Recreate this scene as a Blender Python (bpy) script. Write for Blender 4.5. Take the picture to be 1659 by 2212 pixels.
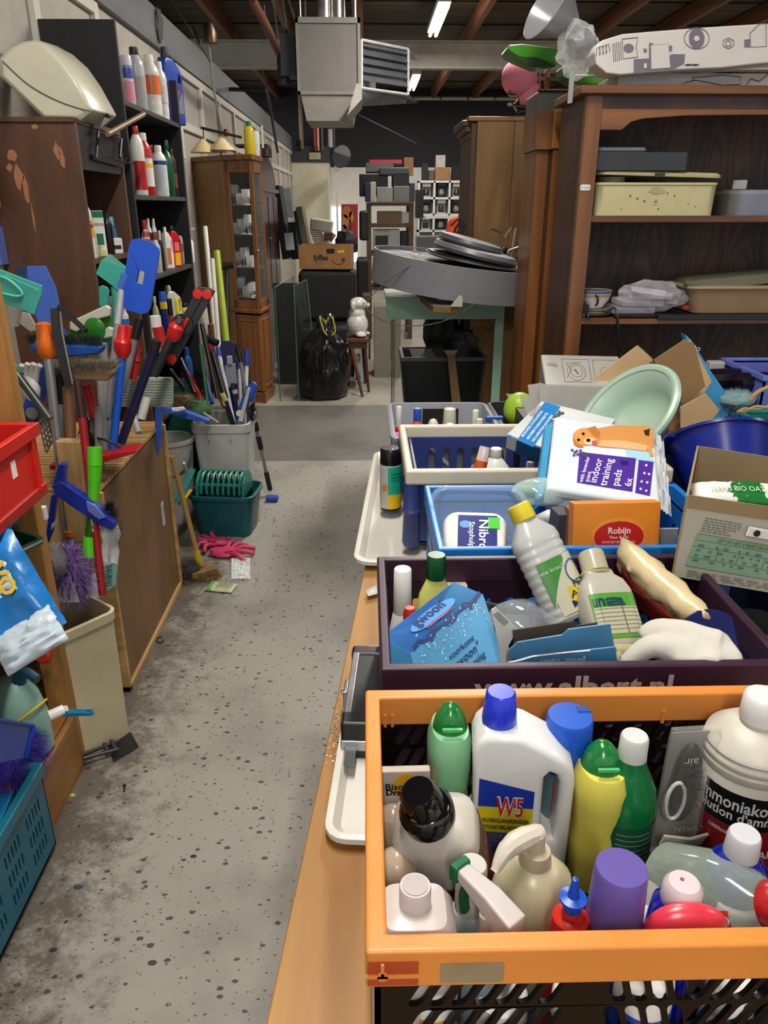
import bpy,bmesh,math,random
from math import pi,sin,cos,radians as R
from mathutils import Vector as V,Matrix as MX,noise as NZ
random.seed(7)
for o in list(bpy.data.objects):bpy.data.objects.remove(o)
SC=bpy.context.scene;COL=SC.collection
# ---------------------------------------------------------------- camera
F,H,PITCH,YAW=1630.,1.6,R(22.0),R(1.3)
cam=bpy.data.cameras.new('camera');camo=bpy.data.objects.new('camera',cam);COL.objects.link(camo)
camo.location=(0,0,H);camo.rotation_euler=(R(90)-PITCH,0,-YAW)
cam.sensor_fit='VERTICAL';cam.sensor_height=36;cam.lens=36*F/2212;cam.clip_start=.02;cam.clip_end=100
SC.camera=camo
# ---------------------------------------------------------------- light
SC.view_settings.view_transform='Standard';SC.view_settings.look='None'
SC.view_settings.exposure=0.3;SC.view_settings.gamma=1;SC.view_settings.use_curve_mapping=False
W=bpy.data.worlds.new('world');SC.world=W;W.use_nodes=True
W.node_tree.nodes['Background'].inputs[0].default_value=(.86,.93,1,1)
W.node_tree.nodes['Background'].inputs[1].default_value=.75
SC.cycles.max_bounces=8;SC.cycles.diffuse_bounces=3;SC.cycles.glossy_bounces=3;SC.cycles.transmission_bounces=6
TUBE_W=62.0 # watts of each ceiling tube
TUBE_SPOTS=[(-.1,-2.2),(-.05,1.2),(.83,5.4),(.83,9.85),(.83,14.4),
              (-3.2,14.4),(5.2,1.2),(5.2,9.8),(5.2,14.4)]
TUBE_Z=3.52
SUNW=260.0 # daylight at the far shop window
# ---------------------------------------------------------------- helpers
def _rot(x,y,z):
    c,s=cos(YAW),sin(YAW);return V((x*c+y*s,-x*s+y*c,z))
_r,_f,_u=_rot(1,0,0),_rot(0,cos(PITCH),-sin(PITCH)),_rot(0,sin(PITCH),cos(PITCH))
def _ray(px,py):return _r*((px-829.5)/F)+_u*(-(py-1106)/F)+_f
C0=V((0,0,H))
def atZ(px,py,z):r=_ray(px,py);return C0+r*((z-H)/r.z)
def atY(px,py,y):r=_ray(px,py);return C0+r*(y/r.y)
def atX(px,py,x):r=_ray(px,py);return C0+r*(x/r.x)

def lin(c):
    return tuple((x/12.92 if x<=.04045 else((x+.055)/1.055)**2.4)for x in c)
def hx(h):
    if not isinstance(h,str):return tuple(h)
    return lin(tuple(int(h[i:i+2],16)/255 for i in(0,2,4)))
_mc={}
def _new(key):
    m=bpy.data.materials.new(key);m.use_nodes=True
    nt=m.node_tree;b=nt.nodes['Principled BSDF'];return m,nt,b
def _n(nt,t,**k):
    n=nt.nodes.new(t)
    for a,v in k.items():setattr(n,a,v)
    return n
def _coords(nt,sc=(1,1,1)):
    tc=_n(nt,'ShaderNodeTexCoord');mp=_n(nt,'ShaderNodeMapping');mp.inputs['Scale'].default_value=sc
    nt.links.new(tc.outputs['Object'],mp.inputs['Vector']);return mp.outputs[0]
def _ramp(nt,fac,stops):
    r=_n(nt,'ShaderNodeValToRGB');e=r.color_ramp.elements
    while len(e)<len(stops):e.new(.5)
    for el,(p,c)in zip(e,stops):el.position=p;el.color=(*c,1)
    nt.links.new(fac,r.inputs[0]);return r.outputs[0]
def _bump(nt,b,h,strength,dist=.01):
    bp=_n(nt,'ShaderNodeBump');bp.inputs['Strength'].default_value=strength;bp.inputs['Distance'].default_value=dist
    nt.links.new(h,bp.inputs['Height']);nt.links.new(bp.outputs[0],b.inputs['Normal'])
def pl(c,rough=.38,metal=0,var=.06,spec=.5,trans=0,alpha=1,bump=0,bs=60,emit=0,ior=1.45,dirt=0,coat=0,sss=0):
    """plastic, paint, paper, card and plain metal"""
    key=('pl',c,rough,metal,var,spec,trans,alpha,bump,bs,emit,ior,dirt,coat,sss)
    if key in _mc:return _mc[key]
    m,nt,b=_new('mat');col=hx(c)
    b.inputs['Roughness'].default_value=rough;b.inputs['Metallic'].default_value=metal
    b.inputs['Specular IOR Level'].default_value=spec;b.inputs['IOR'].default_value=ior
    b.inputs['Transmission Weight'].default_value=trans;b.inputs['Alpha'].default_value=alpha
    b.inputs['Coat Weight'].default_value=coat
    if sss:b.inputs['Subsurface Weight'].default_value=sss;b.inputs['Subsurface Radius'].default_value=(.02,.015,.01)
    if emit:m.cycles.emission_sampling='NONE'
    if emit:b.inputs['Emission Color'].default_value=(*col,1);b.inputs['Emission Strength'].default_value=emit
    b.inputs['Base Color'].default_value=(*col,1)
    if var or dirt:
        v=_coords(nt);n=_n(nt,'ShaderNodeTexNoise');n.inputs['Scale'].default_value=9;n.inputs['Detail'].default_value=5
        nt.links.new(v,n.inputs['Vector'])
        lo=tuple(x*(1-var*2.2)for x in col);hi=tuple(min(1,x*(1+var))for x in col)
        st=[(.3,lo),(.7,hi)]
        out=_ramp(nt,n.outputs[0],st)
        if dirt:
            n2=_n(nt,'ShaderNodeTexNoise');n2.inputs['Scale'].default_value=14;n2.inputs['Detail'].default_value=9;n2.inputs['Roughness'].default_value=.7
            nt.links.new(v,n2.inputs['Vector'])
            mk=_ramp(nt,n2.outputs[0],[(.5,(0,0,0)),(.72,(1,1,1))])
            mu=_n(nt,'ShaderNodeMath',operation='MULTIPLY');mu.inputs[1].default_value=dirt;nt.links.new(mk,mu.inputs[0])
            mx=_n(nt,'ShaderNodeMixRGB');nt.links.new(mu.outputs[0],mx.inputs[0]);nt.links.new(out,mx.inputs[1]);mx.inputs[2].default_value=(.09,.065,.04,1)
            out=mx.outputs[0]
        nt.links.new(out,b.inputs['Base Color'])
        rr=_n(nt,'ShaderNodeMapRange');rr.inputs[3].default_value=max(.03,rough-.06);rr.inputs[4].default_value=min(1,rough+.1)
        nt.links.new(n.outputs[0],rr.inputs[0]);nt.links.new(rr.outputs[0],b.inputs['Roughness'])
    if bump:
        v2=_coords(nt);nb=_n(nt,'ShaderNodeTexNoise');nb.inputs['Scale'].default_value=bs;nb.inputs['Detail'].default_value=4
        nt.links.new(v2,nb.inputs['Vector']);_bump(nt,b,nb.outputs[0],bump,.004)
    _mc[key]=m;return m
def wood(c1,c2,axis='z',sc=22,rough=.45,stretch=.06,bump=.15,rings=False,blot=0):
    key=('wood',c1,c2,axis,sc,rough,stretch,bump,rings,blot)
    if key in _mc:return _mc[key]
    m,nt,b=_new('wood');s=[sc,sc,sc];s['xyz'.index(axis)]=sc*stretch
    v=_coords(nt,s);n=_n(nt,'ShaderNodeTexNoise');n.inputs['Scale'].default_value=1;n.inputs['Detail'].default_value=8;n.inputs['Distortion'].default_value=.6
    nt.links.new(v,n.inputs['Vector']);f=n.outputs[0]
    if rings:
        s2=[5,5,5];s2['xyz'.index(axis)]=1.3
        v2=_coords(nt,s2);n2=_n(nt,'ShaderNodeTexNoise');n2.inputs['Scale'].default_value=1.1;n2.inputs['Detail'].default_value=2
        nt.links.new(v2,n2.inputs['Vector'])
        mu=_n(nt,'ShaderNodeMath',operation='MULTIPLY');mu.inputs[1].default_value=14;nt.links.new(n2.outputs[0],mu.inputs[0])
        fr=_n(nt,'ShaderNodeMath',operation='PINGPONG');fr.inputs[1].default_value=.5;nt.links.new(mu.outputs[0],fr.inputs[0])
        ad=_n(nt,'ShaderNodeMath',operation='ADD');nt.links.new(fr.outputs[0],ad.inputs[0]);nt.links.new(f,ad.inputs[1])
        sb=_n(nt,'ShaderNodeMath',operation='MULTIPLY');sb.inputs[1].default_value=.66;nt.links.new(ad.outputs[0],sb.inputs[0]);f=sb.outputs[0]
    a,c=hx(c1),hx(c2);mid=tuple((x+y)/2 for x,y in zip(a,c))
    out=_ramp(nt,f,[(.3,a),(.5,mid),(.68,c)])
    if blot:
        v3=_coords(nt);n3=_n(nt,'ShaderNodeTexNoise');n3.inputs['Scale'].default_value=3.5;n3.inputs['Detail'].default_value=9;n3.inputs['Roughness'].default_value=.65
        nt.links.new(v3,n3.inputs['Vector']);mk=_ramp(nt,n3.outputs[0],[(.5,(0,0,0)),(.75,(blot,)*3)])
        mx=_n(nt,'ShaderNodeMixRGB');nt.links.new(mk,mx.inputs[0]);nt.links.new(out,mx.inputs[1]);mx.inputs[2].default_value=(.07,.035,.015,1);out=mx.outputs[0]
    nt.links.new(out,b.inputs['Base Color']);b.inputs['Roughness'].default_value=rough
    _bump(nt,b,n.outputs[0],bump,.003);_mc[key]=m;return m
def clear(c='f4f8f8',rough=.06,alpha=.22,add=.6):
    """thin clear plastic film or glass: mostly see-through with a real gloss"""
    key=('clear',c,rough,alpha,add)
    if key in _mc:return _mc[key]
    m,nt,b=_new('clear');b.inputs['Base Color'].default_value=(*hx(c),1)
    b.inputs['Roughness'].default_value=rough;b.inputs['Specular IOR Level'].default_value=.9;b.inputs['Alpha'].default_value=alpha
    lw=_n(nt,'ShaderNodeLayerWeight');lw.inputs[0].default_value=.35
    mr=_n(nt,'ShaderNodeMapRange');mr.inputs[3].default_value=alpha;mr.inputs[4].default_value=min(1,alpha+add)
    nt.links.new(lw.outputs['Facing'],mr.inputs[0]);nt.links.new(mr.outputs[0],b.inputs['Alpha'])
    m.surface_render_method='BLENDED' if hasattr(m,'surface_render_method')else m.blend_method
    _mc[key]=m;return m

# geometry: every primitive returns (verts, faces)
class G:
    def __init__(s,*items):
        s.v,s.f=[],[]
        for i in items:s.add(i)
    def add(s,vf,M=None):
        v,f=(vf.v,vf.f)if isinstance(vf,G)else vf
        k=len(s.v);s.v+=[(M@V(p)if M else V(p))for p in v];s.f+=[tuple(i+k for i in q)for q in f];return s
    def xf(s,M):s.v=[M@p for p in s.v];return s
def T(x,y,z):return MX.Translation((x,y,z))
def RX(a):return MX.Rotation(R(a),4,'X')
def RY(a):return MX.Rotation(R(a),4,'Y')
def RZ(a):return MX.Rotation(R(a),4,'Z')
def S(x,y,z):return MX.Diagonal((x,y,z,1))
def box(x0,x1,y0,y1,z0,z1,tx=1,ty=1):
    """tx, ty widen the top"""
    cx,cy=(x0+x1)/2,(y0+y1)/2
    b=[(x0,y0),(x1,y0),(x1,y1),(x0,y1)]
    v=[(x,y,z0)for x,y in b]+[(cx+(x-cx)*tx,cy+(y-cy)*ty,z1)for x,y in b]
    return v,[(3,2,1,0),(4,5,6,7),(0,1,5,4),(1,2,6,5),(2,3,7,6),(3,0,4,7)]
def cbox(c,s):return box(c[0]-s[0]/2,c[0]+s[0]/2,c[1]-s[1]/2,c[1]+s[1]/2,c[2]-s[2]/2,c[2]+s[2]/2)
def sec(t,n):
    c,s=cos(t),sin(t)
    return(math.copysign(abs(c)**(2/n),c),math.copysign(abs(s)**(2/n),s))
def lathe(prof,seg=24,n=2,asp=1,cx=0,cy=0):
    v,f=[],[]
    for r,z,*o in prof:
        ox=o[0]if o else 0
        for i in range(seg):
            a,b=sec(2*pi*i/seg,n);v.append((cx+ox+r*a,cy+r*asp*b,z))
    for j in range(len(prof)-1):
        for i in range(seg):
            k=(i+1)%seg;f.append((j*seg+i,j*seg+k,(j+1)*seg+k,(j+1)*seg+i))
    if prof[0][0]>1e-5:f.append(tuple(range(seg))[::-1])
    if prof[-1][0]>1e-5:f.append(tuple((len(prof)-1)*seg+i for i in range(seg)))
    return v,f
def cyl(r,z0,z1,r2=None,seg=20):return lathe([(r,z0),(r if r2 is None else r2,z1)],seg)
def fr(a,b,hint=(1,0,0)):
    """frame with its z axis from a to b and its x axis near the hint"""
    a,b=V(a),V(b);z=(b-a).normalized();h=V(hint);y=z.cross(h)
    if y.length<1e-4:y=z.cross(V((0,1,0)))
    y.normalize();x=y.cross(z)
    m=MX((x,y,z)).transposed().to_4x4();m.translation=a;return m
def tube(pts,r,seg=10,cap=True,closed=False):
    pts=[V(p)for p in pts];n=len(pts);rs=r if isinstance(r,(list,tuple))else[r]*n
    v,f=[],[];up=None
    for i,p in enumerate(pts):
        if closed:d=pts[(i+1)%n]-pts[i-1]
        else:d=pts[min(i+1,n-1)]-pts[max(i-1,0)]
        d.normalize()
        if up is None:up=V((0,0,1))if abs(d.z)<.9 else V((1,0,0))
        s=d.cross(up).normalized();up=s.cross(d).normalized()
        for k in range(seg):
            a=2*pi*k/seg;v.append(p+(s*cos(a)+up*sin(a))*rs[i])
    for i in range(n if closed else n-1):
        for k in range(seg):
            l=(k+1)%seg;j=(i+1)%n;f.append((i*seg+k,i*seg+l,j*seg+l,j*seg+k))
    if cap and not closed:f.append(tuple(range(seg))[::-1]);f.append(tuple((n-1)*seg+k for k in range(seg)))
    return v,f
def spl(pts,m=6,closed=False):
    """smooth path through points"""
    P=[V(p)for p in pts];n=len(P);out=[]
    for i in range(n if closed else n-1):
        g=(lambda k:P[k%n])if closed else(lambda k:P[max(0,min(n-1,k))])
        a,b,c,d=g(i-1),g(i),g(i+1),g(i+2)
        for j in range(m):
            t=j/m;out.append(.5*((2*b)+(c-a)*t+(2*a-5*b+4*c-d)*t*t+(3*b-a-3*c+d)*t**3))
    if not closed:out.append(P[-1])
    return out
def prism(poly,z0,z1):
    n=len(poly);v=[(x,y,z0)for x,y in poly]+[(x,y,z1)for x,y in poly]
    return v,[tuple(range(n))[::-1],tuple(range(n,2*n))]+[(i,(i+1)%n,n+(i+1)%n,n+i)for i in range(n)]
def ball(c,r,u=16,w=10,nz=0,ns=3,seed=0):
    r=r if isinstance(r,(tuple,list))else(r,r,r)
    v,f=[],[]
    for j in range(w+1):
        th=pi*j/w
        for i in range(u):
            a=2*pi*i/u;d=V((sin(th)*cos(a),sin(th)*sin(a),-cos(th)))
            k=1+(nz*NZ.noise(d*ns+V((seed,seed*2,0)))if nz else 0)
            v.append((c[0]+r[0]*d.x*k,c[1]+r[1]*d.y*k,c[2]+r[2]*d.z*k))
    for j in range(w):
        for i in range(u):
            k=(i+1)%u;f.append((j*u+i,j*u+k,(j+1)*u+k,(j+1)*u+i))
    return v,f
def gridf(fn,nu,nv):
    v=[fn(i/nu,j/nv)for j in range(nv+1)for i in range(nu+1)]
    return v,[(j*(nu+1)+i,j*(nu+1)+i+1,(j+1)*(nu+1)+i+1,(j+1)*(nu+1)+i)for j in range(nv)for i in range(nu)]
def _evalcurve(cu):
    ob=bpy.data.objects.new('tmp',cu);COL.objects.link(ob)
    dg=bpy.context.evaluated_depsgraph_get();dg.update();me=bpy.data.meshes.new_from_object(ob.evaluated_get(dg))
    v=[tuple(x.co)for x in me.vertices];f=[tuple(p.vertices)for p in me.polygons]
    bpy.data.objects.remove(ob);bpy.data.meshes.remove(me);bpy.data.curves.remove(cu);return v,f
def shape(outer,holes=(),th=.002,bv=0):
    """flat plate in XY with real holes"""
    cu=bpy.data.curves.new('tmp','CURVE');cu.dimensions='2D';cu.fill_mode='BOTH';cu.extrude=th/2-bv
    if bv:cu.bevel_depth=bv;cu.bevel_resolution=3;cu.offset=-bv
    for L in[outer]+list(holes):
        s=cu.splines.new('POLY');s.points.add(len(L)-1);s.use_cyclic_u=True
        for p,q in zip(s.points,L):p.co=(q[0],q[1],0,1)
    return _evalcurve(cu)
_tc={}
def text2(s,bold=0,sp=1):
    k=(s,bold,sp)
    if k not in _tc:
        cu=bpy.data.curves.new('tmp','FONT');cu.body=s;cu.size=1;cu.offset=bold;cu.resolution_u=2;cu.space_character=sp
        v,f=_evalcurve(cu)
        if not v:v=[(0,0,0)]
        x0,x1=min(p[0]for p in v),max(p[0]for p in v)
        _tc[k]=([(p[0]-(x0+x1)/2,p[1]-.35,0)for p in v],f,x1-x0)
    return _tc[k]
def oval(cx,cy,rx,ry=None,n=20,a0=0,a1=360):
    ry=ry or rx;return[(cx+rx*cos(R(a0+(a1-a0)*i/n)),cy+ry*sin(R(a0+(a1-a0)*i/n)))for i in range(n+(a1-a0!=360))]
def slot(cx,cy,w,h,sl=0,n=5):
    """rounded slot; sl slants the top sideways"""
    r=w/2;p=[]
    for i in range(n+1):a=pi*i/n;p.append((r*cos(a),h/2-r+r*sin(a)))
    for i in range(n+1):a=pi+pi*i/n;p.append((r*cos(a),-h/2+r+r*sin(a)))
    return[(cx+x+sl*y,cy+y)for x,y in p]
def rrect(x0,x1,y0,y1,r,n=4):
    p=[]
    for cx,cy,a in((x1-r,y1-r,0),(x0+r,y1-r,90),(x0+r,y0+r,180),(x1-r,y0+r,270)):
        for i in range(n+1):t=R(a+90*i/n);p.append((cx+r*cos(t),cy+r*sin(t)))
    return p

# objects
def thing(name,label,cat,loc=(0,0,0),M=None,group=None,kind=None):
    o=bpy.data.objects.new(name,None);COL.objects.link(o);o.empty_display_size=.05
    o.matrix_world=M if M is not None else T(*loc)
    o['label']=label;o['category']=cat
    if group:o['group']=group
    if kind:o['kind']=kind
    return o
def _mesh(name,geo,mat,bevel,smooth,seg=2,subd=0,solid=0):
    if not isinstance(geo,G):geo=G(geo)
    me=bpy.data.meshes.new(name);me.from_pydata([tuple(p)for p in geo.v],[],geo.f)
    bm=bmesh.new();bm.from_mesh(me);bmesh.ops.remove_doubles(bm,verts=bm.verts,dist=1e-5)
    if not solid:bmesh.ops.recalc_face_normals(bm,faces=bm.faces)
    bm.to_mesh(me);bm.free()
    me.materials.append(mat);me.polygons.foreach_set('use_smooth',[True]*len(me.polygons))
    me.set_sharp_from_angle(angle=R(smooth));me.update()
    return me
def _wm(o):
    while o.parent:o=o.parent
    return o.matrix_world.copy()
def part(par,name,geo,mat,bevel=0,smooth=35,world=False,label=None,kind=None,solid=0,subd=0,seg=2):
    g=G(geo)if not isinstance(geo,G)else geo
    if world:g=G().add(g,_wm(par).inverted())
    me=_mesh(name,g,mat,bevel,smooth,solid=solid)
    o=bpy.data.objects.new(name,me);COL.objects.link(o)
    if par is not None:
        o.parent=par
    if label:o['label']=label
    if kind:o['kind']=kind
    if solid:md=o.modifiers.new('s','SOLIDIFY');md.thickness=solid;md.offset=0
    if bevel:md=o.modifiers.new('b','BEVEL');md.width=bevel;md.segments=seg;md.limit_method='ANGLE';md.angle_limit=R(40);md.harden_normals=True
    if subd:md=o.modifiers.new('u','SUBSURF');md.levels=subd;md.render_levels=subd
    return o
def single(name,label,cat,geo,mat,loc=None,group=None,kind=None,**k):
    """a thing that is one mesh, world coordinates, origin at its base"""
    g=geo if isinstance(geo,G)else G(geo)
    if loc is None:
        z=min(p.z for p in g.v);loc=V((sum(p.x for p in g.v)/len(g.v),sum(p.y for p in g.v)/len(g.v),z))
    g=G().add(g,T(*(-V(loc))));o=part(None,name,g,mat,**k);o.matrix_world=T(*loc)
    if label:o['label']=label;o['category']=cat
    if group:o['group']=group
    if kind:o['kind']=kind
    return o
def struct(name,geo,mat,**k):o=single(name,None,None,geo,mat,loc=(0,0,0),kind='structure',**k);return o
def sub(par,name,geo,mat,**k):
    """sub-part of a part; geometry in the thing's own frame"""
    return part(par,name,geo,mat,**k)
def letters(par,s,c,xd,yd,h,mat,maxw=None,bold=0,lift=.0008,name='lettering',sp=1,wd=1):
    v,f,w=text2(s,bold,sp);xd,yd=V(xd).normalized(),V(yd).normalized();n=xd.cross(yd);c=V(c)
    k=h/.7;kx=(k if not maxw else min(k,maxw/max(w,.01)))*wd
    return part(par,name,([c+xd*(p[0]*kx)+yd*(p[1]*k)+n*lift for p in v],f),mat)
def scribble(c,xd,yd,w,h,rows,seed=0,gap=.45,fill=.8):
    """rows of small print as thin word-like strokes"""
    rd=random.Random(seed);xd,yd=V(xd).normalized(),V(yd).normalized();n=xd.cross(yd)*.0007;c=V(c);g=G();rh=h/rows
    for i in range(rows):
        x=-w/2;y=h/2-(i+.5)*rh;end=w/2*(1 if rd.random()<.7 else rd.uniform(.1,.9))
        while x<end:
            l=rd.uniform(.05,.16)*w;l=min(l,end-x)
            q=[c+xd*(x+a)+yd*(y+b)+n for a,b in((0,-rh*.22),(l*fill,-rh*.22),(l*fill,rh*.22),(0,rh*.22))]
            g.add((q,[(0,1,2,3)]));x+=l+.012*w
    return g
def quad(a,b,c,d):return[V(a),V(b),V(c),V(d)],[(0,1,2,3)]
def slab(a,b,c,d,th):
    """thick quad, thickness along its normal"""
    a,b,c,d=V(a),V(b),V(c),V(d);n=(b-a).cross(d-a).normalized()*th
    return[a,b,c,d,a+n,b+n,c+n,d+n],[(3,2,1,0),(4,5,6,7),(0,1,5,4),(1,2,6,5),(2,3,7,6),(3,0,4,7)]
def tree_copy(o,M,label=None,group=None):
    """copy of a thing with copies of its parts and sub-parts"""
    def cp(a,par):
        c=a.copy();COL.objects.link(c)
        if par:c.parent=par;c.matrix_parent_inverse=a.matrix_parent_inverse
        for ch in a.children:cp(ch,c)
        return c
    r=cp(o,None);r.matrix_world=M
    if label:r['label']=label
    if group:r['group']=group
    return r

# ---- bottles. Profiles are (radius / half width, height / total height)
BP={
 'round':([(.9,0),(1,.02),(1,.6),(.93,.68),(.6,.77),(.4,.81),(.38,.84)],[(.46,.84),(.48,.85),(.46,.99),(.42,1)]),
 'tall':([(.92,0),(1,.02),(1,.72),(.85,.8),(.5,.87),(.45,.9)],[(.5,.88),(.52,.9),(.48,.995),(.44,1)]),
 'can':([(.9,0),(1,.015),(1,.72),(.95,.75)],[(.97,.75),(.98,.76),(.95,.97),(.85,1)]),
 'squat':([(.85,0),(1,.04),(1,.6),(.8,.72),(.45,.8)],[(.5,.8),(.52,.82),(.5,.98),(.45,1)]),
 'cone':([(.95,0),(1,.03),(.98,.45),(.7,.68),(.45,.78)],[(.5,.76),(.52,.78),(.46,.99),(.4,1)]),
 'flip':([(.9,0),(1,.03),(1,.7),(.9,.78),(.55,.84)],[(.62,.8),(.66,.83),(.6,.93),(.4,.985),(.2,1)]),
 'jug':([(.92,0),(1,.03),(1,.58),(.9,.7),(.5,.82),(.34,.86)],[(.38,.86),(.4,.87),(.38,.99),(.34,1)]),
}
def surf(prof,w,h,n,asp):
    P=[(r*w/2,z*h)for r,z,*o in prof]
    def f(t,z,off=.0006):
        for(r0,z0),(r1,z1)in zip(P,P[1:]):
            if z0<=z<=z1 and z1>z0:r=r0+(r1-r0)*(z-z0)/(z1-z0);break
        else:r=P[0][0]if z<P[0][1]else P[-1][0]
        a,b=sec(t,n);return V(((r+off)*a,(r*asp+off)*b,z))
    return f
def patch(sf,t0,t1,z0,z1,off=.0007,nu=14,nv=6):return gridf(lambda a,b:sf(R(t0+(t1-t0)*a),z0+(z1-z0)*b,off),nu,nv)
def wraptext(sf,s,t,z,h,off=.0013,bold=.01,maxarc=110,rr=.03,vert=False):
    v,f,w=text2(s,bold);k=h/.7;arc=w*k/rr
    if vert:return[sf(R(t)-p[1]*k/rr,z+p[0]*k,off)for p in v],f
    q=min(1,R(maxarc)/max(arc,.01))
    return[sf(R(t)+p[0]*k/rr*q,z+p[1]*k,off)for p in v],f
def bottle(name,label,cat,A,B,w,body,cap,kind='round',n=2,asp=1,labs=(),texts=(),group=None,hint=(1,0,0),ridges=0,neck=None,bodyz=None,seg=28):
    M=fr(A,B,hint);h=(V(B)-V(A)).length;t=thing(name,label,cat,M=M,group=group)
    bp,cpf=BP[kind]if isinstance(kind,str)else kind
    prof=[(r*w/2,z*h)for r,z in bp]
    if ridges:
        z0,z1=[p for p in prof if abs(p[0]-w/2)<1e-6][0][1],[p for p in prof if abs(p[0]-w/2)<1e-6][-1][1];out=[]
        for p in prof:
            out.append(p)
            if p[1]==z0:
                for i in range(1,ridges*4):out.append((w/2*(1-.035*(i%4 in(1,2))),z0+(z1-z0)*i/(ridges*4)))
        prof=out
    b=part(t,'body',lathe([(0,0)]+prof+([(0,prof[-1][1])]),seg,n,asp),body,smooth=40)
    if cap is not None:
        cp_=[(r*w/2,z*h)for r,z in cpf]
        part(t,'cap',lathe([(0,cp_[0][1])]+cp_+[(0,h)],24),cap,smooth=40)
    sf=surf(bp,w,h,n,asp)
    for i,L in enumerate(labs):
        t0,t1,z0,z1,c=L[:5];part(t,'label',patch(sf,t0,t1,z0*h,z1*h,.0007+.0002*i),c if not isinstance(c,str)else pl(c,.35))
    for(s,tt,z,th,c,*o)in texts:
        part(t,'lettering',wraptext(sf,s,tt,z*h,th,.0014,rr=w/2,vert=bool(o and o[0])),pl(c,.4,var=0))
    return t
def stand(px0,px1,py0,py1,y):
    """base and top of something standing at depth y that fills this patch of the view"""
    m=(px0+px1)/2;B=atY(m,py0,y);A=atY(m,py1,y);w=(atY(px1,py1,y)-atY(px0,py1,y)).x
    return V((A.x,y,A.z)),V((A.x,y,B.z)),w
def strands(c,r,n,ln,th,seed=0,down=0,keep=None):
    """loose fibres as thin curved blades around an ellipsoid"""
    rd=random.Random(seed);g=G()
    for _ in range(n):
        d=V((rd.gauss(0,1),rd.gauss(0,1),rd.gauss(0,1))).normalized()
        if keep and not keep(d):continue
        p=V((c[0]+r[0]*d.x*.8,c[1]+r[1]*d.y*.8,c[2]+r[2]*d.z*.8));t=d.orthogonal().normalized();s=d.cross(t)
        q=t*rd.uniform(-1,1)+s*rd.uniform(-1,1);q.normalize();side=d.cross(q).normalized()*th;pts=[]
        L=ln*rd.uniform(.6,1.3)
        for k in range(4):
            u=k/3;x=p+d*L*u+q*L*.7*u*u+V((0,0,-down*L*u*u));pts.append((x,side*(1-u*.8)))
        v=[x for p2,s2 in pts for x in(p2-s2,p2+s2)]
        g.add((v,[(0,1,3,2),(2,3,5,4),(4,5,7,6)]))
    return g
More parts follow.
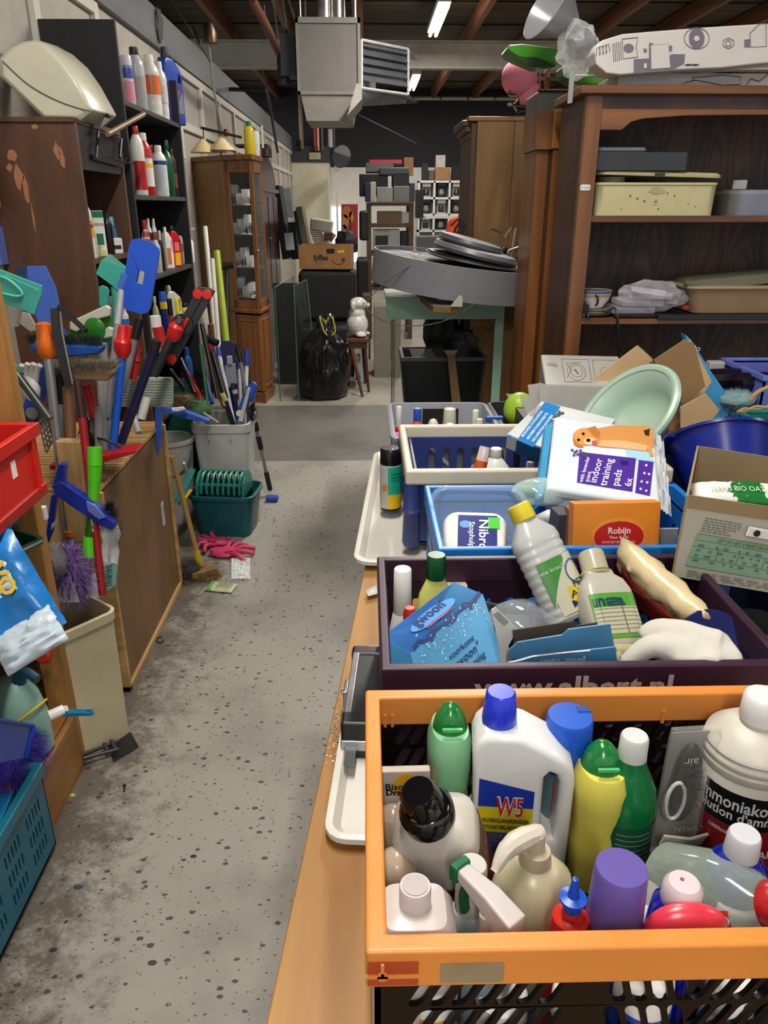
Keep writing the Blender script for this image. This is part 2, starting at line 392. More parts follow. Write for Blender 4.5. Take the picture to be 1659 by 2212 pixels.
# ================================================================ the room
def floor_mat(base,dark,speck,dirt):
    m,nt,b=_new('floor');v=_coords(nt)
    n=_n(nt,'ShaderNodeTexNoise');n.inputs['Scale'].default_value=1.6;n.inputs['Detail'].default_value=9;n.inputs['Roughness'].default_value=.62;nt.links.new(v,n.inputs[0])
    col=_ramp(nt,n.outputs[0],[(.3,hx(dark)),(.5,hx(base)),(.8,tuple(min(1,x*1.12)for x in hx(base)))])
    def over(col,mask,c):
        mx=_n(nt,'ShaderNodeMixRGB');nt.links.new(mask,mx.inputs[0]);nt.links.new(col,mx.inputs[1]);mx.inputs[2].default_value=(*hx(c),1);return mx.outputs[0]
    for sc,th,st in((62,.22,1.0),(30,.12,1.0),(130,.22,.8)):
        sv=_coords(nt,(sc,sc*1.5,sc));nn=_n(nt,'ShaderNodeTexNoise');nn.inputs['Scale'].default_value=2.6;nn.inputs['Detail'].default_value=3;nt.links.new(sv,nn.inputs[0])
        mxv=_n(nt,'ShaderNodeMixRGB');mxv.inputs[0].default_value=.4;nt.links.new(sv,mxv.inputs[1]);nt.links.new(nn.outputs[1],mxv.inputs[2])
        vo=_n(nt,'ShaderNodeTexVoronoi');vo.inputs['Scale'].default_value=1;nt.links.new(mxv.outputs[0],vo.inputs['Vector'])
        sep=_n(nt,'ShaderNodeSeparateColor');nt.links.new(vo.outputs['Color'],sep.inputs[0])
        pick=_n(nt,'ShaderNodeMath',operation='GREATER_THAN');pick.inputs[1].default_value=.62;nt.links.new(sep.outputs[0],pick.inputs[0])
        szr=_n(nt,'ShaderNodeMath',operation='MULTIPLY');szr.inputs[1].default_value=th*speck*1.6;nt.links.new(sep.outputs[1],szr.inputs[0])
        lt=_n(nt,'ShaderNodeMath',operation='LESS_THAN');nt.links.new(vo.outputs['Distance'],lt.inputs[0]);nt.links.new(szr.outputs[0],lt.inputs[1])
        mu=_n(nt,'ShaderNodeMath',operation='MULTIPLY');nt.links.new(pick.outputs[0],mu.inputs[0]);nt.links.new(lt.outputs[0],mu.inputs[1])
        mu2=_n(nt,'ShaderNodeMath',operation='MULTIPLY');nt.links.new(mu.outputs[0],mu2.inputs[0]);mu2.inputs[1].default_value=st*.9
        col=over(col,mu2.outputs[0],'2a2724')
    if dirt:
        # brown dirt, thickest beside the rack on the left
        n3=_n(nt,'ShaderNodeTexNoise');n3.inputs['Scale'].default_value=9;n3.inputs['Detail'].default_value=14;n3.inputs['Roughness'].default_value=.86;nt.links.new(v,n3.inputs[0])
        sx=_n(nt,'ShaderNodeSeparateXYZ');nt.links.new(v,sx.inputs[0])
        mr=_n(nt,'ShaderNodeMapRange');mr.inputs[1].default_value=-.86;mr.inputs[2].default_value=-.42;mr.inputs[3].default_value=.22;mr.inputs[4].default_value=-.1;nt.links.new(sx.outputs[0],mr.inputs[0])
        mr2=_n(nt,'ShaderNodeMapRange');mr2.inputs[1].default_value=3.2;mr2.inputs[2].default_value=4.2;mr2.inputs[3].default_value=0;mr2.inputs[4].default_value=-.12;nt.links.new(sx.outputs[1],mr2.inputs[0])
        ad=_n(nt,'ShaderNodeMath',operation='ADD');nt.links.new(n3.outputs[0],ad.inputs[0]);nt.links.new(mr.outputs[0],ad.inputs[1])
        ad2=_n(nt,'ShaderNodeMath',operation='ADD');nt.links.new(ad.outputs[0],ad2.inputs[0]);nt.links.new(mr2.outputs[0],ad2.inputs[1])
        mk=_ramp(nt,ad2.outputs[0],[(.54,(0,0,0)),(.7,(.8,.8,.8))]);col=over(col,mk,'33261a')
    nt.links.new(col,b.inputs['Base Color']);b.inputs['Roughness'].default_value=.55
    _bump(nt,b,n.outputs[0],.25,.01);return m
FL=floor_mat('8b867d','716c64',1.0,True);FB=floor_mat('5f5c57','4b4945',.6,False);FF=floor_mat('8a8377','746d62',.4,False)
def fl(y0,y1,x0=-7,x1=11):return quad((x0,y0,0),(x1,y0,0),(x1,y1,0),(x0,y1,0))
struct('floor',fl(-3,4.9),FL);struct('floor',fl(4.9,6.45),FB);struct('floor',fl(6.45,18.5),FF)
WX=-1.45
wall=pl('a9a298',.7,var=.05,dirt=.12,bump=.1,bs=8)
struct('wall_left',box(WX-.1,WX,-.2,18,0,2.86),wall)
struct('trim_1',box(WX,WX+.035,-.2,18,2.62,2.86),pl('6a6c70',.55,var=.06),bevel=.004)
# framed white panels along the wall, under the dark band
fm=pl('c6c1b4',.5,var=.04)
g=G()
for y in[3.9,4.75,6.6,7.5,8.4,9.3,10.2,11.1,12,12.9,13.8,14.7,15.6,16.5]:g.add(box(WX,WX+.03,y-.035,y+.035,2.06 if y<6 else 1.95,2.61))
for y0,y1 in((3.9,4.75),(6.6,16.5)):
    for z in(2.58,2.2):g.add(box(WX,WX+.028,y0,y1,z-.03,z+.03))
struct('trim_2',g,fm,bevel=.004)
struct('wall_back',box(-7,10,17.3,17.5,2.37,4.0),pl('2b2b2e',.75,var=.08,bump=.2,bs=14))
struct('wall_back',box(-7,10,17.3,17.5,0,2.37),pl('e2dfd8',.6,var=.03))
struct('wall_right',box(10,10.2,-.2,17.5,0,4),pl('8f8b84',.7))
struct('wall_side',box(-1.45,-.72,16.3,17.3,0,2.42),pl('d8d0b8',.6,var=.03),bevel=.01)
struct('trim_3',box(-1.47,-.70,16.26,17.3,2.42,2.7),pl('404144',.6))
struct('ceiling',box(-7,10,-3,17.5,3.82,3.9),wood('3a3027','5d5344','x',14,.9,.05,.3))
g=G()
for i in range(16):g.add(box(-7,10,-.5+i*1.2,-.49+i*1.2,3.805,3.82))
struct('trim_4',g,pl('241c15',.8))
jm=wood('4f2d17','7c4a26','y',16,.7)
JL=dict(zip([-6,-5.1,-4.2,-3.3,-2.5,-1.75,-.95,-.1,.75+.62,2.2,3.0,3.85,4.7,5.6,6.5,7.4,8.3],['farthest left in the dark bay','deep in the dark left bay','beyond the left wall','well left of the wall lamp','running left of the wall lamp','just beyond the left wall top','between the wall lamp and the heater','behind the heater flues','first one right of the bright tube','second one right of the bright tube','third one right of the bright tube','above the grey cone shade','above the printed white sheet','right of the printed white sheet, nearest','toward the right edge of the ceiling','near the right wall','farthest right of all']))
for x in[-6,-5.1,-4.2,-3.3,-2.5,-1.75,-.95,-.1,.75+.62,2.2,3.0,3.85,4.7,5.6,6.5,7.4,8.3]:single('ceiling_joist','brown timber ceiling joist %s'%('left of the aisle, number unseen in the gloom' if 0 else JL[x]),'joist',box(x-.035,x+.035,-.4,17.3,3.62,3.805),jm,group='timber joists under the ceiling',bevel=.003)
bm_=pl('a8a294',.6,var=.06,dirt=.15)
g=G(box(-7,10,11.5,11.52,3.3,3.62));g.add(box(-7,10,11.42,11.6,3.6,3.62));g.add(box(-7,10,11.42,11.6,3.3,3.315))
struct('trim_5',g,bm_)
# pipe with clamps along the top of the back wall
t=thing('ceiling_pipe','pale pipe with clamps running along the top of the dark far wall','pipe',(0,17.1,3.6))
part(t,'pipe',tube([(-.2,17.1,3.62),(9,17.1,3.62)],.035),pl('b9b2a6',.5),world=True)
for i in range(14):part(t,'clamp',tube([(.4+.55*i,17.1,3.62),(.44+.55*i,17.1,3.62)],.05),pl('6b6762',.5,.6),world=True)
# fluorescent battens
lab=['fluorescent ceiling tube behind the place the photo is taken from','fluorescent ceiling tube above the table, out of view','fluorescent ceiling tube over the end of the table, out of view','bright fluorescent tube high on the ceiling at the top of the view','fluorescent tube seen beside the heater louvre, under the white beam','fluorescent tube in the dark bay left of the aisle','fluorescent ceiling tube over the right part of the hall','fluorescent ceiling tube right of the bright aisle tube','fluorescent tube far right near the dark back wall']
proto=None
for i,(x,y)in enumerate(TUBE_SPOTS):
    L=1.5 if x>.5 and x<1 else 1.5
    t=thing('ceiling_lamp',lab[i],'lamp',(x,y,TUBE_Z),group='fluorescent ceiling lamps')
    part(t,'housing',box(-.07,.07,-L/2,L/2,.03,.09),pl('d8d8d2',.4),bevel=.006)
    part(t,'tube',G(tube([(-.035,-L/2+.03,0),(-.035,L/2-.03,0)],.02),tube([(.035,-L/2+.03,0),(.035,L/2-.03,0)],.02)),pl('fff6e0',.4,var=0,emit=14))
    l=bpy.data.lights.new('tube_light','AREA');l.shape='RECTANGLE';l.size=.16;l.size_y=L;l.energy=TUBE_W*(1.08 if i<2 else 1.9 if i==2 else 1);l.color=(1,.955,.88)
    lo=bpy.data.objects.new('tube_light',l);COL.objects.link(lo);lo.parent=t;lo.location=(0,0,-.03)
# heater hung from the ceiling
hm=pl('6f6b66',.55,.25,var=.05,dirt=.1)
t=thing('ceiling_heater','grey metal warm air heater hanging from the ceiling over the aisle','heater',(-.29,7,2.27))
P1,P2=atY(640,34,7),atY(773,205,7)
x0,x1,z1,z0=P1.x,P2.x+.015,P1.z-.01,P2.z
part(t,'casing',box(x0,x1,7,7.75,z0,z1),hm,bevel=.006,world=True)
part(t,'edge_strip',G(box(x0-.01,x1+.01,6.985,7,z1-.04,z1),box(x0-.01,x1+.01,6.985,7,z0,z0+.025),box(x0-.01,x0+.012,6.985,7,z0,z1),box(x1-.012,x1+.01,6.985,7,z0,z1)),pl('7d7973',.5,.3),world=True)
part(t,'lower_hood',box(x0+.05,x1-.06,7.03,7.6,z0-.19,z0,1.2,1.1),pl('8f8a84',.5,.3),bevel=.004,world=True)
part(t,'side_plate',slab((x1-.02,6.99,z0),(x1-.09,6.99,z0-.21),(x1+.02,6.99,z0-.1),(x1+.02,6.99,z0),.6),pl('9a958e',.5,.3),world=True)
for fx in(694,722):
    q=atY(fx+8,30,7.3);part(t,'flue_pipe',tube([(q.x,7.3,z1-.05),(q.x,7.3,3.8)],.058,16),pl('b8b5b0',.25,.9),world=True)
a,b_,c,d=[atY(*p[:2],p[2])for p in((781,86,7.0),(882,106,7.5),(882,204,7.5),(781,190,7.0))]
fwd=V((.12,.55,0))
duct=G();duct.add(([a,b_,c,d,a+fwd,b_+fwd,c+fwd,d+fwd],[(0,1,5,4),(2,3,7,6),(3,0,4,7)]))
dl=V((-.08,0,-.1));duct.add(([d,c,c+fwd,d+V((0,.1,-.12))],[(0,1,2,3)]))
part(t,'outlet_duct',duct,pl('8a8f96',.4,.5),world=True,solid=.006)
fg=G()
for p,q in((a,b_),(b_,c),(c,d),(d,a)):fg.add(tube([p,q],.01,4))
part(t,'outlet_frame',fg,pl('e8e6e2',.4,.2),world=True)
for i in range(5):
    k=(i+.7)/5.6;p,q=a.lerp(d,k),b_.lerp(c,k);w=V((.02,.1,.07));part(t,'louvre_blade',slab(p,q,q+w,p+w,.004),pl('6c6f74',.4,.5),world=True)
part(t,'gas_valve',G(cbox((x0-.09,7.2,z0+.3),(.12,.2,.3)),tube(spl([(x0-.1,7.2,z0+.45),(x0-.12,7.2,z0+.8),(x0-.02,7.2,z1)]),.012),tube([(x0-.14,7.2,z0+.1),(x0-.14,7.2,z0+.3)],.05)),pl('28282a',.5),world=True)
for x in(x0+.03,x1-.03):
    for y in(7.05,7.65):part(t,'hanging_rod',tube([(x,y,z1),(x,y,3.82)],.006),pl('c9c9c4',.3,.9),world=True)
# pipes and struts in the dark bay left of the heater
pm=pl('6b4636',.5,.3)
single('ceiling_pipe','rust brown pipe sloping down beside the hanging heater','pipe',tube(spl([atY(545,0,6.2),atY(575,55,6.4),atY(595,100,6.9),atY(612,132,7.6)]),.03),pm)
single('roof_post','brown timber upright hanging from the roof right of the heater flues','post',box(-.03,.03,8,8.08,3.0,3.8),jm).location.x+=atY(777,40,8).x
for px,py0,py1,c,r,lb in((652,236,322,'7c6a58',.045,'dull brown vertical pipe in the dark far corner'),(681,262,325,'8c2f25',.03,'red vertical pipe on the dark far wall'),(688,258,325,'d0a088',.022,'pale copper vertical pipe beside the red one'),(697,265,325,'5c5753',.02,'thin grey vertical pipe beside the copper one'),(722,265,325,'38383a',.03,'black vertical pipe right of the white canister')):
    A,B=atY(px,py1,16.2),atY(px,py0-60,16.2);single('wall_pipe',lb,'pipe',tube([A,(A.x,A.y,3.8)],r),pl(c,.45,.3))
q=atY(713,322,16);single('white_canister','small white cylinder standing on the dark ledge in the far corner','canister',cyl(.07,2.7,3.02,.06),pl('d9d6cf',.4),loc=(0,0,2.7)).matrix_world=T(q.x,16.6,2.7)
q=atY(680,337,16.24);t=thing('ceiling_vent','small cream vent plate on the dark ledge at the far end','vent',(q.x,16.25,q.z));part(t,'frame',box(-.11,.11,-.02,0,-.06,.06),pl('c9bfa0',.5),bevel=.004);part(t,'grille',G(*[box(-.08,.08,-.026,-.019,z-.006,z+.006)for z in(-.03,0,.03)]),pl('9c947c',.5))
for i,(p,q,y1,y2)in enumerate((((575,195),(300+90,190),9,9),((415,60),(430,95),10,10),((570,150),(600,330),12,12),((620,240),(520,243),13,13))):
    single('roof_strut',('black steel rod crossing the dark roof bay','short dark brace below the roof at left','thin steel rod dropping through the dark roof bay','long black pipe level with the heater base')[i],'strut',tube([atY(*p,y1),atY(*q,y2)],.02),pl('262422',.5))
for i,(p,q,y)in enumerate((((370,0),(455,135),5.2),((590,0),(603,95),9),((571,10),(574,60),8))):
    single('hanging_cable',('black cord sagging from the roof to the wall lamp','bright thin rod hanging left of the heater','pale thin rod hanging under the roof at left')[i],'cable',tube([atY(*p,y),atY(*q,y)],.004,6),pl('1a1a1a' if i==0 else 'b9b7b0',.4))
single('hanging_cable','thin wire crossing the dark far wall below the heater','cable',tube(spl([atY(775,248,16),atY(830,275,16),atY(900,310,16.5)]),.008,5),pl('6b6b6b',.5))
# ================================================================ builders for boxes, tubs and crates
def loft(Ls,c0=True,c1=True):
    v,f=[],[];n=len(Ls[0][0])
    for P,z in Ls:v+=[(p[0],p[1],z)if len(p)==2 else(p[0],p[1],p[2])for p in P]
    for j in range(len(Ls)-1):
        for i in range(n):
            k=(i+1)%n;f.append((j*n+i,j*n+k,(j+1)*n+k,(j+1)*n+i))
    if c0:f.append(tuple(range(n))[::-1])
    if c1:f.append(tuple((len(Ls)-1)*n+i for i in range(n)))
    return v,f
def rr_(w,d,r,o=0,n=4):return rrect(-w/2-o,w/2+o,-d/2-o,d/2+o,max(.002,r+o),n)
def tubshape(w,d,h,r=.04,taper=.8,lip=.012,th=.004,liph=.012,n=4):
    """open tapered tub, base at z=0, size at the rim"""
    def L(k,o,z):return[(p[0]*k,p[1]*k)for p in rr_(w,d,r,o,n)],z
    return loft([L(taper,0,0),L(1,0,h-liph),L(1,lip,h-liph),L(1,lip+.001,h-.002),L(1,lip-.002,h),L(1,-th,h),L(taper,-th,th)])
def ringbox(x0,x1,y0,y1,z0,z1,w):
    v,f=shape([(x0,y0),(x1,y0),(x1,y1),(x0,y1)],[[(x0+w,y0+w),(x1-w,y0+w),(x1-w,y1-w),(x0+w,y1-w)]],z1-z0)
    return[(p[0],p[1],p[2]+(z0+z1)/2)for p in v],f
def crate(name,label,x0,x1,y0,y1,z0,z1,wm,rm,rw=.02,rh=.06,holes_f=None,holes_s=None,th=.006,rot=0,group=None,cat='crate',bev=.004,inset=.008):
    cx,cy=(x0+x1)/2,(y0+y1)/2;M=T(cx,cy,z0)@RZ(rot)
    t=thing(name,label,cat,M=M,group=group);w,d,h=x1-x0,y1-y0,z1-z0;q=inset
    part(t,'rim',ringbox(-w/2,w/2,-d/2,d/2,h-rh,h,rw),rm,bevel=bev)
    hb=h-rh+.01
    for k,(L,off,a)in enumerate(((w-2*q,-d/2+q,0),(w-2*q,d/2-q-th,0),(d-2*q,-w/2+q+th,90),(d-2*q,w/2-q,90))):
        hf=holes_f if k<2 else holes_s
        v,f=shape([(-L/2,0),(L/2,0),(L/2,hb),(-L/2,hb)],hf(L,hb)if hf else[],th)
        m=T(0,off+th/2,0)@RX(90)if a==0 else T(off-th/2,0,0)@RZ(90)@RX(90)
        part(t,'side_panel',G().add((v,f),m),wm,bevel=.0012 if hf else 0)
    part(t,'base',box(-w/2+q,w/2-q,-d/2+q,d/2-q,0,.006),wm)
    return t
def stick(name,label,cat,p,q,y0,y1,r,m,r1=None,group=None,nm='pole'):
    a,b=atY(*p,y0),atY(*q,y1);t=thing(name,label,cat,loc=b,group=group)
    part(t,nm,tube([a,b],[r,r1 or r],12),m,world=True);return t
def seg(t,nm,p,q,y0,y1,r,m,r1=None,**k):part(t,nm,tube([atY(*p,y0),atY(*q,y1)],[r,r1 or r],14),m,world=True,**k)
def poly3(pts,y,th,dy=0):
    """outline given where it is seen, standing at depth y (dy: how much further the right side is per metre), with a real thickness"""
    P=[]
    for px,py in pts:
        r=_ray(px,py);k=y/(r.y-dy*r.x);P.append(C0+r*k)
    n=len(P);b=[p+V((0,th,0))for p in P]
    return P+b,[tuple(range(n)),tuple(range(n,2*n))[::-1]]+[(i,n+i,n+(i+1)%n,(i+1)%n)for i in range(n)]
# ================================================================ left side: shelving
brn=wood('3d2413','5a3a22','z',9,.55,.3,.08);brn_in=pl('3a2012',.7,var=.1)
blk=pl('17171a',.6,var=.1,dirt=.08);blk_edge=pl('2c2a28',.6)
BX=-1.09
t=thing('bookcase','tall brown bookcase end with peeling paint beside the black shelving','bookcase',(WX,3.2,0))
bt=1.895
part(t,'side_panel',box(WX,BX,3.2,3.225,0,bt),brn,world=True,bevel=.002)
part(t,'side_panel',box(WX,BX,3.75,3.775,0,bt),brn,world=True)
part(t,'back_panel',box(WX,WX+.012,3.22,3.76,0,bt),brn_in,world=True)
part(t,'top_board',box(WX,BX,3.19,3.78,bt,bt+.018),brn,world=True,bevel=.002)
part(t,'header_board',box(BX-.02,BX-.005,3.225,3.75,bt-.16,bt),pl('1d1a1c',.3,var=.2,bump=.3,bs=30),world=True)
for z in(1.405,.96,.5):part(t,'shelf_board',box(WX,BX-.01,3.225,3.75,z-.02,z),brn,world=True)
rd=random.Random(3)
g=G()
for cx,cz,rx,rz in((-1.17,1.80,.012,.03),(-1.155,1.77,.01,.04),(-1.34,1.78,.02,.02),(-1.33,1.71,.018,.045),(-1.31,1.66,.012,.05),(-1.30,1.56,.004,.06),(-1.24,1.88,.015,.01),(-1.36,1.74,.012,.016)):
    o=[(cx+rx*cos(a)*rd.uniform(.6,1.2),3.1992,cz+rz*sin(a)*rd.uniform(.6,1.2))for a in[2*pi*i/11 for i in range(11)]];part(t,'peeled_paint',(o,[tuple(range(11))]),pl('9a6a48',.8),world=True)
# black shelving bay
t=thing('shelving_unit','tall black open shelving full of cleaning bottles against the left wall','shelf',(WX,3.9,0))
part(t,'side_panel',box(WX,BX,3.88,3.905,0,2.36),blk,world=True,bevel=.002)
part(t,'side_panel',box(WX,BX,5.0,5.03,0,2.28),blk,world=True,bevel=.002)
part(t,'back_panel',box(WX,WX+.01,3.9,5.0,0,2.05),pl('0e0e10',.8),world=True)
SZ=[2.055,1.655,1.27,.93,.55]
for z in SZ:part(t,'shelf_board',box(WX+.01,BX-.004,3.905,5.0,z-.022,z),pl('35322f',.6,var=.15,dirt=.3),world=True,bevel=.002)
def onshelf(a,b,top,x,zs):
    x=BX-.035+(x+1.12)*.35
    m=atX((a+b)/2,top,x);return V((x,m.y,zs)),V((x,m.y,m.z)),(b-a)/F*(m-C0).dot(_f)*.96
WHT,OFF,CLR=pl('dcdad4',.35),pl('cbc6ba',.4),pl('a8a8a6',.25,trans=.35,rough=.2)if 0 else pl('a9a9a8',.22,var=.03)
RED,GRN,BLU,YEL,BLK=pl('b3201c',.3),pl('12683a',.3),pl('1740a8',.3),pl('e2c414',.35),pl('141416',.35)
c_=lambda h,r=.35:pl(h,r)
SG='cleaning bottles on the black shelving'
top=[ # x0 x1 top xplane body cap kind labels label-colour
 (257,283,120,-1.18,'c9c9cc','c9c9cc','can',[('3a50a0',.55,.8),('d98a96',.1,.5)],'white plastic bottle with blue and pink label at the near end of the top shelf',SZ[0]),
 (268,307,102,-1.22,'a6a6a8','141416','tall',[('98928e',.2,.55)],'frosted clear bottle with black cap on the top shelf',SZ[0]),
 (300,340,118,-1.16,'c9c5be','dcd8d0','tall',[('c9622a',.35,.66)],'ridged white bottle with orange label on the top shelf',SZ[0]),
 (326,356,133,-1.2,'c4c0b8','d6d2ca','tall',[('b8b4ac',.3,.6)],'plain ridged white bottle next to the blue jug',SZ[0]),
 (275,305,272,-1.14,'d8d4ce','a01c22','tall',[('b3201c',.08,.5)],'white bottle with dark red cap and red label on the second shelf',SZ[1]),
 (290,323,287,-1.16,'b02622','dcdad4','tall',[('d9d0c8',.15,.6),('e0b020',.45,.52)],'red bottle with white cap and white and yellow label',SZ[1]),
 (318,333,313,-1.24,'cfcac2','b3201c','round',[],'slim white bottle with red cap behind the white one',SZ[1]),
 (323,356,314,-1.14,'d9d8d3','dedcd8','tall',[('b9bcc4',.12,.6),('24427c',.62,.7)],'white bottle with navy and grey printed label',SZ[1]),
 (343,370,303,-1.2,'12562f','0d3a20','round',[],'dark green bottle without label on the second shelf',SZ[1]),
 (360,377,322,-1.13,'3c1714','2a0f0e','tall',[('6a3a30',.2,.5)],'narrow dark brown bottle next to the green one',SZ[1]),
 (358,386,300,-1.24,'d2d2b0','0f4a26','cone',[],'pale yellow bottle with dark green cap at the end of the second shelf',SZ[1]),
 (300,320,475,-1.13,'c8c4c0','b3201c','round',[('b3201c',.3,.8)],'small bottle with red top at the near end of the third shelf',SZ[2]),
 (312,325,472,-1.2,'d4d2cc','d4d2cc','tall',[('136040',.6,.75)],'first white bottle with green band on the third shelf',SZ[2]),
 (324,336,472,-1.2,'d4d2cc','d4d2cc','tall',[('136040',.6,.75)],'second white bottle with green band, nearer the jugs',SZ[2]),
 (322,343,503,-1.12,'bdb9ac','a01c22','round',[('a8a496',.2,.6)],'cloudy small bottle with red cap on the third shelf',SZ[2]),
 (337,350,498,-1.15,'1c1a1c','b8b4b0','cone',[],'slim black bottle with clear cap on the third shelf',SZ[2]),
 (375,400,482,-1.2,'d4d2cc','dcdad4','round',[('7a8a70',.3,.5)],'white squat bottle behind the red jug',SZ[2]),
]
def shelfbottle(r,cat='bottle',group=SG):
    a,b,tp,x,body,cap,kind,labs,lb,z=r;A,B,w=onshelf(a,b,tp,x,z)
    return bottle('cleaning_bottle',lb,cat,A,B,w,pl(body,.32),pl(cap,.35),kind,labs=[(-120,40,l[1],l[2],l[0])for l in labs],ridges=4 if 'ridged' in lb else 0,group=group,seg=20)
for r in top:shelfbottle(r)
# jugs with a handle: flat shape with a real hole
def jug(name,label,M,w,h,d,body,cap,capw,labs=(),hole=None,capx=-.2,outline=None,cat='bottle',group=None,bev=.08,capseg=(.86,1.0),caph=None):
    t=thing(name,label,cat,M=M,group=group)
    o=outline or[(-.5,0),(.5,0),(.5,.6),(.42,.72),(.1,.84),(-.02,.87),(-.38,.87),(-.48,.8),(-.5,.7)]
    o=[(x*w,z*h)for x,z in o]
    hs=[[(x*w,z*h)for x,z in(hole or slot(.3,.5,.13,.3,0))]]
    v,f=shape(o,hs,d*.999,min(d*.2,w*bev));part(t,'body',G().add((v,f),RX(90)),body,smooth=45)
    cw=capw*w;part(t,'cap',lathe([(cw*.5,capseg[0]*h),(cw*.52,capseg[0]*h+.01),(cw*.44,capseg[1]*h-.003),(cw*.38,capseg[1]*h)],24,cx=capx*w),cap)
    for(x0,x1,z0,z1,c)in labs:part(t,'label',quad((x0*w,-d/2-.0006,z0*h),(x1*w,-d/2-.0006,z0*h),(x1*w,-d/2-.0006,z1*h),(x0*w,-d/2-.0006,z1*h)),pl(c,.35))
    return t
for a,b,tp,x,lb,body,cap,z,labs in((330,392,104,-1.15,'big dark blue jug with black cap and label on the top shelf','1a3c94','141416',SZ[0],[(-.42,.42,.08,.55,'3a2f7c'),(-.2,.4,.15,.45,'c9c9da')]),
        (345,371,490,-1.16,'white jug with handle on the third shelf','d8d4cc','d8d4cc',SZ[2],[(-.4,.1,.1,.5,'c46a3a')]),
        (357,389,487,-1.12,'red jug with black cap and yellow label on the third shelf','b81a1e','1a1a1a',SZ[2],[(-.3,.3,.05,.35,'e0a81c'),(-.25,.25,.4,.6,'d46a60')]),
        (343,392,616,-1.18,'cloudy white jerrycan with a top handle on the lower shelf','b9b8a8','b9b8a8',SZ[3],[])):
    A,B,w=onshelf(a,b,tp,x,z);jug('cleaning_jug',lb,MX.Translation(A)@RZ(62),w*.95,B.z-A.z,w*.42,pl(body,.3),pl(cap,.35),.3,labs,group=SG)
A,B,w=onshelf(393,415,492,-1.12,SZ[2])
t=bottle('pump_bottle','slim white pump bottle at the far end of the third shelf','bottle',A,A+(B-A)*.8,w,WHT,pl('c9a870',.4),'tall')
part(t,'pump_head',G(cyl(.006,(B-A).length*.8,(B-A).length*.97),box(-.008,.045,-.008,.008,(B-A).length*.95,(B-A).length)),WHT)
# brown bookcase contents
BG='bottles inside the brown bookcase'
for r in[(163,192,425,-1.13,'d6d2cc','dcdad4','tall',[('d8961c',.35,.62),('b52a1c',.5,.56)],'ridged white bottle with yellow and red label in the brown bookcase',1.405),
          (192,207,500,-1.12,'b0aeaa','a8a6a0','can',[],'frosted clear tube standing by the white bottle in the bookcase',1.405),
          (218,239,462,-1.17,'2a1210','1a1a1c','tall',[('0f0f10',.4,.75)],'dark bottle with tall black cap in the brown bookcase',1.405),
          (228,250,468,-1.22,'2f6a86','6aa6bc','cone',[],'blue glass bottle at the back of the brown bookcase',1.405),
          (208,227,530,-1.12,'b8b070','c8c8b4','squat',[],'small pale yellow perfume bottle on the bookcase shelf',1.405),
          (216,228,468,-1.26,'c89a20','2f56b0','round',[],'little bottle with yellow top behind the green box',1.405)]:shelfbottle(r,group=BG)
A,B,w=onshelf(194,219,455,-1.16,1.405)
t=thing('spray_packet','white and green spray can box in the brown bookcase','box',M=MX.Translation(A)@RZ(30));h=(B-A).z
part(t,'carton',box(-w/2,w/2,-.02,.02,0,h),WHT,bevel=.002);part(t,'label',G(box(-w/2,w/2,-.0208,-.02,h*.85,h*.99),box(-w*.3,w*.3,-.0208,-.02,h*.25,h*.5)),GRN);letters(t,'DESPURE',(0,-.021,h*.7),(1,0,0),(0,0,1),.012,BLK,maxw=w*.9)
A,B,w=onshelf(235,262,514,-1.11,1.405)
t=thing('small_timer','small white plastic gadget with dark display in the bookcase','gadget',M=MX.Translation(A)@RZ(30));h=(B-A).z
part(t,'case',box(-w/2,w/2,-.015,.015,0,h),WHT,bevel=.006);part(t,'display',box(-w*.36,w*.36,-.0162,-.015,h*.3,h*.55),BLK)
# lower items of the black shelving
for r in[(340,358,630,-1.12,'1c2668','2458b8','can',[('d8b01c',.62,.78)],'dark blue spray can with yellow band and blue top on the lower shelf',SZ[3]),
          (357,371,645,-1.13,'18181c','18181c','can',[('b8322a',.2,.5)],'black spray can with red label on the lower shelf',SZ[3]),
          (371,385,642,-1.12,'d8c820','e0d018','can',[('b8b0a0',.2,.5)],'yellow topped can next to the black spray can',SZ[3]),
          (385,412,655,-1.15,'d8c018','1a1a1a','squat',[],'squat bright yellow bottle on the lower shelf',SZ[3]),
          (325,340,640,-1.15,'a8a880','b8b890','round',[],'pale olive bottle beside the spray cans',SZ[3]),
          (392,412,750,-1.13,'1c4a8c','1c4a8c','squat',[],'round blue tub on the bottom shelf of the black unit',SZ[4])]:shelfbottle(r)
# cream appliance cover lying on the bookcase
Fp=[(0,125),(20,105),(50,90),(75,87),(100,97),(130,125),(165,170),(190,210),(203,238),(172,262),(100,261),(0,165)]
Bp=[(22,112),(45,95),(65,90),(88,88),(122,99),(157,118),(190,148),(218,188),(252,250),(222,277),(130,264),(25,172)]
cr=pl('c8c4ae',.28,var=.02,coat=.3)
t=thing('appliance_cover','large cream plastic shell lying on top of the brown bookcase','appliance cover',atY(120,262,3.3))
a=[atY(*p,3.26)for p in Fp];b=[atY(*p,3.56)for p in Bp]
ctr=sum(a,V())/12;a0=[ctr+(p-ctr)*.9+V((0,-.015,0))for p in a];ctr2=sum(b,V())/12;b1=[ctr2+(p-ctr2)*.93+V((0,.02,0))for p in b]
part(t,'shell',loft([(a0,0),(a,0),(b,0),(b1,0)]),cr,world=True,smooth=50,bevel=.006)
part(t,'seam',tube(spl([atY(x,y,3.243)for x,y in((5,132),(60,182),(120,216),(170,234),(196,240))]),.0022,6),pl('4a483e',.5),world=True)
q=[atY(*p,3.44)for p in((196,240),(212,228),(238,252),(232,256))];part(t,'dark_slot',slab(*[p+V((.004,-.012,0))for p in q],.012),BLK,world=True)
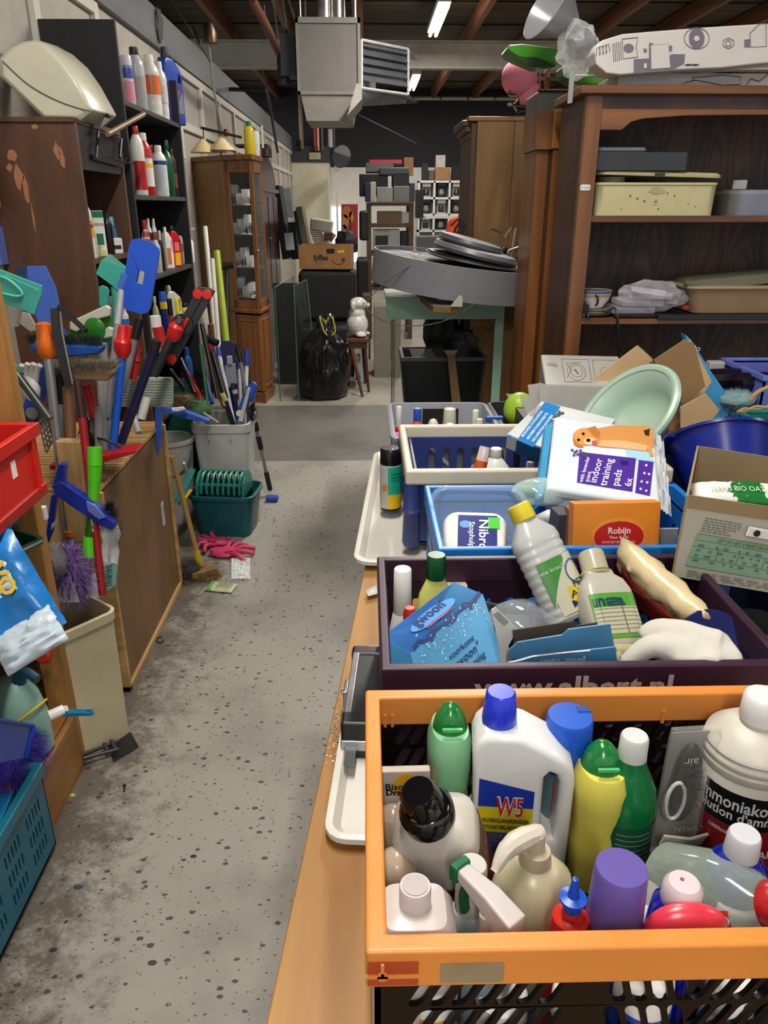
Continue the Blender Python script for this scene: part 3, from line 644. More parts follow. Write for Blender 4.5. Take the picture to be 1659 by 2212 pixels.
part(t,'front_plate',slab(*[atY(*p,3.43)+V((0,-.01,0))for p in((174,262),(200,243),(240,258),(221,276))],.01),pl('8f8c80',.4),world=True)
# hook rack and wooden handle on the bookcase
t=thing('hook_rack','black metal hook rack hanging off the front of the brown bookcase','hook rack',(BX,3.4,1.75))
P=lambda x,y:atX(x,y,BX+.012)
part(t,'frame',G(tube([P(212,284),P(207,342)],.006,6),tube([P(262,300),P(258,340)],.006,6),tube([P(212,284),P(262,300)],.004,6),slab(P(205,330),P(266,352),P(266,362),P(205,345),.006)),BLK,world=True)
for x in(222,233,243,253,262,270):part(t,'hook',tube(spl([P(x,334+(x-222)*.32),P(x,334+(x-222)*.32)+V((.03,-.01,-.012)),P(x,334+(x-222)*.32)+V((.045,-.015,.004))]),.0022,6),pl('8a8a8c',.3,.9),world=True)
single('wooden_stick','short round wooden handle sticking out over the brown bookcase','handle',tube([atY(232,290,3.42),atY(310,247,3.78)],.011,12),wood('6a4f34','8c6d4a','x',20))
# grey glove hung on the dark band
single('work_glove','grey glove hooked on the dark band above the black shelving','glove',ball(atX(344,55,WX+.05),(.025,.05,.1),nz=.35,ns=2),pl('5b5850',.9,bump=.4),loc=atX(344,55,WX+.05))
single('hair_dye_box','small orange and white carton on the wall left of the bookcase','box',box(WX,WX+.06,3.0,3.14,1.6,1.78),pl('c06a3a',.5),bevel=.002)
single('blue_packet','narrow blue packet hanging on the wall behind the bookcase edge','packet',box(WX,WX+.03,3.12,3.19,1.39,1.53),pl('5a6fb4',.4),bevel=.002)
# wall lamp with glass shades
br=pl('4b3a2c',.35,.8);sh=pl('b7a678',.4,var=.05,sss=.1)
t=thing('chandelier','old brass hanging lamp with cream glass shades by the corner cabinet','lamp',atY(463,290,5.7),group=None)
y=5.7;q=atY(452,70,y)
part(t,'ceiling_rose',lathe([(.05,-.06),(.05,0),(.03,.05),(0,.06)],20,cx=q.x,cy=y),br,world=False).matrix_parent_inverse=_wm(t).inverted()
for ch in t.children:ch.location=(0,0,q.z)
part(t,'stem',tube([atY(450,90,y),atY(463,200,y),atY(481,290,y)],.008),pl('8d867c',.25,.9),world=True)
part(t,'arm',tube([atY(434,276,y),atY(463,283,y),atY(522,297,y)],.009),br,world=True)
part(t,'ball_joint',ball(atY(488,287,y),.024),br,world=True)
for px,py in((440,330),(480,325)):
    s=part(t,'lamp_shade',G().add(lathe([(.09,0),(.085,.008),(.05,.045),(.012,.085),(.011,.085),(.048,.042),(.08,.006)],24),MX.Translation(atY(px,py,y))),sh,world=True)
    part(s,'hanger',tube([atY(px,py-26,y),atY(px-1,277 if px<460 else 290,y)],.004),br,world=True)
t=thing('tin_box','flat grey tin leaning on top of the corner cabinet','tin',atY(480,330,6.3));part(t,'lid',box(-1.2,-1.05,6.2,6.4,1.985,2.01),pl('8f8c88',.4,.4),world=True,bevel=.004)
# ================================================================ left side: pine rack, crates and bins
pine=wood('7c5624','b48042','z',14,.5,.08,.12,blot=.25);pine_y=wood('6a4620','98682f','y',14,.5,.08,.12,blot=.5)
t=thing('wooden_rack','open pine rack at the left edge holding crates and cleaning things','rack',(-1.1,1.5,0))
part(t,'post',box(-.955,-.885,1.88,1.925,0,1.5),pine,world=True,bevel=.003)
part(t,'post',box(-1.42,-1.36,1.88,1.925,0,1.5),pine,world=True,bevel=.003)
part(t,'post',box(-.955,-.885,.6,.645,0,1.5),pine,world=True,bevel=.003)
part(t,'plinth',box(-.9,-.882,.645,1.88,0,.19),pine_y,world=True,bevel=.002)
for z in(.2,.62,.93):part(t,'shelf_board',box(-1.42,-.9,.64,1.88,z-.022,z),pine_y,world=True,bevel=.002)
part(t,'end_panel',box(-1.36,-.955,1.9,1.915,0,.6),wood('4a2c16','6a4222','x',12),world=True)
# red stacking crate
red=pl('c22018',.35,var=.05,dirt=.12)
M=T(-1.0,1.6,.935)
t=thing('red_crate','bright red stacking crate sticking out over the top of the pine rack','crate',M=T(-1.03,1.63,.932))
for k,bx in enumerate((box(.21,.218,-.17,.17,0,.18),box(-.218,-.21,-.17,.17,0,.18),box(-.21,.21,.162,.17,0,.18),box(-.21,.21,-.17,-.162,0,.18))):part(t,'side_panel',bx,red,bevel=.001)
part(t,'base',box(-.205,.205,-.165,.165,.004,.014),red)
part(t,'rim',G(ringbox(-.228,.228,-.18,.18,.15,.182,.012)),red,bevel=.003);part(t,'foot_ledge',ringbox(-.224,.224,-.176,.176,0,.028,.01),pl('a01a14',.4,dirt=.4),bevel=.003)
part(t,'corner_rib',G(box(.218,.226,.13,.138,.02,.16),box(.218,.226,-.12,-.112,.02,.16)),red,bevel=.001)
for yy in(.03,-.075):part(t,'sticker',box(.2183,.2192,yy-.012,yy+.012,.09,.13),pl('dccfc4',.6,var=.15))
single('red_block','dull red plastic piece lying inside the red crate','block',box(-1.02,-.86,1.56,1.6,.95,1.09),pl('8c2018',.5),bevel=.004)
# teal folding crate on the floor
tealc=pl('0d5a6e',.35,var=.05)
def slots_v(rows,n,w,sl=0,m=.12,rh=None):
    def f(L,h):
        out=[];H_=h*(1-2*m)/rows
        for r in range(rows):
            cz=h*m+H_*(r+.5)
            for i in range(n):
                cx=-L/2*.86+L*.86*(i+.5)/n;out.append(slot(cx,cz,w,H_*.82,sl))
        return out
    return f
def slots_grouped(L,h):
    out=[]
    for gx in(-.3,0,.3):
        for i in range(5):
            for r in range(3):out.append(slot(gx*L+(i-2)*.017,h*(.24+.24*r),.008,h*.17))
    return out
crate('folding_crate','dark teal folding crate with slotted sides standing on the floor at the left',-1.28,-.835,1.16,1.57,.02,.285,tealc,pl('0f5f75',.35),.022,.035,slots_grouped,slots_grouped)
t=thing('blue_carton','light blue carton with white lines inside the teal folding crate','box',M=T(-.99,1.42,.05)@RZ(8))
part(t,'carton',box(-.11,.11,-.1,.1,0,.2),pl('1272a8',.4),bevel=.002);part(t,'print',scribble((.0,-.02,.2005),(1,0,0),(0,1,0),.18,.12,5,4),pl('d8e4ea',.4));letters(t,'poooz',(0,-.06,.201),(1,0,0),(0,1,0),.02,pl('10406c'))
single('red_flower_hook','orange red plastic trinket in the back of the teal crate','trinket',G(*[tube([(-.93+.01*i,1.5,.1),(-.935+.012*i,1.51,.262)],.005)for i in range(4)]),pl('c2401c',.4))
for i,(c,x,y,l)in enumerate((('d9d4c8',-.9,1.25,'white bottle seen through the slots of the teal crate'),('d8c020',-.9,1.35,'yellow bottle seen through the slots of the teal crate'),('e0dcd4',-1.02,1.24,'white tub behind the white bottle in the teal crate'))):
    bottle('cleaning_bottle',l,'bottle',(x,y,.03),(x,y,.22),.07,pl(c),WHT,'round',group='things inside the teal crate')
# things on the middle shelf of the rack
t=thing('green_tray','dark green plastic tray lying on the middle shelf of the pine rack','tray',M=T(-1.02,1.74,.80)@RZ(-10)@RX(-8)@RY(12))
part(t,'tray',tubshape(.3,.2,.05,.02,.85),pl('0b3d24',.35));part(t,'clip',box(.08,.16,-.09,-.06,.02,.045),pl('0e4a2c',.35),bevel=.004)
single('tray_stack','stack of dusty white plastic lying under the green tray','plastic box',box(-1.2,-.93,1.66,1.86,.622,.79),pl('a8a49a',.6,var=.12,dirt=.3),bevel=.01)
t=thing('sponge','pale yellow sponge cloth on the edge of the green tray','sponge',M=T(-.915,1.71,.795)@RZ(38)@RY(-6));part(t,'sponge',G(box(-.045,.045,-.02,.02,0,.014),box(-.04,.05,-.024,.016,-.014,-.001)),pl('cdc468',.8,bump=.3,bs=200),bevel=.003)
single('teal_cloth','folded mint plastic bag hanging behind the green tray','bag',ball((-.985,1.84,.87),(.075,.02,.055),nz=.3),pl('4aa092',.3))
# blue wipes pack
def pillow(w,d,h,nx=16,ny=12,wr=.1,seed=0):
    def f(sgn):
        def q(a,b):
            u,v=a*2-1,b*2-1;e=max(0,(1-abs(u)**3)*(1-abs(v)**3))**.5
            return V((u*w/2,v*d/2,sgn*h/2*e*(1+wr*NZ.noise(V((u*3,v*3,seed))))+wr*h*.6*NZ.noise(V((u*5,v*4,seed+7)))))
        return q
    return G(gridf(f(1),nx,ny),gridf(f(-1),nx,ny))
t=thing('wipes_pack','blue and white crinkled plastic pack leaning out of the pine rack','packet',M=MX.Translation(atY(8,1282,1.5))@RX(62)@RZ(-58))
part(t,'pack',pillow(.26,.17,.05,wr=.3),pl('1b6fb4',.22,var=.25,bump=.4,bs=25),smooth=60)
part(t,'white_panel',G().add(pillow(.12,.12,.056,wr=.3),T(-.02,0,-.0)),pl('c8ccd0',.25),smooth=60)
part(t,'flap',G().add(pillow(.09,.15,.04,wr=.5,seed=3),T(.12,0,.012)),pl('b9c6cf',.25,bump=.4,bs=30),smooth=60)
for i,L in enumerate(('VO','DI')):letters(t,L,(-.02,.028-.05*i,.031),(1,0,0),(0,1,0),.036,pl('d8b01c',.35),bold=.03)
# lower shelf
t=thing('rubber_gloves','yellow rubber glove lying deep on the bottom shelf of the rack','glove',(-1.05,1.62,.46))
part(t,'glove',G(ball((-1.08,1.6,.49),(.07,.05,.02),nz=.3),*[tube(spl([(-1.03,1.6+.018*i,.49),(-.99,1.6+.022*i,.5),(-.955,1.6+.02*i,.487)]),.008)for i in range(4)]),pl('b09c18',.5),world=True)
single('red_disc','round red cap resting against the inside of the pine rack','cap',G().add(lathe([(.022,0),(.026,.004),(.026,.014),(.018,.02),(0,.02)]),T(-.93,1.868,.42)@RX(90)),pl('c0301c',.4))
t=thing('watering_jug','pale mint spray jug with a dark spout on the bottom shelf','jug',M=MX.Translation(atX(40,1530,-.96))@T(0,0,-.13)@RZ(-20)@S(.8,.8,.95))
mint=pl('7fa394',.3)
part(t,'body',lathe([(.09,0),(.1,.01),(.1,.12),(.08,.19),(.045,.235),(.0,.24)],28,asp=.8),mint)
part(t,'nozzle',tube(spl([(.02,0,.22),(.06,0,.27),(.11,-.0,.255)]),[.022]*4+[.016]*9),pl('0c3a4a',.35));part(t,'handle',tube(spl([(-.04,0,.2),(-.1,0,.22),(-.13,0,.14),(-.09,0,.06)]),.014),mint)
part(t,'yellow_band',tube([(.1*cos(a),.08*sin(a),.1+.07*cos(a))for a in[R(-70+14*i)for i in range(11)]],.004),pl('c8a820',.4))
single('glass_bowl','small clear glass bowl behind the mint jug','bowl',lathe([(.03,.2),(.07,.22),(.08,.3),(.078,.3),(.066,.225),(0,.21)],24,cx=-.99,cy=1.76),clear(alpha=.12,add=.3))
pur=pl('3c2c9c',.7)
t=thing('duster','fluffy violet duster spilling over the front of the bottom shelf','duster',(-.93,1.62,.33))
part(t,'head',ball((-.915,1.6,.275),(.03,.09,.035),nz=.4),pl('2c1f78',.8),world=True)
part(t,'fibres',strands((-.915,1.6,.275),(.035,.1,.04),3600,.036,.0007,3,.6),pur,world=True,kind='stuff')
t=thing('dish_brush','blue brush handle with a hanging hole lying over the violet duster','brush',(-.86,1.66,.37))
hd=shape(rrect(0,.085,-.008,.008,.008),[slot(.15,0,.012,.022)if 0 else rrect(.066,.08,-.003,.003,.003)],.01)
part(t,'handle',G().add(hd,fr(atY(130,1540,1.62),atY(130,1540,1.62)+V((0,0,1)))),pl('14648c',.35),world=True,bevel=.003)
single('white_tube','small white capped tube stuck in the violet duster','tube',G(tube([atY(106,1546,1.6),atY(138,1532,1.62)],.013),tube([atY(138,1532,1.62),atY(144,1530,1.62)],.008)),WHT)
t=thing('dustpan','royal blue dustpan lying in front of the violet duster','dustpan',atX(40,1600,-.9))
a,b,c,d=[atX(x,y,-.85)for x,y in((-20,1552),(72,1568),(55,1638),(-20,1652))]
part(t,'pan',slab(a,b,c,d,.006),pl('0b3a9c',.3),world=True,bevel=.002);part(t,'side_wall',G(tube([b,c],.006),tube([a,b],.005)),pl('0b3a9c',.3),world=True)
# cream bin
crm=pl('b7aa88',.38,var=.03,dirt=.06)
t=thing('waste_bin','tall cream plastic bin full of mop handles beside the pine rack','bin',M=T(-.918,2.028,0)@RZ(51))
part(t,'body',tubshape(.21,.2,.46,.03,.96,.006,.004,.03),crm,smooth=40);
t=thing('window_scraper','black plastic dust scoop lying on the floor beside the cream bin','scraper',atZ(240,1625,0))
part(t,'blade',slab(*[atZ(x,y,.004)for x,y in((300,1612),(282,1580),(232,1605),(245,1645))],-.012),pl('121212',.4),world=True,bevel=.001)
part(t,'handle',G(*[tube([atZ(x0,y0,.03),atZ(x1,y1,.02)],.006)for x0,y0,x1,y1 in((180,1630,258,1600),(180,1638,256,1618),(240,1600,250,1620),(225,1606,232,1622))]),pl('202022',.4),world=True)
# board-backed wooden crate cabinet
hb=wood('5e4324','73542f','z',7,.6,.3,.06);sl=wood('8c6a3c','b8955c','x',22,.6)
t=thing('slatted_cabinet','low cabinet with brown hardboard back and pale slatted wooden top','cabinet',(-1.1,2.7,0))
X0,X1,Y0,Y1,ZT=-1.34,-.86,2.27,3.1,.755
part(t,'hardboard_back',box(X1-.006,X1,Y0+.02,Y1-.02,.01,ZT-.01),hb,world=True)
part(t,'frame_strip',box(X1-.03,X1+.012,Y1-.02,Y1,0,ZT),sl,world=True,bevel=.002)
part(t,'frame_strip',box(X1-.03,X1+.012,Y0,Y0+.018,0,ZT),sl,world=True,bevel=.002)
part(t,'frame_strip',box(X1-.03,X1+.012,Y0,Y1,0,.022),wood('8c6a3c','b8955c','y',22,.6),world=True,bevel=.002)
part(t,'side_panel',box(X0,X1-.03,Y0,Y0+.012,0,ZT),wood('a5885a','c0a070','z',18,.6),world=True)
part(t,'side_panel',box(X0,X1-.03,Y1-.012,Y1,0,ZT),hb,world=True)
n=26
for i in range(n):y=Y0+(Y1-Y0)*i/n;part(t,'slat',box(X0,X1+.004,y+.003,y+(Y1-Y0)/n-.003,ZT,ZT+.012),sl,world=True)
q=[V((X1+.0015,y,z))for y,z in((2.93,.46),(2.97,.46),(2.97,.36),(2.93,.36))];part(t,'paper_label',slab(*q,.0006),pl('c8c4bc',.6),world=True);part(t,'print',scribble((X1+.0035,2.95,.41),(0,0,-1),(0,1,0),.08,.03,4,9),BLK,world=True)
# white bin and its handles
wb=pl('b4b3ae',.35,var=.03,dirt=.08)
t=thing('waste_bin','tall white plastic bin stuffed with blue and white mop handles','bin',M=T(-.785,4.05,0))
part(t,'body',tubshape(.3,.3,.53,.04,.8,.008,.004,.045),wb,smooth=40)
part(t,'clip',G(box(-.06,-.055,-.172,-.165,.45,.5),box(.055,.06,-.172,-.165,.45,.5)),wb)
# ---- handles out of the white bin
def S_(n,l,cat,p,q,y0,y1,r,c,**k):return stick(n,l,cat,p,q,y0,y1,r,pl(c,.35),**k)
t=S_('broom','white pole with a blue tip standing in the white bin','pole',(474,768),(507,925),4.15,4.05,.011,'c9ccd4');seg(t,'tip',(470,750),(475,770),4.16,4.15,.012,pl('2f56b8'))
t=S_('broom','white pole with a long blue grip standing behind the squeegee','pole',(533,790),(528,920),4.25,4.12,.011,'ccced4');seg(t,'grip',(533,754),(533,790),4.27,4.25,.015,pl('2244a8'))
t=S_('broom','grey metal pole with black grip standing in the white bin','pole',(520,780),(540,915),4.2,4.1,.01,'6f7074');seg(t,'grip',(511,743),(521,782),4.22,4.2,.014,BLK)
t=S_('broom','thin white and blue pole in the middle of the white bin','pole',(517,795),(522,915),4.2,4.12,.009,'c9cad0');seg(t,'tip',(515,780),(517,797),4.21,4.2,.011,pl('20308c'))
t=S_('broom','dark navy pole with a pale yellow collar leaning in the white bin','pole',(486,865),(505,920),4.0,4.0,.014,'10142c');seg(t,'collar',(480,850),(487,866),4.0,4.0,.014,pl('b8b070'))
t=S_('mop','black and red mop handle at the left of the white bin','pole',(452,735),(488,860),4.15,4.02,.015,'18181a');seg(t,'red_insert',(452,742),(462,765),4.13,4.13,.017,pl('a01a20'));seg(t,'head',(445,730),(470,742),4.14,4.12,.02,BLK)
nav=pl('2a2450',.5)
t=thing('flat_mop','purple navy flat mop head with grey clamp sticking out of the white bin','mop',atY(495,900,4.18))
part(t,'pad',poly3([(475,748),(480,736),(503,737),(508,746),(514,860),(500,905),(485,860)],4.2,.015),nav,world=True,bevel=.005)
part(t,'clamp',poly3([(485,790),(507,786),(512,828),(502,840),(490,835)],4.16,.03),pl('8a8c92',.35),world=True,bevel=.004)
part(t,'lever',poly3([(489,770),(500,770),(501,788),(490,788)],4.14,.03),pl('9a9ca2',.35),world=True,bevel=.004)
part(t,'pole',tube([atY(503,828,4.15),atY(512,900,4.12)],.013),pl('161a40',.35),world=True);part(t,'collar',tube([atY(506,842,4.14),atY(508,850,4.14)],.015),pl('b8b8bc'),world=True)
t=thing('window_squeegee','blue and white squeegee head leaning out of the white bin','squeegee',atY(530,900,3.95))
part(t,'blade_holder',poly3([(508,905),(522,860),(545,824),(556,832),(540,870),(522,910)],3.98,.02),pl('2552b0',.35),world=True,bevel=.004)
part(t,'bracket',poly3([(530,836),(552,826),(554,850),(546,868),(534,858)],4.0,.02),pl('2f5ec0',.35),world=True,bevel=.004)
part(t,'neck',tube([atY(538,838,3.95),atY(520,908,3.95)],[.009,.014]),pl('c4c2c8',.3),world=True);part(t,'disc',G().add(cyl(.017,0,.01),MX.Translation(atY(517,892,3.95))@RX(90)),WHT,world=True)
t=thing('bottle_brush','black bristle brush in the right corner of the white bin','brush',atY(545,905,4.0));part(t,'core',tube([atY(548,868,4),atY(543,905,4)],.008),BLK,world=True);part(t,'bristles',strands(atY(545,892,4),(.012,.012,.045),500,.022,.001,5),pl('101010',.6),world=True,kind='stuff');seg(t,'ferrule',(548,862),(546,872),4,4,.008,pl('b89050',.3,.8))
t=thing('crutch','black and grey telescopic pole with blue foot leaning at the right of the white bin','pole',atZ(588,1082,0))
A,B=atY(551,912,4.2),V(atZ(584,1060,.03));L=lambda k:A.lerp(B,k)
part(t,'tube',tube([A,B],.01),pl('8e8d8a',.3,.6),world=True)
for k0,k1 in((0,.12),(.2,.38),(.72,.98)):part(t,'black_sleeve',tube([L(k0),L(k1)],.015),BLK,world=True)
part(t,'foot',cbox(tuple(atZ(588,1076,.02)),(.07,.05,.03)),pl('1c3f9c',.5),world=True,bevel=.008)
# left of the white bin: baskets and brushes at the foot of the black shelving
t=thing('green_basket','dark green plastic box of brushes in front of the black shelving','box',M=T(-1.1,4.3,.0))
part(t,'body',tubshape(.3,.3,.62,.02,.9),pl('0c4a34',.4))
for i,(p,q,c,r,l)in enumerate((((395,790),(437,866),'b8221c',.014,'red plastic handle leaning in the dark green box'),((390,775),(420,850),'121214',.012,'black handle leaning next to the red one'),((367,798),(408,856),'1a1a1c',.01,'thin black handle low in the pile'),((438,790),(458,872),'143a88',.012,'dark blue handle leaning right of the black brush'),((432,745),(448,865),'0c4a28',.013,'dark green handle leaning against the black shelving'),((436,700),(470,860),'121214',.012,'long black handle leaning towards the white bin'),((462,830),(485,880),'5c4632',.011,'brown wooden handle behind the navy pole'))):
    S_('brush',l,'handle',p,q,4.1,3.95,r,c,group='handles leaning at the foot of the black shelving')
t=thing('radiator_brush','black bristly brush standing in the dark green box','brush',atY(428,860,4.05));part(t,'core',tube([atY(427,795,4.05),atY(432,868,4.05)],.01),BLK,world=True);part(t,'bristles',strands(atY(429,830,4.05),(.02,.02,.09),900,.025,.001,8),pl('0c0c0c',.7),world=True,kind='stuff')
t=thing('feather_duster','faded pastel fluffy duster lying left of the white bin','duster',atY(425,890,3.8))
fd=atY(432,882,3.8);part(t,'green_fibres',G(ball(fd,(.055,.04,.04),nz=.4),strands(fd,(.06,.05,.045),900,.02,.0008,1)),pl('4c7a54',.8,var=.3),world=True,kind='stuff')
fd=atY(395,868,3.85);part(t,'pastel_fibres',G(ball(fd,(.06,.04,.035),nz=.4),strands(fd,(.07,.05,.045),900,.02,.0008,2)),pl('8a7a58',.8,var=.4),world=True,kind='stuff')
part(t,'stick',tube([atY(440,892,3.75),atY(472,913,3.7)],.005),pl('b8b49c'),world=True)
t=thing('white_bucket','round grey white bucket behind the hardboard cabinet','bucket',atZ(375,1110,0));qx=atY(372,945,3.9)
part(t,'body',lathe([(.0,0),(.095,0),(.125,qx.z-.02),(.132,qx.z-.02),(.132,qx.z),(.12,qx.z),(.09,.01),(0,.01)],32,cx=qx.x-.02,cy=3.9),pl('a3a29c',.4,dirt=.1),world=True)
part(t,'bail_handle',tube([(qx.x-.02+.13*cos(a),3.9-.05*abs(sin(a))-.06,qx.z-.05-.14*abs(sin(a)))for a in[R(180+18*i)for i in range(11)]],.003),pl('5c5c5c',.3,.9),world=True)
t=thing('low_drawer_unit','low grey metal unit with chrome bits behind the white bucket','cabinet',(-1.15,4.35,0));part(t,'body',box(-1.05,-.88,4.25,4.5,0,.42),pl('5c5e62',.5),world=True,bevel=.006);part(t,'top_edge',box(-1.07,-.86,4.23,4.5,.42,.45),pl('9a9894',.4),world=True,bevel=.003)
single('black_junk_bag','dark crumpled bag of metal bits lying above the white bucket','bag',ball(atY(410,935,4.3),(.16,.12,.05),nz=.5,ns=3),pl('191a1a',.35,bump=.6),loc=atY(410,950,4.3))
# teal mop bucket with wringer
tl,td=pl('1f6f62',.35),pl('0c4a50',.35)
t=thing('mop_bucket','teal mop bucket with a ribbed wringer standing on the floor','bucket',M=T(-.745,3.74,0)@RZ(-6))
part(t,'bucket',tubshape(.33,.26,.23,.05,.82,.01,.004,.02),td,smooth=40)
wr=lambda o:[(-.085-o,-.0-o),(-.075-o,.05+o),(-.03,.088+o),(.03,.09+o),(.075+o,.05),(.085+o,0-o)]
for s_ in(-.12,.12):part(t,'wringer_side',G().add(prism(wr(.012),-.006,.006),T(s_,-.02,.235)@RZ(90)@RX(90)),tl,bevel=.002)
for i in range(8):part(t,'wringer_rib',G().add(tube([(p[0],p[1],0)for p in wr(0)],.0065,6),T(-.1+.2*i/7,-.02,.235)@RZ(90)@RX(90)),tl)
part(t,'wringer_bar',G(tube([(-.12,-.09,.28),(.12,-.09,.28)],.008),tube([(-.12,.0,.325),(.12,0,.325)],.008)),tl)
for i,(a,b,w,c,l)in enumerate((((384,1085),(416,1012),.035,'1f7a70','teal plastic clamp leaning left of the mop bucket'),((388,1090),(412,1058),.02,'b89c1c','yellow handle leaning left of the mop bucket'),((397,1000),(403,1018),.012,'d0d0cc','white plastic tips behind the teal clamp'))):
    A,B=atY(*a,3.5),atY(*b,3.6);single('cleaning_clamp',l,'clamp',G().add(cbox((0,0,(B-A).length/2),(w,.012,(B-A).length)),fr(A,B)),pl(c,.35),bevel=.003)
# broom with yellow socket, gloves, wrapper, cable
t=thing('hand_broom','wooden handled broom with yellow socket leaning against the hardboard cabinet','broom',atZ(440,1240,0))
A,B=V(atX(372,985,-.84)),atZ(432,1222,.05)
part(t,'handle',tube([A,A.lerp(B,.88)],.011),wood('8a6a3c','a8824c','z',14),world=True);part(t,'socket',tube([A.lerp(B,.85),B],[.014,.018]),pl('b89a1c',.4),world=True)
hc=atZ(440,1235,.03);part(t,'head',G().add(cbox((0,0,0),(.12,.05,.03)),MX.Translation(hc)@RZ(30)),wood('6a4c2c','8a6a40','x',14),world=True,bevel=.006)
part(t,'bristles',strands(hc+V((.01,-.015,-.01)),(.06,.03,.012),900,.03,.001,4),pl('7a6038',.8),world=True,kind='stuff')
fz=atZ(410,1225,.05);t=thing('grey_duster','grey fluffy duster lying on the floor by the cabinet corner','duster',fz);part(t,'core',ball(fz,(.05,.06,.03),nz=.4),pl('2e2c2a',.9),world=True);part(t,'fibres',strands(fz,(.055,.065,.035),1300,.02,.0008,6),pl('4a4642',.8),world=True,kind='stuff')
pk=pl('b03058',.45)
t=thing('rubber_gloves','pair of crumpled pink rubber gloves lying on the floor','gloves',atZ(470,1185,0))
for s_,(ax,ay)in enumerate(((470,1170),(485,1192))):
    c0=atZ(ax,ay,.02);rdg=random.Random(s_)
    gg=G(ball(c0,(.07,.05,.018),nz=.5,ns=3,seed=s_))
    for i in range(5):
        a=R(-40+30*i+(0 if s_ else 160));d=V((cos(a),sin(a),0));gg.add(tube(spl([c0+d*.04,c0+d*.09+V((0,0,.012)),c0+d*.13+V((.02,rdg.uniform(-.02,.02),-.008))]),[.011]*12+[.007]))
    part(t,'glove',gg,pk,world=True)
wp=atZ(478,1268,.008);t=thing('paper_packet','small crumpled green and yellow paper packet on the floor','packet',M=MX.Translation(wp)@RZ(-12))
part(t,'packet',pillow(.13,.085,.02,wr=.3),pl('a8ac88',.6),smooth=60);part(t,'green_band',G().add(pillow(.03,.086,.021,wr=.3),T(-.045,0,0)),pl('4c8a3c',.6),smooth=60);part(t,'print',scribble((.02,0,.0155),(1,0,0),(0,1,0),.07,.06,6,2),pl('5a6a3a'))
single('clear_wrapper','crumpled clear plastic wrapper lying by the pink gloves','wrapper',gridf(lambda a,b:atZ(500+40*a,1205+45*b,.012+.02*abs(NZ.noise(V((a*6,b*6,2))))+.0),14,14),clear(alpha=.3))
single('cable_loop','small loop of black wire lying on the floor beside the cabinet','wire',tube([atZ(346+7*cos(a),1382+6*sin(a),.004)for a in[R(30*i)for i in range(11)]],.0022,6),BLK)
single('screw','small black screw lying on the dirty floor','screw',G(tube([atZ(269,1697,.004),atZ(268,1710,.004)],.003,6),tube([atZ(269,1695,.004),atZ(269,1698,.004)],.005,8)),BLK)
rdd=random.Random(12)
for i,(x,y,r,c,l)in enumerate(((168,1916,.012,'2c3444','dark blue grey scrap on the floor near the teal crate'),(329,2080,.011,'3c3834','flat round dark blot of dirt lying near the bottom of the view'),(232,1882,.008,'4a423a','brown crumb on the floor left of the dark spots'),(115,2052,.01,'241f1c','black leaf-like scrap on the floor by the teal crate'),(157,1718,.009,'b0a83c','tiny yellow scrap at the foot of the pine rack'),(380,1333,.008,'3a7ab8','tiny blue scrap on the floor by the cabinet'),(418,1850,.009,'2e2a26','dark crumb in the middle of the aisle'))):
    c0=atZ(x,y,0);single('floor_scrap',l,'scrap',lathe([(r,0),(r*.9,.002),(0,.003)],9,asp=.6,cx=c0.x,cy=c0.y),pl(c,.7),group='scraps on the floor')
# ================================================================ the thicket of mops and brushes on the left
def Q(n,l,p,q,y0,y1,r,c,cat='pole',**k):return stick(n,l,cat,p,q,y0,y1,r,c if not isinstance(c,str)else pl(c,.33),**k)
alu,teal,blu,blu2=pl('8f8f90',.28,.6),pl('3c9c8c',.32),pl('1f50b4',.32),pl('3c66c0',.35)
t=Q('mop','silver mop pole with an orange screw collar at the front of the pile',(104,770),(153,1215),2.3,2.2,.014,alu)
part(t,'orange_collar',G(lathe([(.017,0),(.026,.015),(.028,.05),(.022,.062),(.02,.1),(.012,.105)],20,cx=0,cy=0)).xf(MX.Translation(atY(104,773,2.3))),pl('d0600c',.3),world=True)
part(t,'hook',poly3([(101,700),(112,698),(122,712),(124,728),(117,735),(110,726),(106,716)],2.29,.02),pl('d0600c',.3),world=True,bevel=.004)
Q('mop','second grey pole just right of the orange collared one',(130,875),(140,1170),2.32,2.28,.012,'77787a')
t=Q('mop','dark pole with white lower tube behind the silver pole',(126,805),(138,1000),2.45,2.4,.015,'a8a8a8');seg(t,'black_grip',(126,800),(130,885),2.44,2.43,.018,BLK)
t=thing('flat_squeegee','long dark grey blade tool standing in the pile left of the blue broom','squeegee',atY(150,840,2.28))
part(t,'blade',poly3([(108,667),(128,664),(134,720),(157,828),(152,838),(141,836),(112,730)],2.27,.004),pl('39383a',.4,.3),world=True)
part(t,'edge',tube([atY(130,668,2.265),atY(134,716,2.265),atY(157,830,2.265)],.003),pl('a09d9a',.3,.6),world=True)
part(t,'rubber_arm',tube([atY(128,662,2.27),atY(186,715,2.2)],.008,6),pl('202022',.3),world=True)
Q('wooden_stick','brown wooden broom stick in front of the natural bristle brush',(148,835),(156,1060),2.3,2.25,.018,wood('4c2f1c','7a5434','z',16))
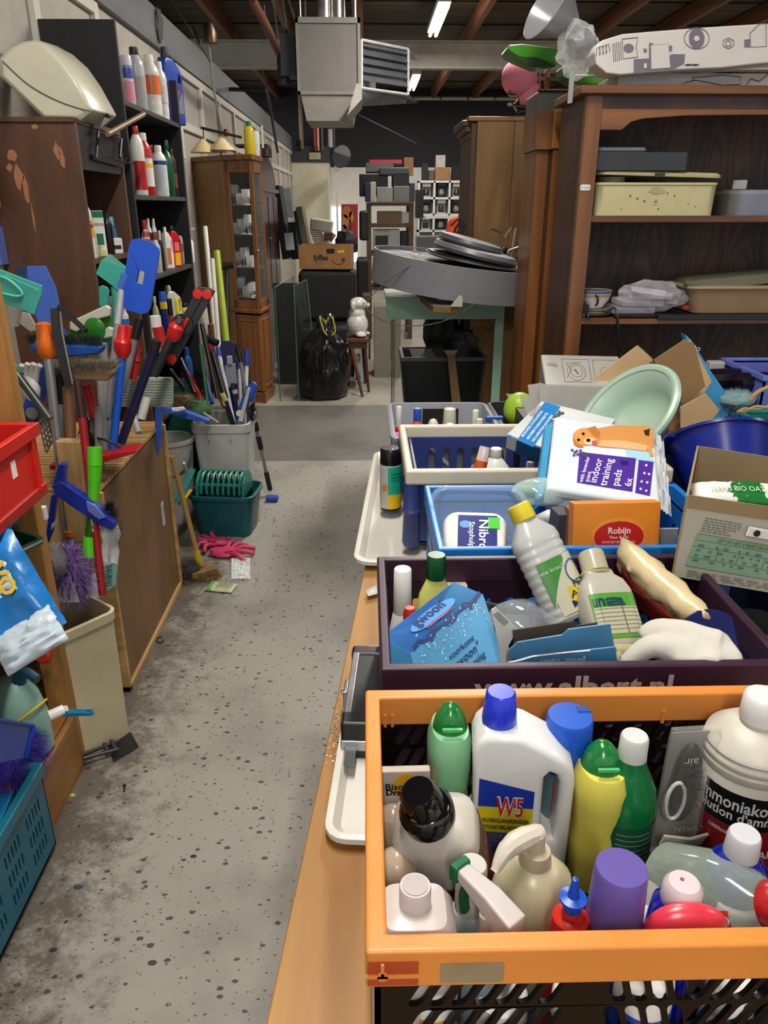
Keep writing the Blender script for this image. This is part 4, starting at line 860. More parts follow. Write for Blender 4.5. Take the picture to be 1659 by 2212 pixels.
# dustpans
bp=pl('3f62b8',.35)
t=thing('dustpan','large periwinkle blue dustpan leaning against the brown bookcase','dustpan',atY(90,700,2.9))
part(t,'pan',poly3([(58,575),(98,574),(120,620),(130,665),(128,700),(85,702),(60,640)],2.85,.006),bp,world=True,bevel=.002)
part(t,'inner_wall',slab(*[atY(x,y,d)for x,y,d in((30,577,2.95),(58,575,2.85),(66,655,2.85),(50,630,2.95))],.006),pl('24408c',.4),world=True)
part(t,'handle',poly3([(85,700),(128,690),(150,740),(145,790),(110,790)],2.86,.012),pl('2c4ea4',.35),world=True,bevel=.004)
t=thing('dustpan','turquoise ribbed dustpan jutting in from the left edge','dustpan',atY(40,640,2.2))
part(t,'pan',poly3([(-25,575),(0,582),(90,617),(90,632),(74,680),(66,678),(30,662),(-25,648)],2.2,.008),teal,world=True,bevel=.002)
part(t,'raised_ring',tube(spl([atY(x,y,2.192)for x,y in((-20,596),(10,600),(38,620),(48,635),(36,640),(0,632),(-20,624))]),.004),pl('52b0a2',.3),world=True)
part(t,'ribs',G(*[tube([atY(10+i*4-.3*i,594+i*1.7,2.193),atY(78+i,624+i*.6,2.193)],.001,4)for i in range(0,7)]),pl('52b0a2',.3),world=True)
t=thing('dustpan','turquoise scoop head on a curved turquoise handle','dustpan',atY(230,870,2.6))
part(t,'scoop_floor',poly3([(207,591),(219,561),(282,582),(255,627)],2.6,.006),teal,world=True,bevel=.001)
part(t,'scoop_back',slab(*[atY(x,y,d)for x,y,d in((219,562,2.6),(238,548,2.7),(283,584,2.66),(272,596,2.6))],.006),pl('2f7c70',.4),world=True)
part(t,'handle',tube(spl([atY(x,y,2.62)for x,y in((250,620),(254,660),(252,700),(240,725),(225,745),(221,800),(222,870))]),.016),teal,world=True)
part(t,'hanging_ring',poly3([(213,620),(220,616),(230,620),(236,628),(232,662),(214,662)],2.58,.01),pl('2c8c80',.35),world=True,bevel=.003)
# blue flat mop
t=thing('flat_mop','upright bright blue flat mop head on a white pole','mop',atY(238,975,2.45))
y=2.5;ax=(atY(290,675,y)-atY(314,520,y));L=ax.length;c0=atY(303,598,y);M=fr(c0,c0-ax,(1,0,0))
w=(atY(336,600,y)-atY(272,600,y)).x
v,f=shape(rrect(-w/2,w/2,-L/2,L/2,.03,6),[rrect(-.008,.012,-.02,.02,.002)],.014)
part(t,'plate',G().add(([(p[0],p[2],p[1])for p in v],f),M),pl('1c4cb8',.3,var=.04),world=True,bevel=.005,smooth=50)
part(t,'metal_clip',G().add(box(-.004,.012,-.004,.012,-.02,.02),M),pl('c4c4c4',.25,.8),world=True)
seg(t,'joint',(273,592),(262,622),2.5,2.5,.014,blu2);seg(t,'pole',(263,620),(254,700),2.5,2.48,.011,pl('b8b8ba',.3,.4));seg(t,'pole',(254,700),(232,900),2.48,2.46,.011,pl('a0a0a2',.3,.4))
# green and white flat mop / swiffer pad
t=thing('mop_pad_pack','green and white mop plate facing us above the blue broom','mop',atY(195,730,2.55))
part(t,'green_plate',poly3([(147,697),(205,670),(240,683),(243,720),(225,733),(150,728)],2.56,.02),pl('3c7a24',.3,var=.2),world=True,bevel=.004)
part(t,'white_bar',poly3([(150,695),(228,659),(238,666),(237,683),(205,692),(165,718),(150,712)],2.54,.02),pl('b4b4a4',.35),world=True,bevel=.005)
part(t,'white_corner',poly3([(218,720),(232,706),(245,710),(243,728),(222,733)],2.535,.02),pl('b4b4a4',.35),world=True,bevel=.005)
part(t,'dial',G().add(lathe([(.03,0),(.034,.01),(.02,.016),(0,.016)],24),MX.Translation(atY(207,708,2.535))@RX(90)),pl('1f6a18',.25),world=True)
# blue broom with dark bristles
t=thing('push_broom','blue broom head with dark bristles pointing up','broom',atY(140,770,2.4))
part(t,'block',poly3([(62,741),(100,742),(222,748),(214,766),(150,772),(80,762),(66,755)],2.4,.05),pl('1c4a94',.35),world=True,bevel=.008)
g=G();rd=random.Random(5)
for i in range(420):
    u=rd.random();dy=rd.uniform(0,.05);b=atY(62+158*u,744+4*u,2.4+dy);e=b+V((rd.uniform(-.012,.012),rd.uniform(-.01,.01),rd.uniform(.02,.035)));g.add(tube([b,e],.0012,3,cap=False))
part(t,'bristles',g,pl('16282c',.6),world=True,kind='stuff')
# natural bristle scrubbing brush
t=thing('scrubbing_brush','worn wooden brush with pale natural bristles on a dark brown stick','brush',atY(200,820,2.3))
part(t,'block',poly3([(156,800),(236,800),(244,808),(232,824),(160,822),(152,812)],2.28,.06),wood('5c4430','8c7050','x',18),world=True,bevel=.008)
g=G()
for i in range(1500):
    u=rd.random();b=atY(156+84*u,803-0*u,2.28+rd.uniform(-.005,.06));e=b+V((rd.uniform(-.03,.03)+(u-.5)*.04,rd.uniform(-.03,.02),rd.uniform(.015,.045)));m_=b.lerp(e,.5)+V((rd.uniform(-.006,.006),0,.006));g.add(([b-V((.0008,0,0)),b+V((.0008,0,0)),m_+V((.0008,0,0)),m_-V((.0008,0,0)),e],[(0,1,2,3),(3,2,4)]))
part(t,'bristles',g,pl('7c745c',.8,var=.25),world=True,kind='stuff')
rdm=pl('8a1216',.35)
t=Q('mop','long red pole with white lettering standing in the cream bin',(177,900),(222,1285),2.14,2.05,.012,rdm)
seg(t,'brown_section',(167,822),(177,902),2.16,2.14,.013,pl('2c1410',.35))
A,B=atY(193,1080,2.1),atY(205,1150,2.07);letters(t,'mop pro telescopic 130',_wm(t).inverted()@((A+B)/2+V((0,-.0135,0))),B-A,(B-A).cross(V((0,1,0)))*-1,.006,pl('d8d0cc'))
# collars and joints
t=Q('mop','bright blue pole with a red collar',(264,770),(242,985),2.4,2.38,.0135,'blue' if 0 else '1550b4')
part(t,'red_collar',G(lathe([(.016,0),(.026,.02),(.028,.05),(.02,.06),(.016,.085),(.012,.1)],20)).xf(MX.Translation(atY(265,772,2.4))@RY(8)),pl('c01c18',.3),world=True);seg(t,'red_clip',(276,738),(281,705),2.39,2.39,.008,pl('c01c18',.3))
t=Q('mop','grey pole with a black rubber grip leaning right',(291,730),(262,850),2.55,2.5,.013,'74767a');seg(t,'grip',(301,688),(291,732),2.56,2.55,.016,BLK)
t=Q('hand_brush','tapered red plastic handle between the grey and navy poles',(302,718),(292,780),2.6,2.58,.006,'c0261c',r1=.018);seg(t,'lower',(292,780),(286,818),2.58,2.58,.015,pl('c0261c',.35))
t=Q('mop','dark navy pole leaning across the pale mop pad',(333,755),(262,955),2.4,2.42,.015,'191838');seg(t,'cap',(338,735),(333,757),2.4,2.4,.016,BLK)
t=thing('flat_mop','dark grey flat mop frame with round red discs leaning right','mop',atY(330,800,2.6))
part(t,'frame',poly3([(358,785),(373,792),(465,628),(452,622),(427,619),(350,770)],2.62,.014),pl('2c2c2e',.4,var=.1),world=True,bevel=.003)
for x,y_ in((427,635),(447,636),(371,775)):part(t,'red_disc',G().add(lathe([(.017,0),(.016,.003),(0,.004)],20),MX.Translation(atY(x,y_,2.617))@RX(90)),pl('c4201c',.35),world=True)
part(t,'ridge',tube([atY(436,640,2.615),atY(408,690,2.615)],.003),pl('38383a',.4),world=True)
part(t,'hub',G().add(cyl(.035,0,.012),MX.Translation(atY(395,700,2.615))@RX(90)),pl('242426',.4),world=True)
part(t,'red_lever',poly3([(390,706),(402,686),(408,690),(397,712)],2.59,.015),pl('c4201c',.35),world=True,bevel=.003)
part(t,'red_joint',G(lathe([(.012,-.005),(.024,.012),(.026,.045),(.014,.062)],20)).xf(fr(atY(371,733,2.58),atY(385,698,2.58))),pl('c4201c',.35),world=True)
seg(t,'pole',(368,735),(332,812),2.58,2.56,.014,pl('1f2022',.4));seg(t,'bolt',(385,698),(392,688),2.57,2.57,.012,pl('77746c',.3,.8))
t=thing('flat_mop','rectangular pale grey green mop pad lying behind the navy pole','mop',atY(305,875,2.65))
part(t,'pad',poly3(rrect(238,373,816,880,8),2.66,.02),pl('8a9484',.8,bump=.5,bs=300),world=True,bevel=.006)
part(t,'stitch_line',G(*[tube([atY(240,822+i*6,2.657),atY(371,822+i*6,2.657)],.0012,4)for i in range(9)]),pl('9ca696',.8),world=True)
# blue angled wiper hooked over the cabinet corner
bw=pl('2f55b0',.35)
t=thing('angled_wiper','blue plastic wiper hooked over the far corner of the slatted cabinet','wiper',atY(345,985,2.95))
part(t,'blade',poly3([(334,880),(346,878),(350,900),(347,965),(340,988),(335,978)],2.98,.012),bw,world=True,bevel=.003)
part(t,'arm',poly3([(335,880),(348,877),(400,888),(453,908),(450,914),(395,905),(350,888)],2.99,.03),bw,world=True,bevel=.004)
part(t,'ridge',poly3([(370,890),(402,886),(404,893),(380,897)],2.97,.015),pl('3c66c4',.35),world=True,bevel=.003)
single('white_clip','small white plastic clip lying on the blue wiper','clip',poly3([(370,882),(395,879),(400,884),(385,889),(372,888)],2.95,.01),WHT,bevel=.002)
# tubes of glue, spray, white things
t=thing('sealant_tube','white and red sealant tube leaning behind the black flat mop','tube',atY(345,760,2.9));seg(t,'barrel',(335,682),(340,728),2.9,2.9,.02,WHT);seg(t,'red_label',(340,706),(350,750),2.89,2.89,.0205,RED);seg(t,'nozzle',(350,750),(352,772),2.89,2.89,.018,WHT,.008)
t=thing('sealant_tube','white and blue glue tube standing left of the blue flat mop','tube',atY(266,715,2.7));seg(t,'barrel',(264,680),(267,715),2.7,2.7,.02,WHT);seg(t,'blue_label',(265,688),(266,700),2.699,2.699,.0208,pl('3060a8'));seg(t,'nozzle',(262,655),(264,680),2.7,2.7,.006,WHT,.018)
for i,(p,q,y0,y1,r,c,l)in enumerate((((222,740),(235,985),2.5,2.45,.013,'8c8c8c','first grey pole under the turquoise scoop'),((216,820),(228,990),2.4,2.4,.011,'9a9a98','second grey pole standing in the middle of the pile'),((212,880),(214,985),2.38,2.36,.012,'8f908e','short grey pole beside the scrubbing brush'),((236,640),(262,990-160),2.75,2.7,.01,'9c9a98','thin pale pole rising behind the turquoise handle'),((197,700),(178,790),2.6,2.55,.008,'2c2a2c','black wire arm behind the broom head'),
        ((186,830),(205,905),2.5,2.5,.016,'8c1820','dark red handle behind the grey poles'),((180,835),(186,940),2.55,2.5,.014,'b08c58','pale wooden batten behind the brown stick'),((288,895),(300,935),2.6,2.55,.011,'9a9c9c','short aluminium tube end above the slatted top'),((305,905),(318,858),2.62,2.64,.016,'b4b2aa','white rounded handle over the slatted top'),((300,845),(298,885),2.7,2.7,.012,'2c6a1c','green tube behind the navy pole'),((170,940),(195,1000),2.4,2.3,.005,'8a8a8a','thin bent wire across the pile'))):
    S_('loose_pole',l,'pole',p,q,y0,y1,r,c,group='loose poles in the pile of mops')
t=Q('angled_mop','dark grey handle with a green socket at the far left of the pile',(30,800),(108,905),2.15,2.1,.012,'2c2e30');seg(t,'green_socket',(8,770),(42,812),2.17,2.15,.018,pl('2f6a4c',.35),.014);seg(t,'turquoise_arm',(-8,660),(16,770),2.2,2.17,.018,teal)
t=thing('wire_basket','grey plastic mesh basket wedged between the poles','basket',atY(100,950,2.35));g=G();a,b,c,d=[atY(x,y,2.35)for x,y in((112,888),(84,912),(100,978),(124,930))]
for i in range(6):g.add(tube([a.lerp(b,i/5),d.lerp(c,i/5)],.003,5));g.add(tube([a.lerp(d,i/5),b.lerp(c,i/5)],.003,5))
part(t,'mesh',g,pl('6c6e70',.4),world=True)
wg=pl('c4c2bc',.6)
t=thing('work_glove','white glove resting on blue plastic at the left of the pile','glove',atY(70,830,2.3));c0=atY(66,838,2.3)
part(t,'palm',ball(c0,(.028,.02,.04),nz=.2),wg,world=True)
for i in range(4):part(t,'finger',tube(spl([c0+V((-.02+.013*i,0,.02)),c0+V((-.016+.016*i,-.006,.055)),c0+V((-.008+.018*i,-.012,.078-.004*abs(i-1.5)))]),.0085),wg,world=True)
t=thing('blue_dustpan_set','royal blue plastic dustpan body hanging between the left poles','dustpan',atY(80,870,2.4));part(t,'pan',poly3([(72,806),(98,775),(104,840),(92,870),(60,905),(48,880)],2.4,.012),pl('1c3f94',.35),world=True,bevel=.003);part(t,'dial',G().add(lathe([(.02,0),(.018,.004),(0,.005)],20),MX.Translation(atY(69,893,2.35))@RX(90)),pl('8a8c7c',.4),world=True);part(t,'lower_pan',poly3([(45,880),(85,880),(82,920),(40,915)],2.41,.012),pl('142f70',.35),world=True,bevel=.003)
single('lamp_cone','small off white plastic cone behind the turquoise dustpan','cone',G(lathe([(.02,0),(.05,.08),(.048,.08),(.018,.002)],20)).xf(MX.Translation(atY(27,705,2.5))),pl('9c9688',.5))
single('white_plate','tilted grey white plastic plate behind the turquoise dustpan','plate',poly3([(40,672),(62,678),(80,712),(66,716),(44,700)],2.7,.01),pl('9c9890',.5))
single('cork_head','small round bristle head left of the silver pole','brush',G(ball(atY(122,790,2.42),(.035,.03,.025),nz=.2),strands(atY(122,790,2.42),(.035,.03,.03),400,.012,.0007,9)),pl('5c5444',.8))
# things in and around the cream bin
t=thing('telescopic_squeegee','lime green telescopic handle standing in the cream bin','pole',atY(190,1285,2.06));lim=pl('4cb414',.3)
seg(t,'upper_grip',(204,966),(205,1005),2.12,2.11,.021,lim);seg(t,'taper',(205,1005),(200,1110),2.11,2.09,.021,lim,.013);seg(t,'dark_section',(199,1110),(193,1160),2.09,2.08,.014,pl('17500c',.3));seg(t,'lower_grip',(193,1158),(191,1202),2.08,2.07,.017,lim,.02);seg(t,'chrome_tube',(191,1200),(187,1290),2.07,2.06,.012,pl('b4b0b4',.12,.95))
t=thing('angled_wiper','dark blue plastic wiper arm pointing out over the cream bin','wiper',atY(180,1080,2.1));db=pl('162a8c',.3)
part(t,'arm',poly3([(112,1048),(130,1040),(205,1090),(248,1132),(242,1146),(215,1135),(150,1092),(118,1068)],2.07,.03),db,world=True,bevel=.004)
part(t,'upright',poly3([(111,1055),(126,1003),(140,1003),(138,1050),(122,1062)],2.075,.03),db,world=True,bevel=.004)
part(t,'clear_insert',poly3([(186,1084),(203,1092),(226,1118),(214,1122),(190,1104)],2.062,.01),pl('5a6cae',.2),world=True)
part(t,'lower_blade',poly3([(110,1070),(122,1068),(112,1150),(101,1178),(98,1160)],2.12,.02),db,world=True,bevel=.003);part(t,'paper_tag',poly3([(111,1132),(127,1118),(125,1128),(110,1145)],2.1,.001),pl('a0a4ac'),world=True)
t=thing('dustpan','flat red dustpan lying on the slatted top','dustpan',atY(200,1010,2.3))
part(t,'pan',poly3([(105,1006),(180,996),(250,978),(298,972),(290,980),(215,1002),(150,1012),(108,1016)],2.3,.08),pl('a01420',.35),world=True,bevel=.003)
part(t,'black_lip',poly3([(195,975),(230,958),(268,975),(240,984),(200,990)],2.4,.06),BLK,world=True,bevel=.003)
single('bent_wire','thin dark wire lying over the red dustpan','wire',tube(spl([atY(210,946,2.35),atY(240,955,2.35),(atY(272,975,2.35))]),.004),pl('2c2c2c',.3,.6))
single('black_sack','black bag hanging in the pile behind the lime handle','bag',ball(atY(210,950,2.5),(.06,.06,.08),nz=.4),pl('0d0c0e',.4,bump=.5),loc=atY(210,970,2.5))
t=thing('duster','fluffy mauve duster head sticking out of the cream bin','duster',atY(150,1270,2.02));c0=atY(155,1235,2.03)
part(t,'head',ball(c0,(.035,.04,.08),nz=.35),pl('4a3060',.8),world=True);part(t,'fibres',strands(c0,(.04,.045,.085),2200,.035,.0009,13,.4),pl('7a5a94',.7),world=True,kind='stuff')
c0=atY(118,1210,1.98);t=thing('mop_cloth','grey woolly mop cloth between rack and cream bin','mop',c0);part(t,'cloth',ball(c0,(.03,.04,.05),nz=.5),pl('6a6866',.9,bump=.8,bs=120),world=True)
single('plastic_spatula','translucent white plastic plate with slots sticking out of the cream bin','plate',G().add(shape([(-.035,-.03),(.04,-.03),(.02,.08),(-.002,.09),(-.022,.06)],[slot(.01,.02,.008,.035),slot(-.008,.0,.008,.03),slot(.012,-.012,.007,.02)],.004),MX.Translation(atY(140,1280,1.99))@RX(80)),pl('a8a4a0',.25))
t=thing('bottle_brush','black bottle brush in clear wrap standing in the cream bin','brush',atY(235,1260,2.1));c0=atY(240,1130,2.1)
part(t,'core',tube([atY(243,1085,2.1),atY(232,1270,2.1)],.005),BLK,world=True);part(t,'bristles',strands(c0,(.013,.013,.07),1200,.02,.0007,21),pl('0c0c0e',.6),world=True,kind='stuff')
part(t,'wrap',G(lathe([(.028,0),(.03,.04),(.022,.07),(.03,.1),(.02,.13)],12)).xf(fr(atY(234,1215,2.1),atY(240,1140,2.1))),clear(alpha=.25),world=True)
part(t,'card',poly3([(222,1212),(255,1218),(250,1262),(222,1285)],2.075,.003),pl('6a9a90',.4),world=True);A,B=atY(237,1215,2.07),atY(236,1268,2.07)
letters(t,'BAUBWI',_wm(t).inverted()@((A+B)/2+V((0,-.004,0))),B-A,(1,0,0),.018,BLK,maxw=.07)
single('bubble_wrap','crumpled clear wrap deep in the cream bin','wrap',ball(atY(205,1265,2.08),(.03,.03,.04),nz=.25,ns=3),clear(alpha=.3),loc=atY(205,1275,2.08))
single('wood_log','pale wooden end with rough top leaning behind the blue wiper arm','wood',G(*[box(-.035,.035,-.02,.02,0,.33)]).xf(MX.Translation(atY(176,1165,2.22))@RY(2)),wood('8c6c40','b89a68','z',20),bevel=.004)
t=thing('vacuum_tube','grey plastic tube with an orange ring low in the pile','tube',atY(150,1180,2.25));seg(t,'tube',(140,1060),(156,1185),2.25,2.2,.017,pl('505458'));seg(t,'orange_ring',(151,1145),(153,1156),2.21,2.21,.019,pl('b45c1c'))
single('white_stopper','little white stopper on a blue bottle behind the rack post','cap',box(-.015,.015,-.01,.01,0,.04),WHT,bevel=.003).matrix_world=MX.Translation(atY(92,1122,2.0))
# white, lime and black poles by the corner cabinet
for i,(p,q,y0,y1,r,c,l)in enumerate((((443,490),(468,760),5.6,5.2,.016,'c0beb8','thin white pole leaning against the wall by the corner cabinet'),((432,630),(452,770),5.0,4.9,.03,'a9a294','thick cream pipe standing at the wall'),((458,560),(473,760),5.5,5.2,.018,'b8b5ae','second white pole next to the lime one'),((468,543),(489,740),5.6,5.3,.024,'8a9a1c','lime yellow flat pole by the corner cabinet'),((490,580),(492,760),5.7,5.5,.022,'17171a','black pole with a clamp beside the corner cabinet'),((455,700),(460,745),4.9,4.9,.02,'6c4428','short brown wooden end by the white poles'))):
    t=S_('leaning_pole',l,'pole',p,q,y0,y1,r,c,group='poles beside the corner cabinet');
    if i==4:part(t,'clamp',tube([atY(478,576,5.6),atY(505,572,5.6)],.025),BLK,world=True)
# ================================================================ corner cabinet and the far left
ow=wood('5a3416','845226','z',12,.4,.06,.06);owd=wood('2c160c','4a2614','z',12,.4,.06,.06);side=wood('755630','8c6c40','z',8,.5,.1,.05)
glass=clear('9aa4a0',.03,.05,add=.15)
def wseg(P,Q,z0,z1,th=.02,inn=0):
    P,Q=V((P[0],P[1],0)),V((Q[0],Q[1],0));n=(Q-P).cross(V((0,0,1))).normalized()*th
    P,Q=P-n*inn,Q-n*inn
    v=[P,Q,Q-n,P-n];return[V((p.x,p.y,z0))for p in v]+[V((p.x,p.y,z1))for p in v],[(3,2,1,0),(4,5,6,7),(0,1,5,4),(1,2,6,5),(2,3,7,6),(3,0,4,7)]
A,B,C,D=atZ(499,846,0),atZ(521,864,0),atZ(574,871,0),atZ(592,852,0);E_,F_=V((WX,7.45,0)),V((WX,6.98,0));HC=1.965
t=thing('corner_cabinet','tall wooden corner display cabinet with glass doors and glassware','cabinet',(B.x,B.y,0))
part(t,'side_panel',wseg(F_,B,0,HC-.02),side,world=True)
part(t,'side_panel',wseg(D,(D.x-.1,D.y+.5),0,HC-.02),ow,world=True)
part(t,'back_panel',G(wseg((WX+.02,7.0),(WX+.02,7.5),0,HC),wseg((WX,7.48),(D.x-.1,D.y+.52),0,HC)),pl('1c100a',.7),world=True)
pts=[F_,B,C,D,(D.x-.1,D.y+.5),(WX,7.45)];pz=lambda o,z0,z1:prism([((p[0]+1.1)*(1+o)-1.1,(p[1]-7.1)*(1+o)+7.1)for p in pts],z0,z1)
part(t,'base',pz(.02,0,.09),ow,world=True,bevel=.004);part(t,'top_board',pz(.06,HC-.02,HC+.02),ow,world=True,bevel=.006);part(t,'waist_moulding',pz(.05,.765,.80),ow,world=True,bevel=.008)
for P,Q in((B,C),(C,D)):
    P,Q=V(P),V(Q);u=Q-P;e=.13 if u.length>.2 else .2
    dr=part(t,'glass_door',G(wseg(P,P+u*e,.80,HC-.02),wseg(Q-u*e,Q,.80,HC-.02),wseg(P,Q,.80,.87),wseg(P,Q,HC-.11,HC-.02)),ow,world=True,bevel=.003)
    part(dr,'glass_pane',wseg(P+u*e,Q-u*e,.87,HC-.11,.004,1.5),glass,world=True)
    d2=part(t,'lower_door',wseg(P+u*.06,Q-u*.06,.1,.75,.02),ow,world=True,bevel=.003)
    part(d2,'raised_panel',wseg(P+u*.22,Q-u*.22,.17,.69,.012,-.9),ow,world=True,bevel=.004)
    part(d2,'rail',G(wseg(P+u*.18,Q-u*.18,.70,.715,.012,-.9),wseg(P+u*.18,Q-u*.18,.135,.15,.012,-.9)),pl('8a5a34',.4),world=True)
part(t,'knob',ball(V(C)+V((.012,-.02,1.27)),.012),pl('b08c50',.3,.9),world=True)
part(t,'plinth_block',box(D.x-.04,D.x-.02,D.y,D.y+.3,0,.02),RED,world=True)
GZ=[1.615,1.39,1.13,.885]
for z in GZ:part(t,'shelf',prism([((p[0]+1.1)*.94-1.1,(p[1]-7.1)*.9+7.1)for p in pts],z-.012,z),pl('3a2214',.5),world=True)
gm=clear('f2f6f4',.02,.25);gp=None
gl={'stemmed wine glass':[(.028,0),(.028,.003),(.004,.008),(.003,.06),(.03,.09),(.034,.13),(.03,.155),(.028,.155),(.031,.13),(.027,.092),(0,.066)],'cut tumbler':[(.03,0),(.032,.004),(.036,.09),(.034,.09),(.029,.01),(0,.01)],'footed goblet':[(.026,0),(.026,.003),(.006,.01),(.006,.03),(.036,.06),(.038,.12),(.035,.12),(.033,.062),(0,.04)]}
wz=['top','second','third','bottom']
for k,z in enumerate(GZ):
    for i in range(6):
        nm=list(gl)[(i+k)%3];sd='at the left of' if i%3==0 else 'in the middle of' if i%3==1 else 'at the right of'
        p=V(B).lerp(V(C),.28+.24*(i%3))+V((-.02,.1+.12*(i//3),0))
        single('drinking_glass','%s %s the %s row %s in the corner cabinet'%(nm,sd,'front' if i<3 else 'rear','%s shelf'%wz[k]),'glass',lathe(gl[nm],16,cx=p.x,cy=p.y),gm,loc=(p.x,p.y,z),group='glassware in the corner cabinet').matrix_world=T(p.x,p.y,z)
for o in bpy.data.objects:
    if o.name.startswith('drinking_glass'):
        me=o.data;l=o.matrix_world.translation;me.transform(T(0,0,l.z)) # geometry was made at floor height
A_=atY(540,325,6.8)
bottle('oil_bottle','yellow dish soap bottle standing on top of the corner cabinet','bottle',(A_.x,6.8,HC+.02),(A_.x,6.8,atY(535,262,6.8).z),.085,pl('b8a41c',.25),GRN,'tall',asp=.6)
for i,(px,w,h,c,l)in enumerate(((553,.07,.2,'c8ccc0','clear glass jar with dark rim on top of the corner cabinet'),(568,.02,.24,'b8b4a8','thin pale stick standing on the corner cabinet'),(575,.09,.07,'2a1c16','small dark pot on the far end of the corner cabinet'))):
    q=atY(px,325,7.0);single(('glass_jar','candle','pot')[i],l,('jar','candle','pot')[i],lathe([(w/2*.8,0),(w/2,h*.1),(w/2,h),(w/2-.004,h),(w/2-.004,.01),(0,.01)]if i!=1 else[(w/2,0),(w/2,h),(0,h)],18),gm if i==0 else pl(c,.4)).matrix_world=T(q.x,7.0,HC+.02)
# dark arched cabinet beyond
t=thing('display_cabinet','dark reddish cabinet with an arched top beyond the corner cabinet','cabinet',(-1.1,8,0));dk=wood('1c0c08','341610','z',12,.3)
part(t,'carcass',box(WX,-1.0,7.75,9.2,0,1.75),dk,world=True,bevel=.006)
part(t,'arched_pediment',G().add(prism([(0,1.75)]+[(.725-.725*cos(R(a)),1.78+.3*sin(R(a)))for a in range(0,181,15)]+[(1.45,1.75)],0,.42),T(-1.42,7.75,0)@RZ(90)@RX(90)),dk,world=True)
part(t,'cornice',box(WX,-.97,7.72,9.23,1.74,1.78),dk,world=True,bevel=.006)
for i in range(3):part(t,'door',G(wseg((-.995,7.8+.47*i),(-.995,8.2+.47*i),.8,1.7,.012,-1)),wood('241008','3c1c12','z',12,.3),world=True,bevel=.003)
part(t,'brass_handle',ball((-.975,8.2,1.3),.014),pl('b08c50',.3,.9),world=True);part(t,'top_shelf',box(-1.2,-.9,7.75,8.0,2.12,2.14),owd,world=True)
# jumble leaning against the far left wall
def B3(name,label,cat,px0,px1,py0,py1,y,d,c,**k):
    """a box whose front fills this patch of the view at depth y"""
    k.setdefault('rough',.5);r=k.pop('rough');P=atY((px0+px1)/2,py1,y);Qt=atY((px0+px1)/2,py0,y);x0,x1=atY(px0,(py0+py1)/2,y).x,atY(px1,(py0+py1)/2,y).x
    m=c if not isinstance(c,str)else pl(c,r);lean=k.pop('lean',0);z0=0 if k.pop('floor',0)else P.z
    g=G(box(-(x1-x0)/2,(x1-x0)/2,0,d,0,Qt.z-z0));rz=k.pop('rz',0)
    o=single(name,label,cat,g,m,loc=(0,0,0),**k);o.matrix_world=T((x0+x1)/2,y,z0)@RZ(rz)@RY(lean);return o
B3('framed_panel','tall dark framed panel leaning beside the dark arched cabinet','panel',606,622,400,560,9.3,.5,'141210',lean=-6,bevel=.004)
B3('mirror','small mirror with a pale frame leaning behind the dark panels','mirror',620,634,405,470,10.5,.03,'8c949c',rough=.1,lean=-5,bevel=.004)
B3('framed_panel','grey board leaning to the left above the fruit box','panel',655,668,445,540,9.0,.4,'6a6458',lean=-10,bevel=.003)
B3('framed_panel','thin black board leaning next to the grey one','panel',645,650,455,540,9.1,.4,'17181c',lean=-7)
B3('framed_panel','dark blue grey board standing behind the black one','panel',628,644,480,560,9.4,.3,'20242a',lean=-4)
B3('paper_sheet','white sheet hanging on the left of the boards','paper',617,636,503,540,9.0,.01,'c4c8d0',lean=-4)
B3('white_appliance','off white appliance lid lying on the jumble under the cream wall','appliance',668,716,474,500,9.6,.3,'c0bcae',lean=8,bevel=.02)
t=thing('wire_rack','black wire rack tilted on top of the fruit box','rack',atY(690,520,8.8));g=G();a,b,c,d=[atY(x,y_,8.8)for x,y_ in((670,497),(692,499),(708,524),(680,526))]
for i in range(7):g.add(tube([a.lerp(b,i/6),d.lerp(c,i/6)],.004,4));g.add(tube([a.lerp(d,i/6),b.lerp(c,i/6)],.004,4))
part(t,'grid',g,pl('2c2624'),world=True)
B3('red_brown_box','small red brown box behind the wire rack','box',700,718,503,520,9.2,.2,'5c2418')
single('clutter_cloth','black bag draped behind the fruit box','bag',ball(atY(748,525,8.6),(.12,.15,.12),nz=.4),pl('0e0e10',.6),loc=atY(748,530,8.6))
single('clutter_tube','orange cardboard roll leaning in the jumble','tube',tube([atY(722,505,9.3),atY(712,520,9.3)],.03),pl('b0744c'))
# fruit box on a black armchair
cb=pl('8c6236',.75,var=.08);y=8.0
t=thing('fruit_box','open brown cardboard fruit box standing on the black armchair','box',M=T(atY(705,582,y).x,y+.2,atY(705,582,y).z)@RZ(-4))
w=.52;h=atY(705,530,y).z-atY(705,582,y).z
part(t,'carton',G(ringbox(-w/2,w/2,-.2,.2,0,h,.006),box(-w/2,w/2,-.2,.2,0,.006)),cb,bevel=.002)
part(t,'hand_hole',box(.02,.1,-.2015,-.199,h*.66,h*.86),BLK);part(t,'flap',slab((-w/2,-.2,h),(w/2,-.2,h),(w/2,-.05,h-.03),(-w/2,-.05,h-.03),.004),cb)
letters(t,'fyffes',(-.04,-.2015,h*.5),(1,0,0),(0,0,1),.05,pl('15181c',.6),bold=.03);part(t,'banana_print',tube([(.14+.06*cos(R(a)),-.201,h*.42+.045*sin(R(a)))for a in range(180,370,20)],.006,6),pl('6a4420',.6))
part(t,'blue_dot',G().add(cyl(.018,0,.002),T(.19,-.2005,h*.4)@RX(90)),pl('1c2c5c'));part(t,'yellow_label',box(.13,.2,-.2012,-.2,h*.7,h*.8),pl('c8a81c'))
t=thing('armchair','black padded armchair under the fruit box','chair',(atY(705,700,8).x,8.1,0));cx=atY(707,640,8).x;bkm=pl('101012',.7,bump=.3)
zt=atY(705,582,8).z-.01
